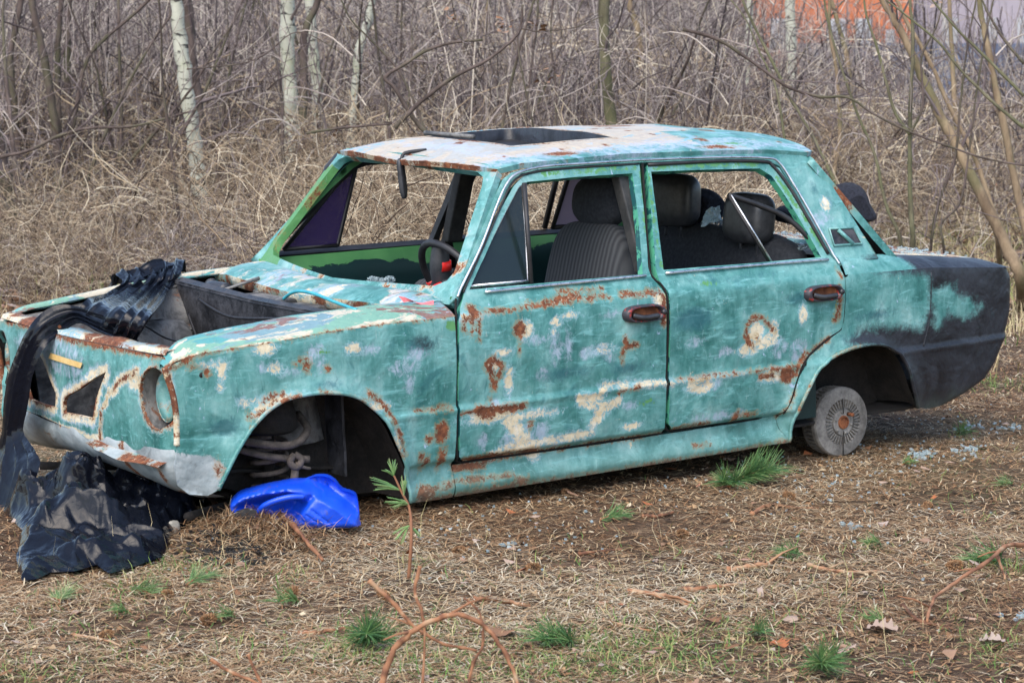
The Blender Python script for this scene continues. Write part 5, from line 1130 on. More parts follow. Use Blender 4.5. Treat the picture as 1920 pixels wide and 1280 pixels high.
# ---- sticks and branches
def stick(name, px, r, label, tone=.5, lift=.008, cat='stick', group='sticks on the litter', side_br=0, dist=None):
    pts = []
    for q in px:
        if dist: p = atd(q[0], q[1], dist)
        else:
            p = gnd(q[0], q[1]); p[2] = float(gh(p)[0]) + lift + (q[2] if len(q) > 2 else 0)
            if len(q) > 2: p = gnd(q[0], q[1], q[2])
        pts.append(p)
    pts = np.array(spline(pts, 6)); o0 = pts[0].copy(); n = len(pts); pts = pts + (rng.random(pts.shape) - .5) * r * .5
    rr = r * np.linspace(1, .5, n) * (1 + .30 * (rng.random(n) - .5)); rr[::7] *= 1.3
    mb = MB(); mb.tube(pts, rr, 7, tone=np.repeat(np.clip(tone + rng.normal(0, .17, n), 0, 1), 7))
    for s in range(side_br):
        i = rng.integers(n // 4, n - 2); dv = rng.normal(0, 1, 3); dv[2] = abs(dv[2]) * .3; dv /= np.linalg.norm(dv); L = r * rng.uniform(8, 16)
        mb.tube([pts[i], pts[i] + dv * L * .5, pts[i] + dv * L + [0, 0, -L * .1]], [r * .5, r * .35, r * .2], 5, tone=np.full(15, tone))
    o = mb.build(name, [M['stick']], shift=o0); tag(o, label, cat, group); return o
stick('stick', [(512, 990), (545, 1010), (575, 1030), (604, 1060)], .011, 'orange brown stick leaning out from the blue canister', .58, .03)
stick('stick', [(548, 1016), (575, 1014), (598, 1010)], .006, 'thin side twig beside the orange stick', .5)
stick('stick', [(1410, 965), (1430, 955), (1452, 945)], .009, 'short dark red stick in the middle of the litter', .5)
stick('stick', [(1460, 948), (1500, 952), (1535, 950)], .005, 'thin reddish stick right of the short dark red one', .5)
stick('stick', [(1283, 1103), (1330, 1098), (1390, 1092)], .009, 'orange brown stick in front of the front door', .6)
stick('branch', [(1365, 1065), (1400, 1062), (1440, 1058), (1448, 1050)], .011, 'greyish knotty branch piece right of the orange brown stick', .8, side_br=1)
stick('branch', [(1515, 1058), (1560, 1068), (1610, 1068), (1655, 1062)], .007, 'pale yellowish long branch lying across the litter', .95, side_br=2)
stick('branch', [(1180, 1108), (1220, 1112), (1265, 1120), (1290, 1130)], .011, 'grey mossy branch left of the orange brown stick', .75, side_br=2)
stick('stick', [(888, 1122), (940, 1120), (990, 1128)], .009, 'flat grey brown stick below the sill in the middle', .55, side_br=1)
stick('stick', [(1205, 970), (1235, 968), (1265, 962)], .008, 'small dark stick close below the sill', .3)
stick('stick', [(1085, 1028), (1130, 1022), (1168, 1020)], .006, 'dark thin stick under the front door', .35)
stick('branch', [(1925, 1020, .03), (1885, 1024, .05), (1858, 1048, .05), (1800, 1085, .03), (1752, 1122, .02), (1738, 1165, .0)], .008, 'crooked brown branch rising at the right edge', .62, side_br=3)
stick('stick', [(1872, 1045, .03), (1885, 1085, .0)], .006, 'short twig hanging from the crooked branch', .6)
stick('branch', [(1692, 1130), (1725, 1160), (1760, 1170), (1800, 1182)], .006, 'dark thin branch below the crooked one', .35, side_br=3)
stick('stick', [(1130, 1155), (1170, 1165), (1220, 1178)], .005, 'pale stick in the lower middle', .9)
stick('stick', [(560, 1185), (610, 1180), (665, 1170)], .008, 'reddish bark strip in the lower left', .6)
stick('stick', [(140, 1190), (200, 1200), (228, 1210)], .005, 'thin grey bent stick in the lower left corner', .8)
stick('stick', [(395, 935), (412, 948), (425, 960)], .012, 'thick brown stick poking out under the nose of the wreck', .35)
# blurred bent twig close to the camera
stick('bent_twig', [(705, 1330), (722, 1262), (745, 1208), (800, 1168), (858, 1152), (915, 1180), (955, 1240), (985, 1330)], .0085, 'blurred arching reddish twig close to the camera', .62, cat='twig', group=None, dist=5.75, side_br=2)
stick('bent_twig', [(692, 1088), (735, 1128), (775, 1172), (830, 1205), (895, 1218)], .0060, 'blurred straight twig crossing behind the arching one', .58, cat='twig', group=None, dist=5.85, side_br=1)
stick('bent_twig', [(788, 1060), (778, 1110), (792, 1150), (796, 1200), (790, 1330)], .0050, 'blurred upright twig beside the arching one', .6, cat='twig', group=None, dist=5.8)
stick('bent_twig', [(870, 1330), (885, 1250), (905, 1205), (900, 1150), (870, 1120)], .0045, 'blurred thin grey twig inside the arch', .4, cat='twig', group=None, dist=5.8)
stick('bent_twig', [(395, 1235), (430, 1258), (500, 1290), (520, 1330)], .0055, 'blurred reddish twig at the bottom edge on the left', .6, cat='twig', group=None, dist=5.8)
stick('bent_twig', [(465, 1225), (480, 1262), (498, 1300), (505, 1340)], .0045, 'blurred short twig next to the bottom left one', .55, cat='twig', group=None, dist=5.8)
# young pine in front of the wheel opening
sd0 = gnd(766, 1085); pl = empty('pine_seedling', sd0); tag(pl, 'young pine seedling with a bare stem standing before the front wheel opening', 'seedling')
S1 = [gnd(766, 1085), atd(771, 1010, 7.45), atd(768, 955, 7.5), atd(752, 920, 7.5), atd(738, 890, 7.5)]; S1 = np.array(spline(S1, 6)) - sd0
mb = MB(); mb.tube(S1, np.linspace(.006, .003, len(S1)), 7, tone=np.full(len(S1) * 7, .5)); mb.build('stem', [M['stick']], pl)
mb = MB(); pp = []
for (u, v), tips in (((738, 892), [(729, 862), (740, 862), (722, 880), (745, 870)]), ((750, 918), [(698, 893), (700, 905), (720, 918), (704, 915)]), ((765, 945), [(726, 942), (728, 932), (748, 938), (735, 950)]), ((757, 930), [(757, 890), (763, 900), (752, 900)]), ((766, 985), [(735, 1000), (742, 1010), (790, 1005), (752, 1020)])):
    for tu, tv in tips:
        for _ in range(4):
            a = atd(u, v, 7.5) - sd0; b = atd(tu + random.gauss(0, 3), tv + random.gauss(0, 2), 7.5 + random.gauss(0, .02)) - sd0; pp.append([a, (a + b) / 2 + [0, 0, .004], b])
pp = np.array(pp); batch_tubes(mb, pp, np.tile([[.0018, .0020, .0008]], (len(pp), 1)), 4, tone=np.clip(rng.normal(.68, .15, len(pp)), 0, 1)); nd = mb.build('needles', [M['green_needle']], pl); nd['kind'] = 'stuff'
# oak leaves
def oak(u, v, s, label, tone):
    o = []; k = 15
    for i in range(k):
        tt = i / (k - 1); wv = (.18 + .34 * math.sin(math.pi * tt) ** .8) * (1 + .42 * math.cos(i * 2 * math.pi / 3.4)); o.append((tt, wv))
    pts = [(a, b) for a, b in o] + [(a, -b * .9) for a, b in o[::-1]]
    b = gnd(u, v); b[2] = float(gh(b)[0]) + .014; V, T, be = triangulate([(p[0] * s, p[1] * s) for p in pts], [], s * .12); yw = random.random() * 6
    z = .18 * s * (fnoise(V, 3 / s, 3) - .5) + np.abs(V[:, 1]) * .35; X = V[:, 0] * math.cos(yw) - V[:, 1] * math.sin(yw); Y = V[:, 0] * math.sin(yw) + V[:, 1] * math.cos(yw)
    mb = MB(); mb.add(np.stack([X, Y, z], 1) , T, 0, tone=np.full(len(V), tone)); x = mb.build('oak_leaf', [M['leaf_dead']]); x.location = b; tag(x, label, 'leaf', 'fallen oak leaves'); return x
oak(1625, 1180, .085, 'pinkish brown lobed oak leaf on the right of the litter', .72); oak(1445, 1205, .06, 'bright orange leaf scrap in the lower right', 1.0); oak(935, 1195, .09, 'brown curled leaf in the lower middle', .4); oak(1345, 1170, .05, 'brown leaf below the pale stick', .3); oak(1885, 1210, .07, 'whitish leaf at the lower right edge', .8)
# pine cones
def cone_mesh():
    mb = MB(); 
    for i in range(70):
        tt = (i + .5) / 70; a = i * 2.39996; z = -1 + 2 * tt; r = .62 * math.sqrt(max(0, 1 - z * z)) + .02; c = np.array([r * math.cos(a), r * math.sin(a), z]); e = np.array([math.cos(a), math.sin(a), .35]); s_ = np.array([-math.sin(a), math.cos(a), 0])
        w = .20; V = [c * .55, c + s_ * w - [0, 0, .1], c + e * .22, c - s_ * w - [0, 0, .1], c + [0, 0, .18]]
        mb.add(V, [[0, 1, 2], [0, 2, 3], [1, 4, 2], [2, 4, 3]], 0, tone=.25 + .3 * random.random())
    return mb
cone0 = cone_mesh().build('pine_cone', [M['needle']], smooth=False)
cpos = [(315, 1120, 'beside the bright green sprig below the plastic heap'), (430, 1062, 'on the needle heap left of the orange stick'), (860, 1030, 'on the bare soil below the sill'), (1062, 925, 'in the shadow close under the sill'), (1740, 945, 'on the litter to the right of the brake drum'),
  (545, 1112, 'touching the green sprig in the middle left'), (200, 1195, 'near the thin grey bent stick at lower left'), (390, 1165, 'left of the faint sprig in the lower left'), (1280, 1000, 'in the open litter in front of the doors'), (1480, 935, 'above the short dark red stick'), (1790, 1060, 'left of the crooked branch at the right'), (1000, 1060, 'above the flat grey brown stick'), (720, 1120, 'left of the seedling stem')]
for i, (u, v, lb) in enumerate(cpos):
    c = cone0 if i == 0 else cone0.copy()
    if i: COL.objects.link(c)
    b = gnd(u, v); b[2] = float(gh(b)[0]) + .014; c.location = b; s = random.uniform(.018, .025); c.scale = (s, s, s * 1.15); c.rotation_euler = (math.pi / 2 + random.gauss(0, .3), random.gauss(0, .4), random.random() * 6)
    tag(c, 'brown pine cone ' + lb, 'pine cone', 'pine cones in the litter')

# ================================================================ BLACK PLASTIC
def tri(x): return 1 - 2 * np.abs((x % 1) - .5)
def crumple(q, seed, f0=5, f1=20, n=9, sharp=1.0):
    """sum of straight sharp creases running in random directions, each only in part of the sheet"""
    g = np.random.default_rng(seed); out = 0
    wq = q + .035 * (np.stack([fnoise(q, 5, seed + i) for i in (1, 2, 3)], 1) - .5) * 2
    for k in range(n):
        f = f0 * (f1 / f0) ** (k / (n - 1)); dv = g.normal(0, 1, 3); dv /= np.linalg.norm(dv)
        m = sstep(.40, .62, vnoise(q, f * .35, seed + 40 + k)); out = out + m * tri(wq @ dv * f * .5 + g.random()) / f
    return out
def drape(E1, E2, n=110, m=60, folds=7, amp=.016, seed=1, crum=.045):
    A = np.array(spline(E1, 8)); B = np.array(spline(E2, 8)); ta = np.linspace(0, 1, len(A)); tt = np.linspace(0, 1, n)
    A = np.stack([np.interp(tt, ta, A[:, i]) for i in range(3)], 1); tb = np.linspace(0, 1, len(B)); B = np.stack([np.interp(tt, tb, B[:, i]) for i in range(3)], 1)
    s = np.linspace(0, 1, m); G = A[:, None] * (1 - s[None, :, None]) + B[:, None] * s[None, :, None]
    nr = np.cross(np.gradient(G, axis=0), np.gradient(G, axis=1)); nr /= np.linalg.norm(nr, axis=2, keepdims=True) + 1e-9
    if (nr.mean((0, 1)) @ (CB - G.mean((0, 1)))) < 0: nr = -nr
    T_, S_ = np.meshgrid(tt, s, indexing='ij'); q = np.stack([T_.ravel() * 2, S_.ravel() * 1.2, np.full(T_.size, seed * 1.7)], 1)
    wp = (vnoise(q * [.45, 1.3, 1], 1.0, seed) - .5) * 1.8
    ph = S_.ravel() * folds + wp; fold = tri(ph) ** 1.2; fold2 = tri(ph * 2.3 + .3) ; m2 = sstep(.3, .7, vnoise(q * [.4, 2.5, 1], 1.0, seed + 3))
    W = np.linalg.norm(A - B, axis=1)[:, None] / np.linalg.norm(A - B, axis=1).max()
    d = amp * (1.6 * fold + .55 * fold2 * m2) + crum * crumple(G.reshape(-1, 3), seed, 9, 34, 7)
    G = G + nr * (d.reshape(T_.shape) * (.35 + .65 * W))[..., None]
    e = (fnoise(np.stack([tt * 9, tt * 0 + seed, tt * 0], 1), 1, 4) - .5) * .03
    G[:, :3] += (A - B)[:, None] / (np.linalg.norm(A - B, axis=1)[:, None, None] + 1e-6) * e[:, None, None] * np.array([1, .6, .3])[None, :, None]
    G[:, -3:] -= (A - B)[:, None] / (np.linalg.norm(A - B, axis=1)[:, None, None] + 1e-6) * e[::-1][:, None, None] * np.array([.3, .6, 1])[None, :, None]
    return G
def xs(L): return [atx(u, v, x) for u, v, x in L]
def ys(L): return [aty(u, v, y) for u, v, y in L]
sheet = empty('plastic_sheet', B2W((.5, -.3, .2))); tag(sheet, 'black plastic sheet draped from the engine bay over the nose of the wreck', 'plastic sheet')
def sheet_part(nm, G, mt='bag'):
    mb = MB(); W_ = B2W(G) - np.array(sheet.location); mb.grid(W_, 0); return mb.build(nm, [M[mt]], sheet, angle=28)
e1 = ys([(206, 540, -.78), (212, 517, -.76), (228, 530, -.66), (200, 556, -.56)]) + xs([(168, 575, .40), (150, 592, .44)])
e2 = ys([(350, 512, -.80), (346, 490, -.74), (338, 512, -.64), (318, 548, -.50)]) + xs([(292, 594, .40), (262, 642, .445)])
sheet_part('draped_plastic', drape(e1, e2, 150, 110, 5.5, .015, 3, .007))
e1 = ys([(228, 528, -.70), (232, 514, -.74), (262, 506, -.74), (278, 494, -.74), (300, 491, -.74)]); e2 = ys([(240, 545, -.62), (258, 530, -.66), (285, 520, -.66), (310, 508, -.68), (335, 500, -.70)])
sheet_part('gathered_plastic', drape(e1, e2, 60, 40, 1.2, .006, 8, .05))
xx = [.43, .44, .45, .47, .53, .60, .63, .645, .65, .66, .70, .76, .80]
L1 = [(250, 622), (215, 600), (175, 582), (140, 574), (100, 578), (58, 612), (27, 680), (12, 750), (5, 815), (-6, 850), (-22, 905), (-28, 970), (-22, 1034)]
L2 = [(266, 642), (232, 638), (190, 622), (150, 606), (115, 628), (84, 655), (66, 700), (54, 765), (46, 808), (66, 838), (82, 875), (48, 955), (27, 1030)]
sheet_part('hanging_plastic', drape(xs([(u, v, x) for (u, v), x in zip(L1, xx)]), xs([(u, v, x) for (u, v), x in zip(L2, xx)]), 220, 60, 3.0, .016, 5))
# crumpled heap on the ground under the nose
out = [(30, 1052), (42, 1092), (70, 1088), (95, 1076), (140, 1074), (180, 1062), (205, 1078), (250, 1066), (305, 1046), (318, 1020), (330, 1000), (372, 985), (380, 955)]
fo = [gnd(*p)[:2] for p in out] + [gnd(385, 925)[:2], gnd(330, 895)[:2], gnd(150, 900)[:2], gnd(40, 915)[:2], gnd(5, 960)[:2], gnd(45, 1000)[:2]]
ctr = np.mean(fo, 0)
V, T, be = triangulate([tuple(p - ctr) for p in fo], [], .0062)
W_ = V + ctr; hh = np.zeros(len(V))
for u, v, h_, s_ in ((150, 858, .22, .12), (105, 885, .15, .13), (60, 930, .08, .12), (225, 890, .15, .12), (290, 925, .10, .11), (340, 945, .09, .10), (190, 950, .11, .14), (120, 985, .06, .12), (270, 980, .06, .12), (70, 1055, .03, .08), (180, 1025, .045, .12), (270, 1020, .05, .10)):
    c = gnd(u, v, h_)[:2]; hh = (hh ** 3 + (h_ * np.exp(-(np.linalg.norm(W_ - c, axis=1) / s_) ** 2 * .8)) ** 3) ** (1 / 3)
ed = polydist(V, [tuple(p - ctr) for p in fo]); es = np.clip(ed / .045, 0, 1) ** .6
q = np.concatenate([W_, hh[:, None] * 2.0], 1)
cz_ = crumple(q, 21, 4, 13, 8) * .24 + crumple(q, 77, 14, 44, 10) * .27; cz_ = cz_ - cz_.mean(); z = hh + cz_ * np.clip(.35 + hh / .12, 0, 1.3) + .012; z = .006 + np.maximum(z, .008) * es
sh = np.stack([crumple(q, 31, 5, 20, 6), crumple(q, 32, 5, 20, 6)], 1); sh = (sh - sh.mean(0)) * .22 * es[:, None]
P = np.concatenate([V + sh, (z)[:, None]], 1); mb = MB(); mb.add(P, T[:, ::1]); bag = mb.build('crumpled_plastic', [M['bag']], angle=24)
if bag.data.polygons[10].normal.z < 0: bag.data.flip_normals()
bag.location = (ctr[0], ctr[1], 0); tag(bag, 'shiny black plastic crumpled in a heap on the ground under the nose', 'plastic heap')
# thin wire lying over the sheet
mb = MB(); P = B2W(np.array(spline(ys([(178, 584, -.30), (182, 570, -.36), (200, 563, -.38)]) + xs([(178, 598, .36), (193, 603, .36), (212, 595, .36), (245, 604, .34), (270, 610, .30), (300, 628, .22), (318, 636, .15), (345, 642, .10)]), 6))); o0 = P[0].copy(); mb.tube(P[12:], .0035, 5); wr_ = mb.build('wire', [M['rubber']], shift=o0); tag(wr_, 'thin black wire lying over the plastic in the engine bay', 'wire')
mb = MB(); sb_ = gnd(326, 1002); st_ = fnoise(np.zeros((1, 3)), 1, 1)
for a_ in range(1):
    th2, ph2 = np.meshgrid(np.linspace(0, 2 * math.pi, 13), np.linspace(0, math.pi, 8), indexing='ij'); Q = np.stack([np.cos(th2) * np.sin(ph2), np.sin(th2) * np.sin(ph2), np.cos(ph2)], -1); Q = np.sign(Q) * np.abs(Q) ** .7 * [.022, .016, .030]; Q += (fnoise(Q.reshape(-1, 3), 60, 2).reshape(13, 8)[..., None] - .5) * .012; mb.grid(Q + [0, 0, .02], 0)
st_ = mb.build('stone', [simple('pale_stone', (.22, .21, .18), (.42, .40, .35), 30)], smooth=False); st_.location = (sb_[0] , sb_[1], 0); tag(st_, 'small pale angular stone at the right foot of the plastic heap', 'stone')
# ================================================================ BLUE CANISTER, crushed
cb = gnd(555, 1000); yawc = math.atan2(RGT[1], RGT[0]); can = empty('canister', cb); can.rotation_euler = (0, 0, yawc); tag(can, 'crushed bright blue plastic canister lying under the front wheel opening', 'canister')
# outline measured on the photo at the canister's own distance; local x right, y away, z up; the block is 0.2 m deep
dcan = float((cb - C0) @ FWD) - .02
def cl(u, v):
    p = ray(u, v) @ MW.T; p = CW + p * (dcan / (p @ FWD)); return ((p - cb) @ RGT, p[2] + .012)
CO = spline([cl(*p) for p in ((431, 948), (440, 936), (452, 929), (500, 917), (545, 909), (568, 908), (590, 901), (612, 902), (628, 912), (640, 926), (660, 933), (669, 944), (673, 985), (668, 995), (600, 1000), (550, 1003), (522, 992), (500, 985), (470, 978), (436, 966))], 5, True)
V, T, be = triangulate([tuple(p) for p in CO], [], .0055); ed = polydist(V, [tuple(p) for p in CO])
ridge = [cl(560, 912), cl(585, 930), cl(612, 944), cl(645, 966), cl(674, 990)]
def above(V, L):
    """height of a point over a polyline that runs left to right"""
    L = np.array(L); return V[:, 1] - np.interp(V[:, 0], L[:, 0], L[:, 1])
R_ = .028; e_ = np.clip(ed / R_, 0, 1); round_ = np.sqrt(np.maximum(0, 1 - (1 - e_) ** 2))
yf = -.085 * round_
up_ = np.maximum(0, above(V, ridge)) * (V[:, 0] > ridge[0][0] - .02); yf = yf + np.minimum(up_ * 1.9, .075) * round_
hollow = [cl(*p) for p in ((442, 955), (462, 940), (500, 930), (540, 925), (566, 932), (574, 948), (556, 975), (530, 988), (505, 985), (470, 972))]
hd_ = sd(V, 'p', hollow); yf = yf + .085 * sstep(-.014, .034, hd_)
def groove(L, w=.0028, dpt=.005): return dpt * np.exp(-(polydist(V, [cl(*p) for p in L], False) / w) ** 2)
for k in range(3): yf = yf + groove([(565 + 11 * k, 975 - 9 * k), (590 + 11 * k, 990 - 7 * k), (598 + 14 * k, 998 - 5 * k)]) + groove([(590 + 9 * k, 904), (597 + 9 * k, 920), (606 + 10 * k, 934)])
yf = yf + .02 * groove([(545, 1000), (560, 965), (585, 935)], .012, 1.0) + (fnoise(V, 9, 3) - .5) * .018 * round_ + .5 * (crumple(np.concatenate([V, V[:, :1] * 0], 1), 5, 6, 18, 5) - .05) * round_ * .4
yb_ = .085 * round_ + .03
mb = MB(); mb.add(np.stack([V[:, 0], yf, V[:, 1]], 1), T); mb.add(np.stack([V[:, 0], yb_, V[:, 1]], 1), T[:, ::-1])
iv, inv = np.unique(be.reshape(-1), return_inverse=True); be2 = inv.reshape(-1, 2); k = len(iv)
mb.add(np.concatenate([np.stack([V[iv, 0], yf[iv], V[iv, 1]], 1), np.stack([V[iv, 0], yb_[iv], V[iv, 1]], 1)]), np.stack([be2[:, 1], be2[:, 0], be2[:, 0] + k, be2[:, 1] + k], 1))
cbody = mb.build('canister_body', [M['can']], can); bm = bmesh.new(); bm.from_mesh(cbody.data); bmesh.ops.remove_doubles(bm, verts=bm.verts, dist=.0003); bmesh.ops.recalc_face_normals(bm, faces=bm.faces); bm.to_mesh(cbody.data); bm.free()
for p in cbody.data.polygons: p.use_smooth = True
cbody.data.set_sharp_from_angle(angle=math.radians(50))
def c3(u, v, y): a = cl(u, v); return (a[0], y, a[1])
mb = MB(); mb.tube(spline([c3(487, 962, -.05), c3(500, 948, -.075), c3(522, 938, -.082), c3(548, 932, -.080), c3(572, 932, -.070)], 6), [.0105] * 25, 10); mb.build('canister_handle', [M['can']], can)
mb = MB(); V, T, be = triangulate([c3(440, 975, 0)[::2], c3(447, 958, 0)[::2], c3(470, 950, 0)[::2], c3(487, 955, 0)[::2], c3(478, 975, 0)[::2]], [], .01); mb.add(np.stack([V[:, 0], -.06 - V[:, 1] * .3 + .01 * np.sin(V[:, 0] * 60), V[:, 1]], 1), T); mb.build('grey_flap', [M['leather']], can)
P = np.array([np.array(can.location) + RGT * rng.uniform(-.2, .24) + FWD * rng.uniform(-.06, .06) + np.array([0, 0, 0]) for _ in range(70)]); P[:, 2] = .10 + rng.random(70) * .05
P = np.array([np.array(can.location) + RGT * (q_ - .02) + FWD * rng.uniform(-.13, -.08) for q_ in rng.uniform(-.2, .22, 160)]); P[:, 2] = gh(P) + rng.random(160) ** 2 * .05
mb = MB(); blades(mb, P, rng.uniform(.04, .08, 160), np.full(160, .0026), rng.random(160) * 6.28, rng.normal(.35, .3, 160), np.clip(rng.normal(.5, .22, 160), 0, 1), .15); o = mb.build('needles_on_canister', [M['needle']], smooth=False); o['kind'] = 'stuff'
# needle and soil heap by the canister
P = np.array([gnd(490 + random.gauss(0, 55), 1000 + random.gauss(0, 18)) for _ in range(3600)]); P[:, 2] = gh(P) + rng.random(len(P)) * .028
mb = MB(); n = len(P); blades(mb, P, rng.uniform(.03, .08, n), np.full(n, .0026), rng.random(n) * 6.28, rng.normal(.1, .3, n), np.clip(rng.normal(.45, .22, n), 0, 1), .15); o = mb.build('needle_heap', [M['needle']], smooth=False); o['kind'] = 'stuff'
P = np.array([gnd(430 + random.gauss(0, 45), 1035 + random.gauss(0, 14)) for _ in range(500)]); P[:, 2] = gh(P) + .008; crumb_s = rng.uniform(.004, .012, len(P)); o = crumbs(P, crumb_s, 'soil_crumbs'); o.data.materials[0] = M['under']
# glass on the boot, shelf and rear seat
pts = [f for f in (np.array([rng.uniform(-3.30, -2.74), rng.uniform(-.60, .60), .93]) for _ in range(420))]
P = np.array(pts); P[:, 2] = np.interp(P[:, 0], [-3.34, -3.25, -2.7], [.80 + .025, .84, .893]) + .016 * (1 - (P[:, 1] / .66) ** 2) + .001
P = twist(P); crumbs(B2W(P), rng.uniform(.005, .013, len(P)), 'glass_crumbs_on_boot')
P = np.concatenate([np.stack([rng.uniform(-2.5, -2.34, 200), rng.uniform(-.35, .62, 200), np.full(200, .935)], 1), np.stack([rng.normal(-2.42, .05, 160), rng.normal(.02, .07, 160), .94 + rng.random(160) * .08], 1)]); crumbs(B2W(P), rng.uniform(.006, .018, len(P)), 'glass_crumbs_on_shelf')
mb = MB(); gq = quadgrid(aty(1312, 424, .12), aty(1356, 414, .12), aty(1348, 384, .10), aty(1324, 392, .10), 8, 8); gq += (rng.random(gq.shape) - .5) * .012; mb.grid(B2W(gq), 0); sg_ = mb.build('shattered_pane', [M['crazed']], smooth=False); tag(sg_, 'crazed bluish piece of window glass on the parcel shelf', 'glass')
P = np.array([twist(aty(1205 / 3 * 0 + random.uniform(690, 740), random.uniform(522, 533), .12)) for _ in range(60)]); crumbs(B2W(P), rng.uniform(.006, .014, 60), 'glass_crumbs_on_scuttle')
# black felt rug stuffed through the rear window
def cloth_blob(nm, px, yA, yB, label, thick=.10, seed=1):
    A = [aty(u, v, (yA + yB) / 2) for u, v in px]; mb = MB(); cA = np.mean(A, 0); rows = []
    for tt in np.linspace(0, 1, 14):
        row = []
        for p in spline(A, 5, True) + [A[0]]:
            q = np.array(p); q = cA + (q - cA) * math.sin(math.pi * (.12 + .76 * tt)) ** .5; q[1] += (yB - yA) * (tt - .5); row.append(q)
        rows.append(row)
    R = np.array(rows); nz = fnoise(R.reshape(-1, 3), 9, seed).reshape(R.shape[:2]); R += (nz[..., None] - .5) * .05 * np.array([1, .3, 1])
    mb.grid(B2W(R), 0)
    for e_ in (0, -1): V = np.concatenate([B2W(R[e_, :-1]), [B2W(R[e_].mean(0))]]); k = len(V) - 1; mb.add(V, [[i, (i + 1) % k, k] for i in range(k)])
    o = mb.build(nm, [M['felt']]); tag(o, label, 'rug', None); return o
cloth_blob('felt_rug', [(1562, 348), (1590, 344), (1610, 352), (1622, 380), (1636, 405), (1632, 414), (1600, 415), (1560, 412), (1530, 415), (1470, 416), (1450, 402), (1470, 390), (1520, 385)], .36, .16, 'black felt rug hanging out of the rear window over the boot', seed=4)
cloth_blob('felt_rug', [(1298, 372), (1320, 358), (1338, 362), (1350, 385), (1340, 408), (1300, 422), (1292, 400)], .0, -.16, 'black felt bundle on the shelf behind the far headrest', seed=9)
# ================================================================ BUILDINGS FAR BEHIND
def gpw(u, d, z=0.0): return gp(u, d, z)
def bbox(nm, u0, u1, d, depth, z0, z1, mat, par, grp=None, dz=0):
    a = gp(u0, d); b = gp(u1, d); mb = MB(); o = np.array(par.location) if par else 0
    ww = np.linalg.norm(b - a); c = (a + b) / 2 + FWD * depth / 2; mb.box((0, 0, 0), (ww, depth, z1 - z0), rot=np.stack([RGT, FWD, [0, 0, 1]], 1))
    mb.v = [v + c + [0, 0, (z0 + z1) / 2] - o for v in mb.v]; return mb.build(nm, [mat], par, smooth=False)
def flat(name, c, c2=None, r=.8): return simple(name, tuple(x * .85 for x in c), c2 or c, .8, r, .1, .01)
M['orange'] = flat('orange_render', (.50, .16, .07)); M['white'] = flat('white_frame', (.42, .44, .47)); M['dwin'] = flat('window_pane', (.05, .07, .10), r=.2)
M['bluef'] = flat('blue_sheet_fence', (.095, .12, .19), (.13, .16, .24)); M['lilac'] = flat('lilac_render', (.36, .33, .38)); M['greyb'] = flat('grey_blue_render', (.40, .43, .52)); M['roofm'] = flat('dark_roof', (.10, .07, .08)); M['brickd'] = flat('brown_wall', (.20, .12, .13))
def building(nm, label, u0, u1, d, h, matn, wins, roof='roofm', storey0=1.4):
    o = empty(nm, gp((u0 + u1) / 2, d)); tag(o, label, 'building'); bbox('wall', u0, u1, d, 8, -.3, h, M[matn], o)
    bbox('roof', u0 - 5, u1 + 5, d - .5, 9, h, h + .35, M[roof], o)
    for (a, b, z0, z1) in wins:
        w = bbox('window', a, b, d - .06, .1, z0, z1, M['white'], o); g = bbox('pane', a + 4, b - 4, d - .09, .04, z0 + .12, z1 - .12, M['dwin'], w)
    return o
building('orange_building', 'bright orange rendered building with white windows behind the trees at top right', 1395, 1705, 112, 7.5, 'orange', [(1545, 1580, 2.1, 3.6), (1598, 1630, 2.1, 3.6), (1655, 1672, 1.9, 3.1), (1440, 1475, 2.2, 3.6), (1560, 1590, 5, 6.4), (1450, 1480, 5, 6.4)])
building('lilac_building', 'pale lilac building beside the orange one at the top right', 1712, 2150, 120, 7.0, 'lilac', [(1760, 1790, 2.4, 3.8), (1830, 1860, 2.4, 3.8), (1900, 1930, 2.4, 3.8), (1760, 1790, 5, 6.2)])
building('grey_building', 'pale grey blue house glimpsed through branches at top left', 120, 420, 118, 4.6, 'greyb', [(165, 195, 2.4, 3.6), (235, 262, 2.4, 3.6), (330, 360, 2.4, 3.6)])
building('low_building', 'low pale shed behind the birches at upper left', 445, 760, 135, 5.2, 'greyb', [(480, 505, 2.2, 3.4), (560, 590, 2.2, 3.4)])
fen = empty('blue_fence', gp(1680, 96)); tag(fen, 'dark blue sheet metal fence below the orange building', 'fence')
for i in range(28):
    u = 1495 + i * 24; bbox('fence_sheet', u, u + 23.2, 96 + (.06 if i % 2 else 0), .05, 0, 2.35, M['bluef'], fen)
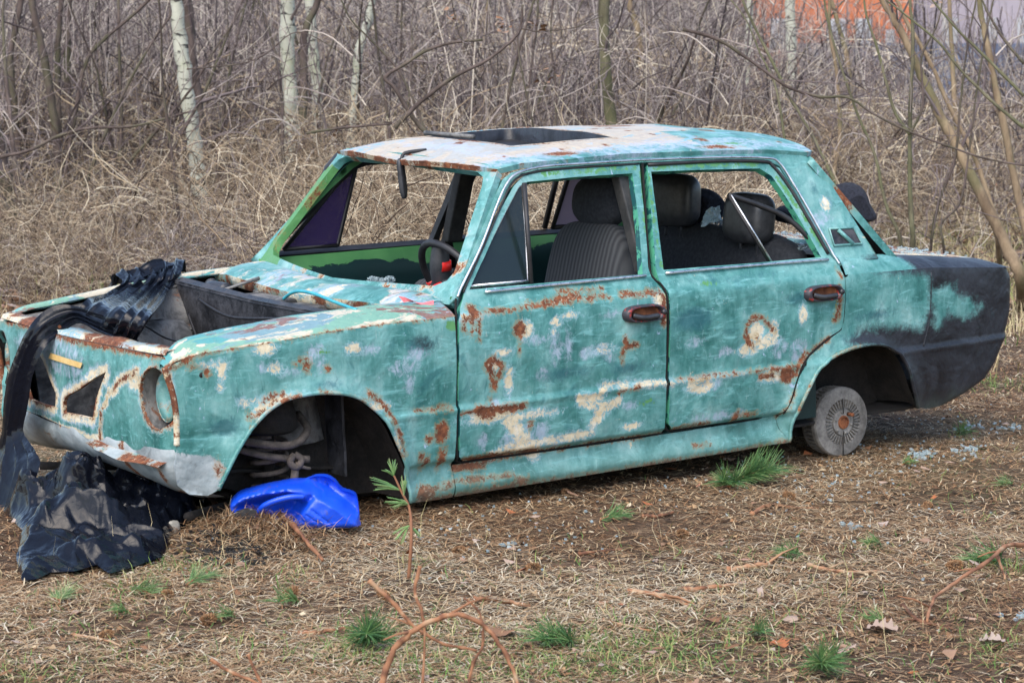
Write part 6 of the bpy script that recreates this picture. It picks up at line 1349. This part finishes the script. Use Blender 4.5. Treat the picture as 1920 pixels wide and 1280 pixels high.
# ================================================================ TREES, SAPLINGS, THICKET
def bark(name, c1, c2, sc=10, moss=0): 
    t = NT(name); n = t.noise(sc, 6, .7, stretch=(1, 1, .35)); c = t.ramp(n, [(.35, c1), (.65, c2)])
    if moss: c = t.mix(t.math('MULTIPLY', t.step(t.noise(3, 5), .45, .6), moss), c, (.10, .115, .05))
    return t.done(c, .9, 0, t.bump(n, .8, .01), spec=.2)
M['bark_dark'] = bark('dark_bark', (.045, .034, .030), (.13, .10, .088), moss=.35); M['bark_tan'] = bark('tan_bark', (.14, .10, .065), (.31, .235, .15), moss=.5); M['bark_green'] = bark('green_bark', (.06, .056, .035), (.18, .165, .105), moss=.4)
def birch():
    t = NT('birch_bark'); d = t.noise(7, 5, .65, stretch=(1, 1, 3.2), dist=.6); e = t.noise(2.2, 5, .6)
    c = t.mix(t.noise(9, 5), (.27, .28, .21), (.52, .52, .44)); c = t.mix(t.math('MULTIPLY', t.step(e, .5, .62), .4), c, (.30, .34, .16))
    z = t.n('ShaderNodeSeparateXYZ'); t.L(t.co, z.inputs[0]); low = t.math('MULTIPLY', t.math('SUBTRACT', 1.0, t.step(z.outputs[2], 0, 1.3)), .14)
    return t.done(t.mix(t.step(t.math('ADD', d, low), .575, .615), c, (.035, .032, .028)), .75, 0, t.bump(d, .5, .01))
M['birch'] = birch()
def limb_curve(p, dv, L, n, wander, up=.0):
    pts = [np.array(p, float)]; d = np.array(dv, float); d /= np.linalg.norm(d)
    for i in range(n):
        d = d + rng.normal(0, wander, 3) + [0, 0, up]; d /= np.linalg.norm(d); pts.append(pts[-1] + d * L / n)
    return np.array(pts)
def branchy(mb, pts, r0, depth, tone=.3, dens=1.0, k=5, spread=.8, Ls=.42, up=.03):
    """side branches off a stem, recursively"""
    L = np.linalg.norm(np.diff(pts, axis=0), axis=1).sum()
    nb = max(2, int(dens * L * (2.2 if depth > 1 else 4.5)))
    for _ in range(nb):
        s = rng.uniform(.18, .98); i = min(int(s * (len(pts) - 1)), len(pts) - 2); p = pts[i] + (pts[i + 1] - pts[i]) * rng.random()
        t_ = pts[i + 1] - pts[i]; t_ /= np.linalg.norm(t_); dv = t_ * .8 + rng.normal(0, spread, 3); dv[2] += .25
        l = L * Ls * rng.uniform(.4, 1.0) * (1.15 - s * .6); n = 5 if depth > 1 else 4
        q = limb_curve(p, dv, l, n, .18, up); r = r0 * (1 - .65 * s) * .42
        mb.tube(q, np.linspace(max(r, .0022), max(r * .25, .0014), len(q)), 3 if depth < 2 else 4, cap=False, tone=np.full(len(q) * (3 if depth < 2 else 4), np.clip(tone + rng.normal(0, .1), 0, 1)))
        if depth > 1: branchy(mb, q, r, depth - 1, tone, dens, k, spread, .5, up)
def tree(name, label, cat, trunk, r0, r1, mat, group=None, depth=2, dens=.6, tone=.3, crown=True, spread=.8, k=10):
    trunk = np.array(spline(trunk, 5)); o0 = trunk[0].copy(); o0[2] = 0; o = empty(name, o0); tag(o, label, cat, group)
    T = trunk - o0; n = len(T); T = T + (rng.random(T.shape) - .5) * r0 * .25
    mb = MB(); mb.tube(T, np.linspace(r0, r1, n) * (1 + .06 * rng.normal(0, 1, n)), k); mb.build('trunk', [M[mat]], o)
    if crown:
        mb = MB(); branchy(mb, T, r0, depth, tone, dens, spread=spread); b = mb.build('branches', [M['twig']], o); 
    return o
def tp(px, d, dd=0):
    """polyline of a stem seen in the photo, standing at distance d"""
    return [(gp(px[0][0], d, -.05))] * 1 + [atd(u, v, math.hypot(d + dd * i / len(px), 0) * 1.0) for i, (u, v) in enumerate(px)]
BIR = 'birches behind the wreck'
tree('birch_tree', 'white birch leaning slightly left, foremost on the left of the picture', 'tree', tp([(378, 395), (372, 330), (366, 270), (352, 180), (340, 90), (330, 0), (318, -120), (305, -300)], 19.5), .070, .048, 'birch', BIR, 2, .30, .35)
tree('birch_tree', 'thickest white birch, upright above the windscreen frame', 'tree', tp([(548, 330), (546, 250), (542, 180), (538, 90), (538, 0), (534, -150), (530, -330)], 21), .078, .055, 'birch', BIR, 2, .30, .35)
tree('birch_tree', 'greyish birch just right of the thickest birch', 'tree', tp([(600, 330), (596, 240), (594, 170), (586, 90), (582, 0), (574, -150), (570, -330)], 22.5), .056, .044, 'birch', BIR, 2, .30, .35)
tree('birch_tree', 'slender birch leaning right above the front edge of the roof', 'tree', tp([(650, 330), (662, 240), (668, 160), (672, 100), (688, 50), (697, 0), (720, -150), (735, -330)], 22), .046, .034, 'birch', BIR, 2, .35, .35)
tree('birch_tree', 'pale straight birch before the orange building', 'tree', tp([(1478, 260), (1484, 150), (1482, 60), (1480, 0), (1478, -150), (1474, -300)], 30), .072, .06, 'birch', BIR, 2, .25, .35)
tree('birch_tree', 'faint birch before the orange wall, left of the straight one', 'tree', tp([(1398, 240), (1402, 120), (1406, 0), (1412, -200)], 32), .044, .04, 'birch', BIR, 2, .25, .35)
DK = 'dark bare trees at the back'
tree('bare_tree', 'dark trunk directly behind the leaning left birch', 'tree', tp([(385, 380), (378, 260), (362, 130), (350, 0), (340, -150), (330, -300)], 20.5), .055, .04, 'bark_dark', DK, 2, .4, .15)
tree('bare_tree', 'dark forked trunk between the two white birches', 'tree', tp([(566, 330), (568, 240), (570, 120), (572, 60), (596, 0), (620, -100), (650, -250)], 20.5), .042, .022, 'bark_dark', DK, 2, .5, .15)
tree('bare_tree', 'mossy grey green trunk above the middle of the roof', 'tree', tp([(1150, 300), (1146, 230), (1134, 110), (1132, 0), (1130, -150), (1126, -300)], 19.5), .050, .04, 'bark_green', DK, 2, .5, .3)
tree('bare_tree', 'thin brown trunk right of the mossy trunk', 'tree', tp([(1218, 280), (1206, 160), (1196, 60), (1180, 0), (1170, -150), (1160, -300)], 26), .040, .03, 'bark_tan', DK, 2, .5, .3)
tree('bare_tree', 'slanting tan trunk above the sunroof', 'tree', tp([(880, 280), (892, 200), (905, 110), (912, 40), (920, -40), (930, -250)], 27), .030, .02, 'bark_tan', DK, 2, .5, .4)
for (px, d, r, lb) in (([(20, 470), (14, 380), (2, 300), (-18, 200), (-30, 60), (-40, -100)], 19.5, .075, 'thick dark leaning trunk at the left edge'), ([(60, 500), (40, 440), (12, 400), (-20, 330), (-60, 250)], 18.5, .06, 'dark mossy trunk leaning out of the left edge'),
    ([(112, 420), (110, 310), (104, 240), (90, 150), (72, 60), (58, 0), (40, -120)], 21, .045, 'grey brown stem left of the forked saplings'), ([(112, 430), (116, 330), (110, 220), (108, 120), (112, 40), (124, -80)], 21.5, .035, 'upright stem in the forked saplings at left'),
    ([(118, 430), (124, 320), (140, 220), (160, 120), (200, 70), (280, 0), (340, -80)], 21, .022, 'arching thin stem sweeping right over the left saplings'), ([(125, 430), (122, 340), (128, 230), (126, 100), (130, 0), (135, -150)], 22, .040, 'second upright stem in the left saplings'),
    ([(40, 440), (36, 330), (26, 200), (20, 100), (40, 0), (50, -150)], 22, .040, 'slim trunk left of the sapling group'), ([(0, 295), (60, 280), (110, 255), (170, 240), (240, 238), (300, 225), (370, 205)], 18, .014, 'long pale bough reaching right from the left edge'), ([(300, 430), (310, 380), (318, 300), (330, 200), (325, 100), (318, 0)], 25, .022, 'thin dark stem left of the foremost birch')):
    tree('bare_tree', lb, 'tree', ([] if lb.startswith('long') else [gp(px[0][0], d, -.05)]) + [atd(u, v, d) for u, v in px], r, r * .55, 'bark_dark', 'bare saplings at the left', 2, .9, .3)
RS = 'bare saplings at the right'
for (px, d, r, m_, lb) in (
    ([(1915, 520), (1890, 470), (1862, 410), (1825, 335), (1790, 270), (1758, 205), (1722, 130), (1690, 60), (1655, 0), (1600, -110)], 15.5, .040, 'bark_tan', 'thickest tan trunk slanting up left at the right edge'),
    ([(1935, 480), (1912, 380), (1885, 250), (1866, 160), (1850, 80), (1835, 0), (1820, -120)], 16.5, .030, 'bark_tan', 'second tan trunk close to the right edge'),
    ([(1870, 430), (1850, 360), (1826, 290), (1780, 200), (1745, 120), (1700, 40), (1672, -20)], 18, .022, 'bark_tan', 'grey tan stem behind the thickest right trunk'),
    ([(1712, 460), (1708, 400), (1706, 330), (1706, 250), (1708, 170), (1712, 80), (1706, 0), (1700, -120)], 15, .016, 'bark_green', 'straight green stem rising through the fork at right'),
    ([(1706, 252), (1680, 215), (1660, 150), (1645, 90), (1625, 30), (1615, -40)], 15, .011, 'bark_green', 'left arm of the green fork'),
    ([(1706, 252), (1730, 200), (1728, 140), (1730, 100), (1760, 40), (1770, -30)], 15, .008, 'bark_dark', 'right wiry arm of the green fork'),
    ([(1280, 55), (1340, 72), (1380, 95), (1430, 130), (1480, 165), (1540, 182), (1590, 183), (1640, 215), (1700, 245), (1760, 268), (1850, 298), (1930, 312)], 14, .010, 'bark_dark', 'long dark bough sagging across the right side'),
    ([(1620, 470), (1600, 400), (1560, 330), (1520, 250), (1480, 180), (1440, 100), (1400, 20), (1380, -40)], 16.5, .015, 'bark_green', 'green stem slanting left behind the tail'),
    ([(1690, 460), (1660, 380), (1640, 290), (1610, 220), (1575, 120), (1550, 30), (1540, -60)], 16, .012, 'bark_green', 'thin green stem left of the fork'),
    ([(1745, 470), (1760, 380), (1790, 300), (1800, 200), (1812, 100), (1830, 0)], 15.5, .010, 'bark_dark', 'thin dark stem right of the fork'),
    ([(1770, 470), (1765, 420), (1800, 380), (1815, 300), (1830, 180), (1850, 60), (1870, -30)], 15, .009, 'bark_dark', 'wiry dark stem curving beside the thickest right trunk'),
    ([(1920, 240), (1860, 190), (1800, 130), (1760, 80), (1700, 30), (1660, 0)], 14.5, .010, 'bark_green', 'long green bough from the right edge to the top'),
    ([(1920, 180), (1850, 110), (1790, 50), (1740, -10)], 14, .009, 'bark_green', 'upper green bough at the top right corner'),
    ([(1920, 120), (1880, 70), (1850, 20), (1830, -30)], 14, .009, 'bark_dark', 'short dark bough in the top right corner'),
    ([(1540, 470), (1545, 400), (1560, 340), (1575, 250), (1570, 150), (1555, 40), (1560, -60)], 19, .022, 'bark_tan', 'tan trunk above the rear pillar'),
    ([(1625, 350), (1600, 230), (1590, 120), (1570, 40), (1540, -60)], 24, .035, 'bark_tan', 'broad tan trunk before the blue fence'),
    ([(1800, 330), (1790, 200), (1785, 100), (1780, 0), (1782, -60)], 22, .028, 'bark_tan', 'pale trunk before the blue fence near the right'),
    ([(1475, 290), (1462, 200), (1450, 150), (1425, 100), (1400, 40), (1370, 0)], 15, .007, 'bark_green', 'olive shoot rising behind the roof rear corner')):
    start = [] if (px[0][1] < 320 or px[0][0] > 1918 and px[0][1] < 300) else [gp(px[0][0] + 8, d, -.05)]
    tree('sapling', lb, 'tree', start + [atd(u, v, d + .02 * (i - 4)) for i, (u, v) in enumerate(px)], r * 1.1, r * .5, m_, RS, 2, 1.0, .38, spread=.6, k=8)
# bush behind the windscreen with arching grey branches
for (px, d, r, lb) in (([(800, 250), (770, 215), (740, 165), (722, 145), (760, 120), (800, 95), (850, 80), (905, 75)], 13.5, .014, 'grey bough arching right above the roof front'), ([(740, 240), (790, 190), (850, 145), (910, 115), (950, 85), (975, 55), (980, 10)], 13, .013, 'dark bough climbing right above the sunroof'),
    ([(800, 260), (780, 200), (745, 130), (700, 80), (660, 40), (640, 0)], 14, .008, 'dark twiggy stem crossing left above the roof'), ([(575, 250), (640, 240), (700, 235), (735, 232), (720, 228)], 12.5, .007, 'thin dark twig left of the roof front'),
    ([(1000, 240), (970, 70), (1010, 60), (1060, 55), (1090, 48), (1130, 30)], 15, .006, 'thin pale twig above the roof middle'), ([(350, 130), (450, 120), (500, 100), (560, 60), (640, 100)], 15, .005, 'thin twig before the birches')):
    tree('bramble_bough', lb, 'bough', [atd(u, v, d) for u, v in px], r, r * .5, 'bark_dark', 'boughs over the roof', 2, 1.4, .45, spread=.9, k=7)
protos = []
for k in range(6):
    base = gp(200 + 180 * k, 19 + k); H_ = rng.uniform(2.6, 3.8); st = limb_curve(base - [0, 0, .05], [rng.normal(0, .25), rng.normal(0, .25), 1], H_, 7, .10, .02)
    o = tree('thin_sapling', 'thin bare branching sapling standing in the thicket behind the wreck', 'tree', [tuple(p) for p in st], rng.uniform(.014, .024), .005, 'bark_dark', 'thin saplings in the thicket', 2, 1.3, .38, spread=.7, k=6); protos.append(o)
for k in range(30):
    o = protos[k % 6]; c = copy_tree(o); u = rng.uniform(-40, 1420); d = rng.uniform(17.2, 26); c.location = gp(u, d); c.rotation_euler = (0, 0, rng.uniform(0, 6.28)); s_ = rng.uniform(.8, 1.2); c.scale = (s_, s_, s_)
# ---- the thicket: clusters of real twigs, repeated by geometry nodes (one mass nobody could count)
def cluster(seed, n, H_, kind):
    g = np.random.default_rng(seed); K = 7; out = np.zeros((n, K, 3)); R_ = np.zeros((n, K)); tone = np.zeros(n)
    p = np.stack([g.uniform(-1, 1, n), g.uniform(-1, 1, n), g.random(n) ** 1.3 * H_ * .8], 1)
    if kind == 'up': d = g.normal(0, .35, (n, 3)); d[:, 2] += 1; L = g.uniform(.5, 1.3, n); wd = .13; p[:, 2] *= .7
    elif kind == 'vine': d = g.normal(0, 1, (n, 3)); d[:, 2] = np.abs(d[:, 2]) * .9 + .1; L = g.uniform(.5, 1.5, n); wd = .38
    else: d = g.normal(0, .8, (n, 3)); d[:, 2] = np.abs(d[:, 2]) + .2; L = g.uniform(.3, .9, n); wd = .25
    if kind == 'stem': d = g.normal(0, .13, (n, 3)); d[:, 2] = 1; L = g.uniform(2.2, 3.6, n); p[:, 2] = 0; wd = .09
    d /= np.linalg.norm(d, axis=1)[:, None]; cv = g.normal(0, wd, (n, 3)); cv[:, 2] -= .10 if kind != 'stem' else 0
    q = p.copy()
    for k in range(K):
        out[:, k] = q; q = q + d * (L / K)[:, None]; d = d + cv * .55 + g.normal(0, wd * .45, (n, 3)); d /= np.linalg.norm(d, axis=1)[:, None]
    out[..., 2] = np.abs(out[..., 2]) ; r = g.choice([.0028, .004, .006, .010], n, p=[.45, .33, .17, .05])
    r = r * (1.6 if kind == 'stem' else 1); R_ = r[:, None] * np.linspace(1, .5, K)[None]; tone = np.clip(g.normal({'up': .46, 'vine': .60, 'mix': .50, 'stem': .45}[kind], .32, n), 0, 1)
    mb = MB(); batch_tubes(mb, out, R_, 3, tone=tone); return mb
src = bpy.data.collections.new('twig_clusters')
for i, (n, h, kd) in enumerate(((420, 2.2, 'up'), (420, 2.6, 'mix'), (420, 2.0, 'vine'), (360, 1.6, 'vine'), (420, 2.8, 'up'), (300, 1.4, 'mix'), (34, 3, 'stem'), (26, 3, 'stem'))):
    o = cluster(100 + i, n, h, kd).build('twig_cluster', [M['vine' if kd == 'vine' else 'twig']]); COL.objects.unlink(o); src.objects.link(o)
def thicket(name, P, sc, yaw, idx):
    me = bpy.data.meshes.new(name); me.from_pydata([tuple(p) for p in P], [], []); o = bpy.data.objects.new(name, me); COL.objects.link(o)
    for nm, a in (('sc', sc), ('yaw', yaw)):
        at = me.attributes.new(nm, 'FLOAT', 'POINT'); at.data.foreach_set('value', np.asarray(a, np.float32))
    at = me.attributes.new('idx', 'INT', 'POINT'); at.data.foreach_set('value', np.asarray(idx, np.int32))
    ng = bpy.data.node_groups.new('spread_twigs', 'GeometryNodeTree'); ng.interface.new_socket('Geometry', in_out='INPUT', socket_type='NodeSocketGeometry'); ng.interface.new_socket('Geometry', in_out='OUTPUT', socket_type='NodeSocketGeometry')
    N = ng.nodes; L = ng.links; gi = N.new('NodeGroupInput'); go = N.new('NodeGroupOutput'); m2 = N.new('GeometryNodeMeshToPoints'); ip = N.new('GeometryNodeInstanceOnPoints'); ci = N.new('GeometryNodeCollectionInfo')
    ci.inputs['Collection'].default_value = src; ci.inputs['Separate Children'].default_value = True; ci.inputs['Reset Children'].default_value = True
    def na(nm, ty='FLOAT'): x = N.new('GeometryNodeInputNamedAttribute'); x.data_type = ty; x.inputs['Name'].default_value = nm; return x.outputs['Attribute']
    cx = N.new('ShaderNodeCombineXYZ'); L.new(na('yaw'), cx.inputs['Z']); L.new(gi.outputs[0], m2.inputs[0]); L.new(m2.outputs[0], ip.inputs['Points']); L.new(ci.outputs[0], ip.inputs['Instance']); ip.inputs['Pick Instance'].default_value = True
    L.new(na('idx', 'INT'), ip.inputs['Instance Index']); L.new(cx.outputs[0], ip.inputs['Rotation']); L.new(na('sc'), ip.inputs['Scale']); L.new(ip.outputs[0], go.inputs[0])
    o.modifiers.new('spread', 'NODES').node_group = ng; o['kind'] = 'stuff'; return o
pts = []; sc = []; ix = []
def addc(d0, d1, n, l0=-.30, l1=.30, smin=.6, smax=1.1, kinds=(0, 1, 2, 3, 4, 5), cond=None):
    for _ in range(n):
        d = rng.uniform(d0, d1); l = rng.uniform(l0, l1) * d
        if cond and not cond(d, l / d): continue
        p = C0 + FWD * d + RGT * l; pts.append(p); sc.append(rng.uniform(smin, smax)); ix.append(int(rng.choice(kinds)))
# l/d of +-.21 is the edge of the picture
addc(22, 36, 34, .08, .30, .5, .72, (2, 1, 0)); addc(15.5, 19, 52, -.30, .10, .35, .62, (2, 3, 5)); addc(17.5, 22, 26, -.30, .30, .55, .85, (2, 3, 1)); addc(21.5, 27, 90, -.30, .30, .8, 1.1, cond=lambda d, s: s < .09 or rng.random() < .14); addc(26, 40, 150, -.30, .30, .9, 1.3, (0, 1, 2, 4), cond=lambda d, s: s < .085 or rng.random() < .05); addc(38, 62, 150, -.30, .30, 1.2, 1.8, (0, 1, 4), cond=lambda d, s: s < .08 or rng.random() < .03)
addc(62, 88, 120, -.30, .085, 1.6, 2.6, (0, 1, 4), cond=lambda d, s: not (-.19 < s < -.05) or rng.random() < .25); addc(55, 80, 12, .08, .16, .9, 1.2, (0, 1)); addc(125, 160, 110, -.30, .30, 2.6, 3.6, (0, 1, 4))  # haze put into the colour: far clusters take only the cooler twig tones
addc(12.5, 15.5, 14, -.07, .09, .5, .62, (2, 3))
addc(18, 45, 34, -.30, .085, .8, 1.2, (6, 7)); addc(18, 45, 12, .085, .30, .8, 1.2, (6, 7)); addc(45, 80, 34, -.30, .085, 1.2, 1.8, (6, 7))
th_ = thicket('bramble_thicket', np.array(pts), sc, rng.random(len(pts)) * 6.28, ix)
# curled dead leaves still hanging on the boughs
P = np.array([atd(u + random.gauss(0, 9), v + random.gauss(0, 7), 13.4 + random.gauss(0, .2)) for u, v, k in ((940, 45, 12), (1010, 55, 8), (1028, 145, 7), (850, 30, 4), (1755, 8, 5), (625, 250, 3)) for _ in range(k)])
flakes('hanging_dead_leaves', P, rng.uniform(.015, .035, len(P)), M['leaf_dead'], np.clip(rng.normal(.45, .15, len(P)), 0, 1), .8)
P = np.array([gp(u + random.gauss(0, 50), d + random.gauss(0, 1), .03 + random.random() * .1) for u, d, k in ((600, 30, 30), (1540, 60, 60), (220, 23, 40)) for _ in range(k)])
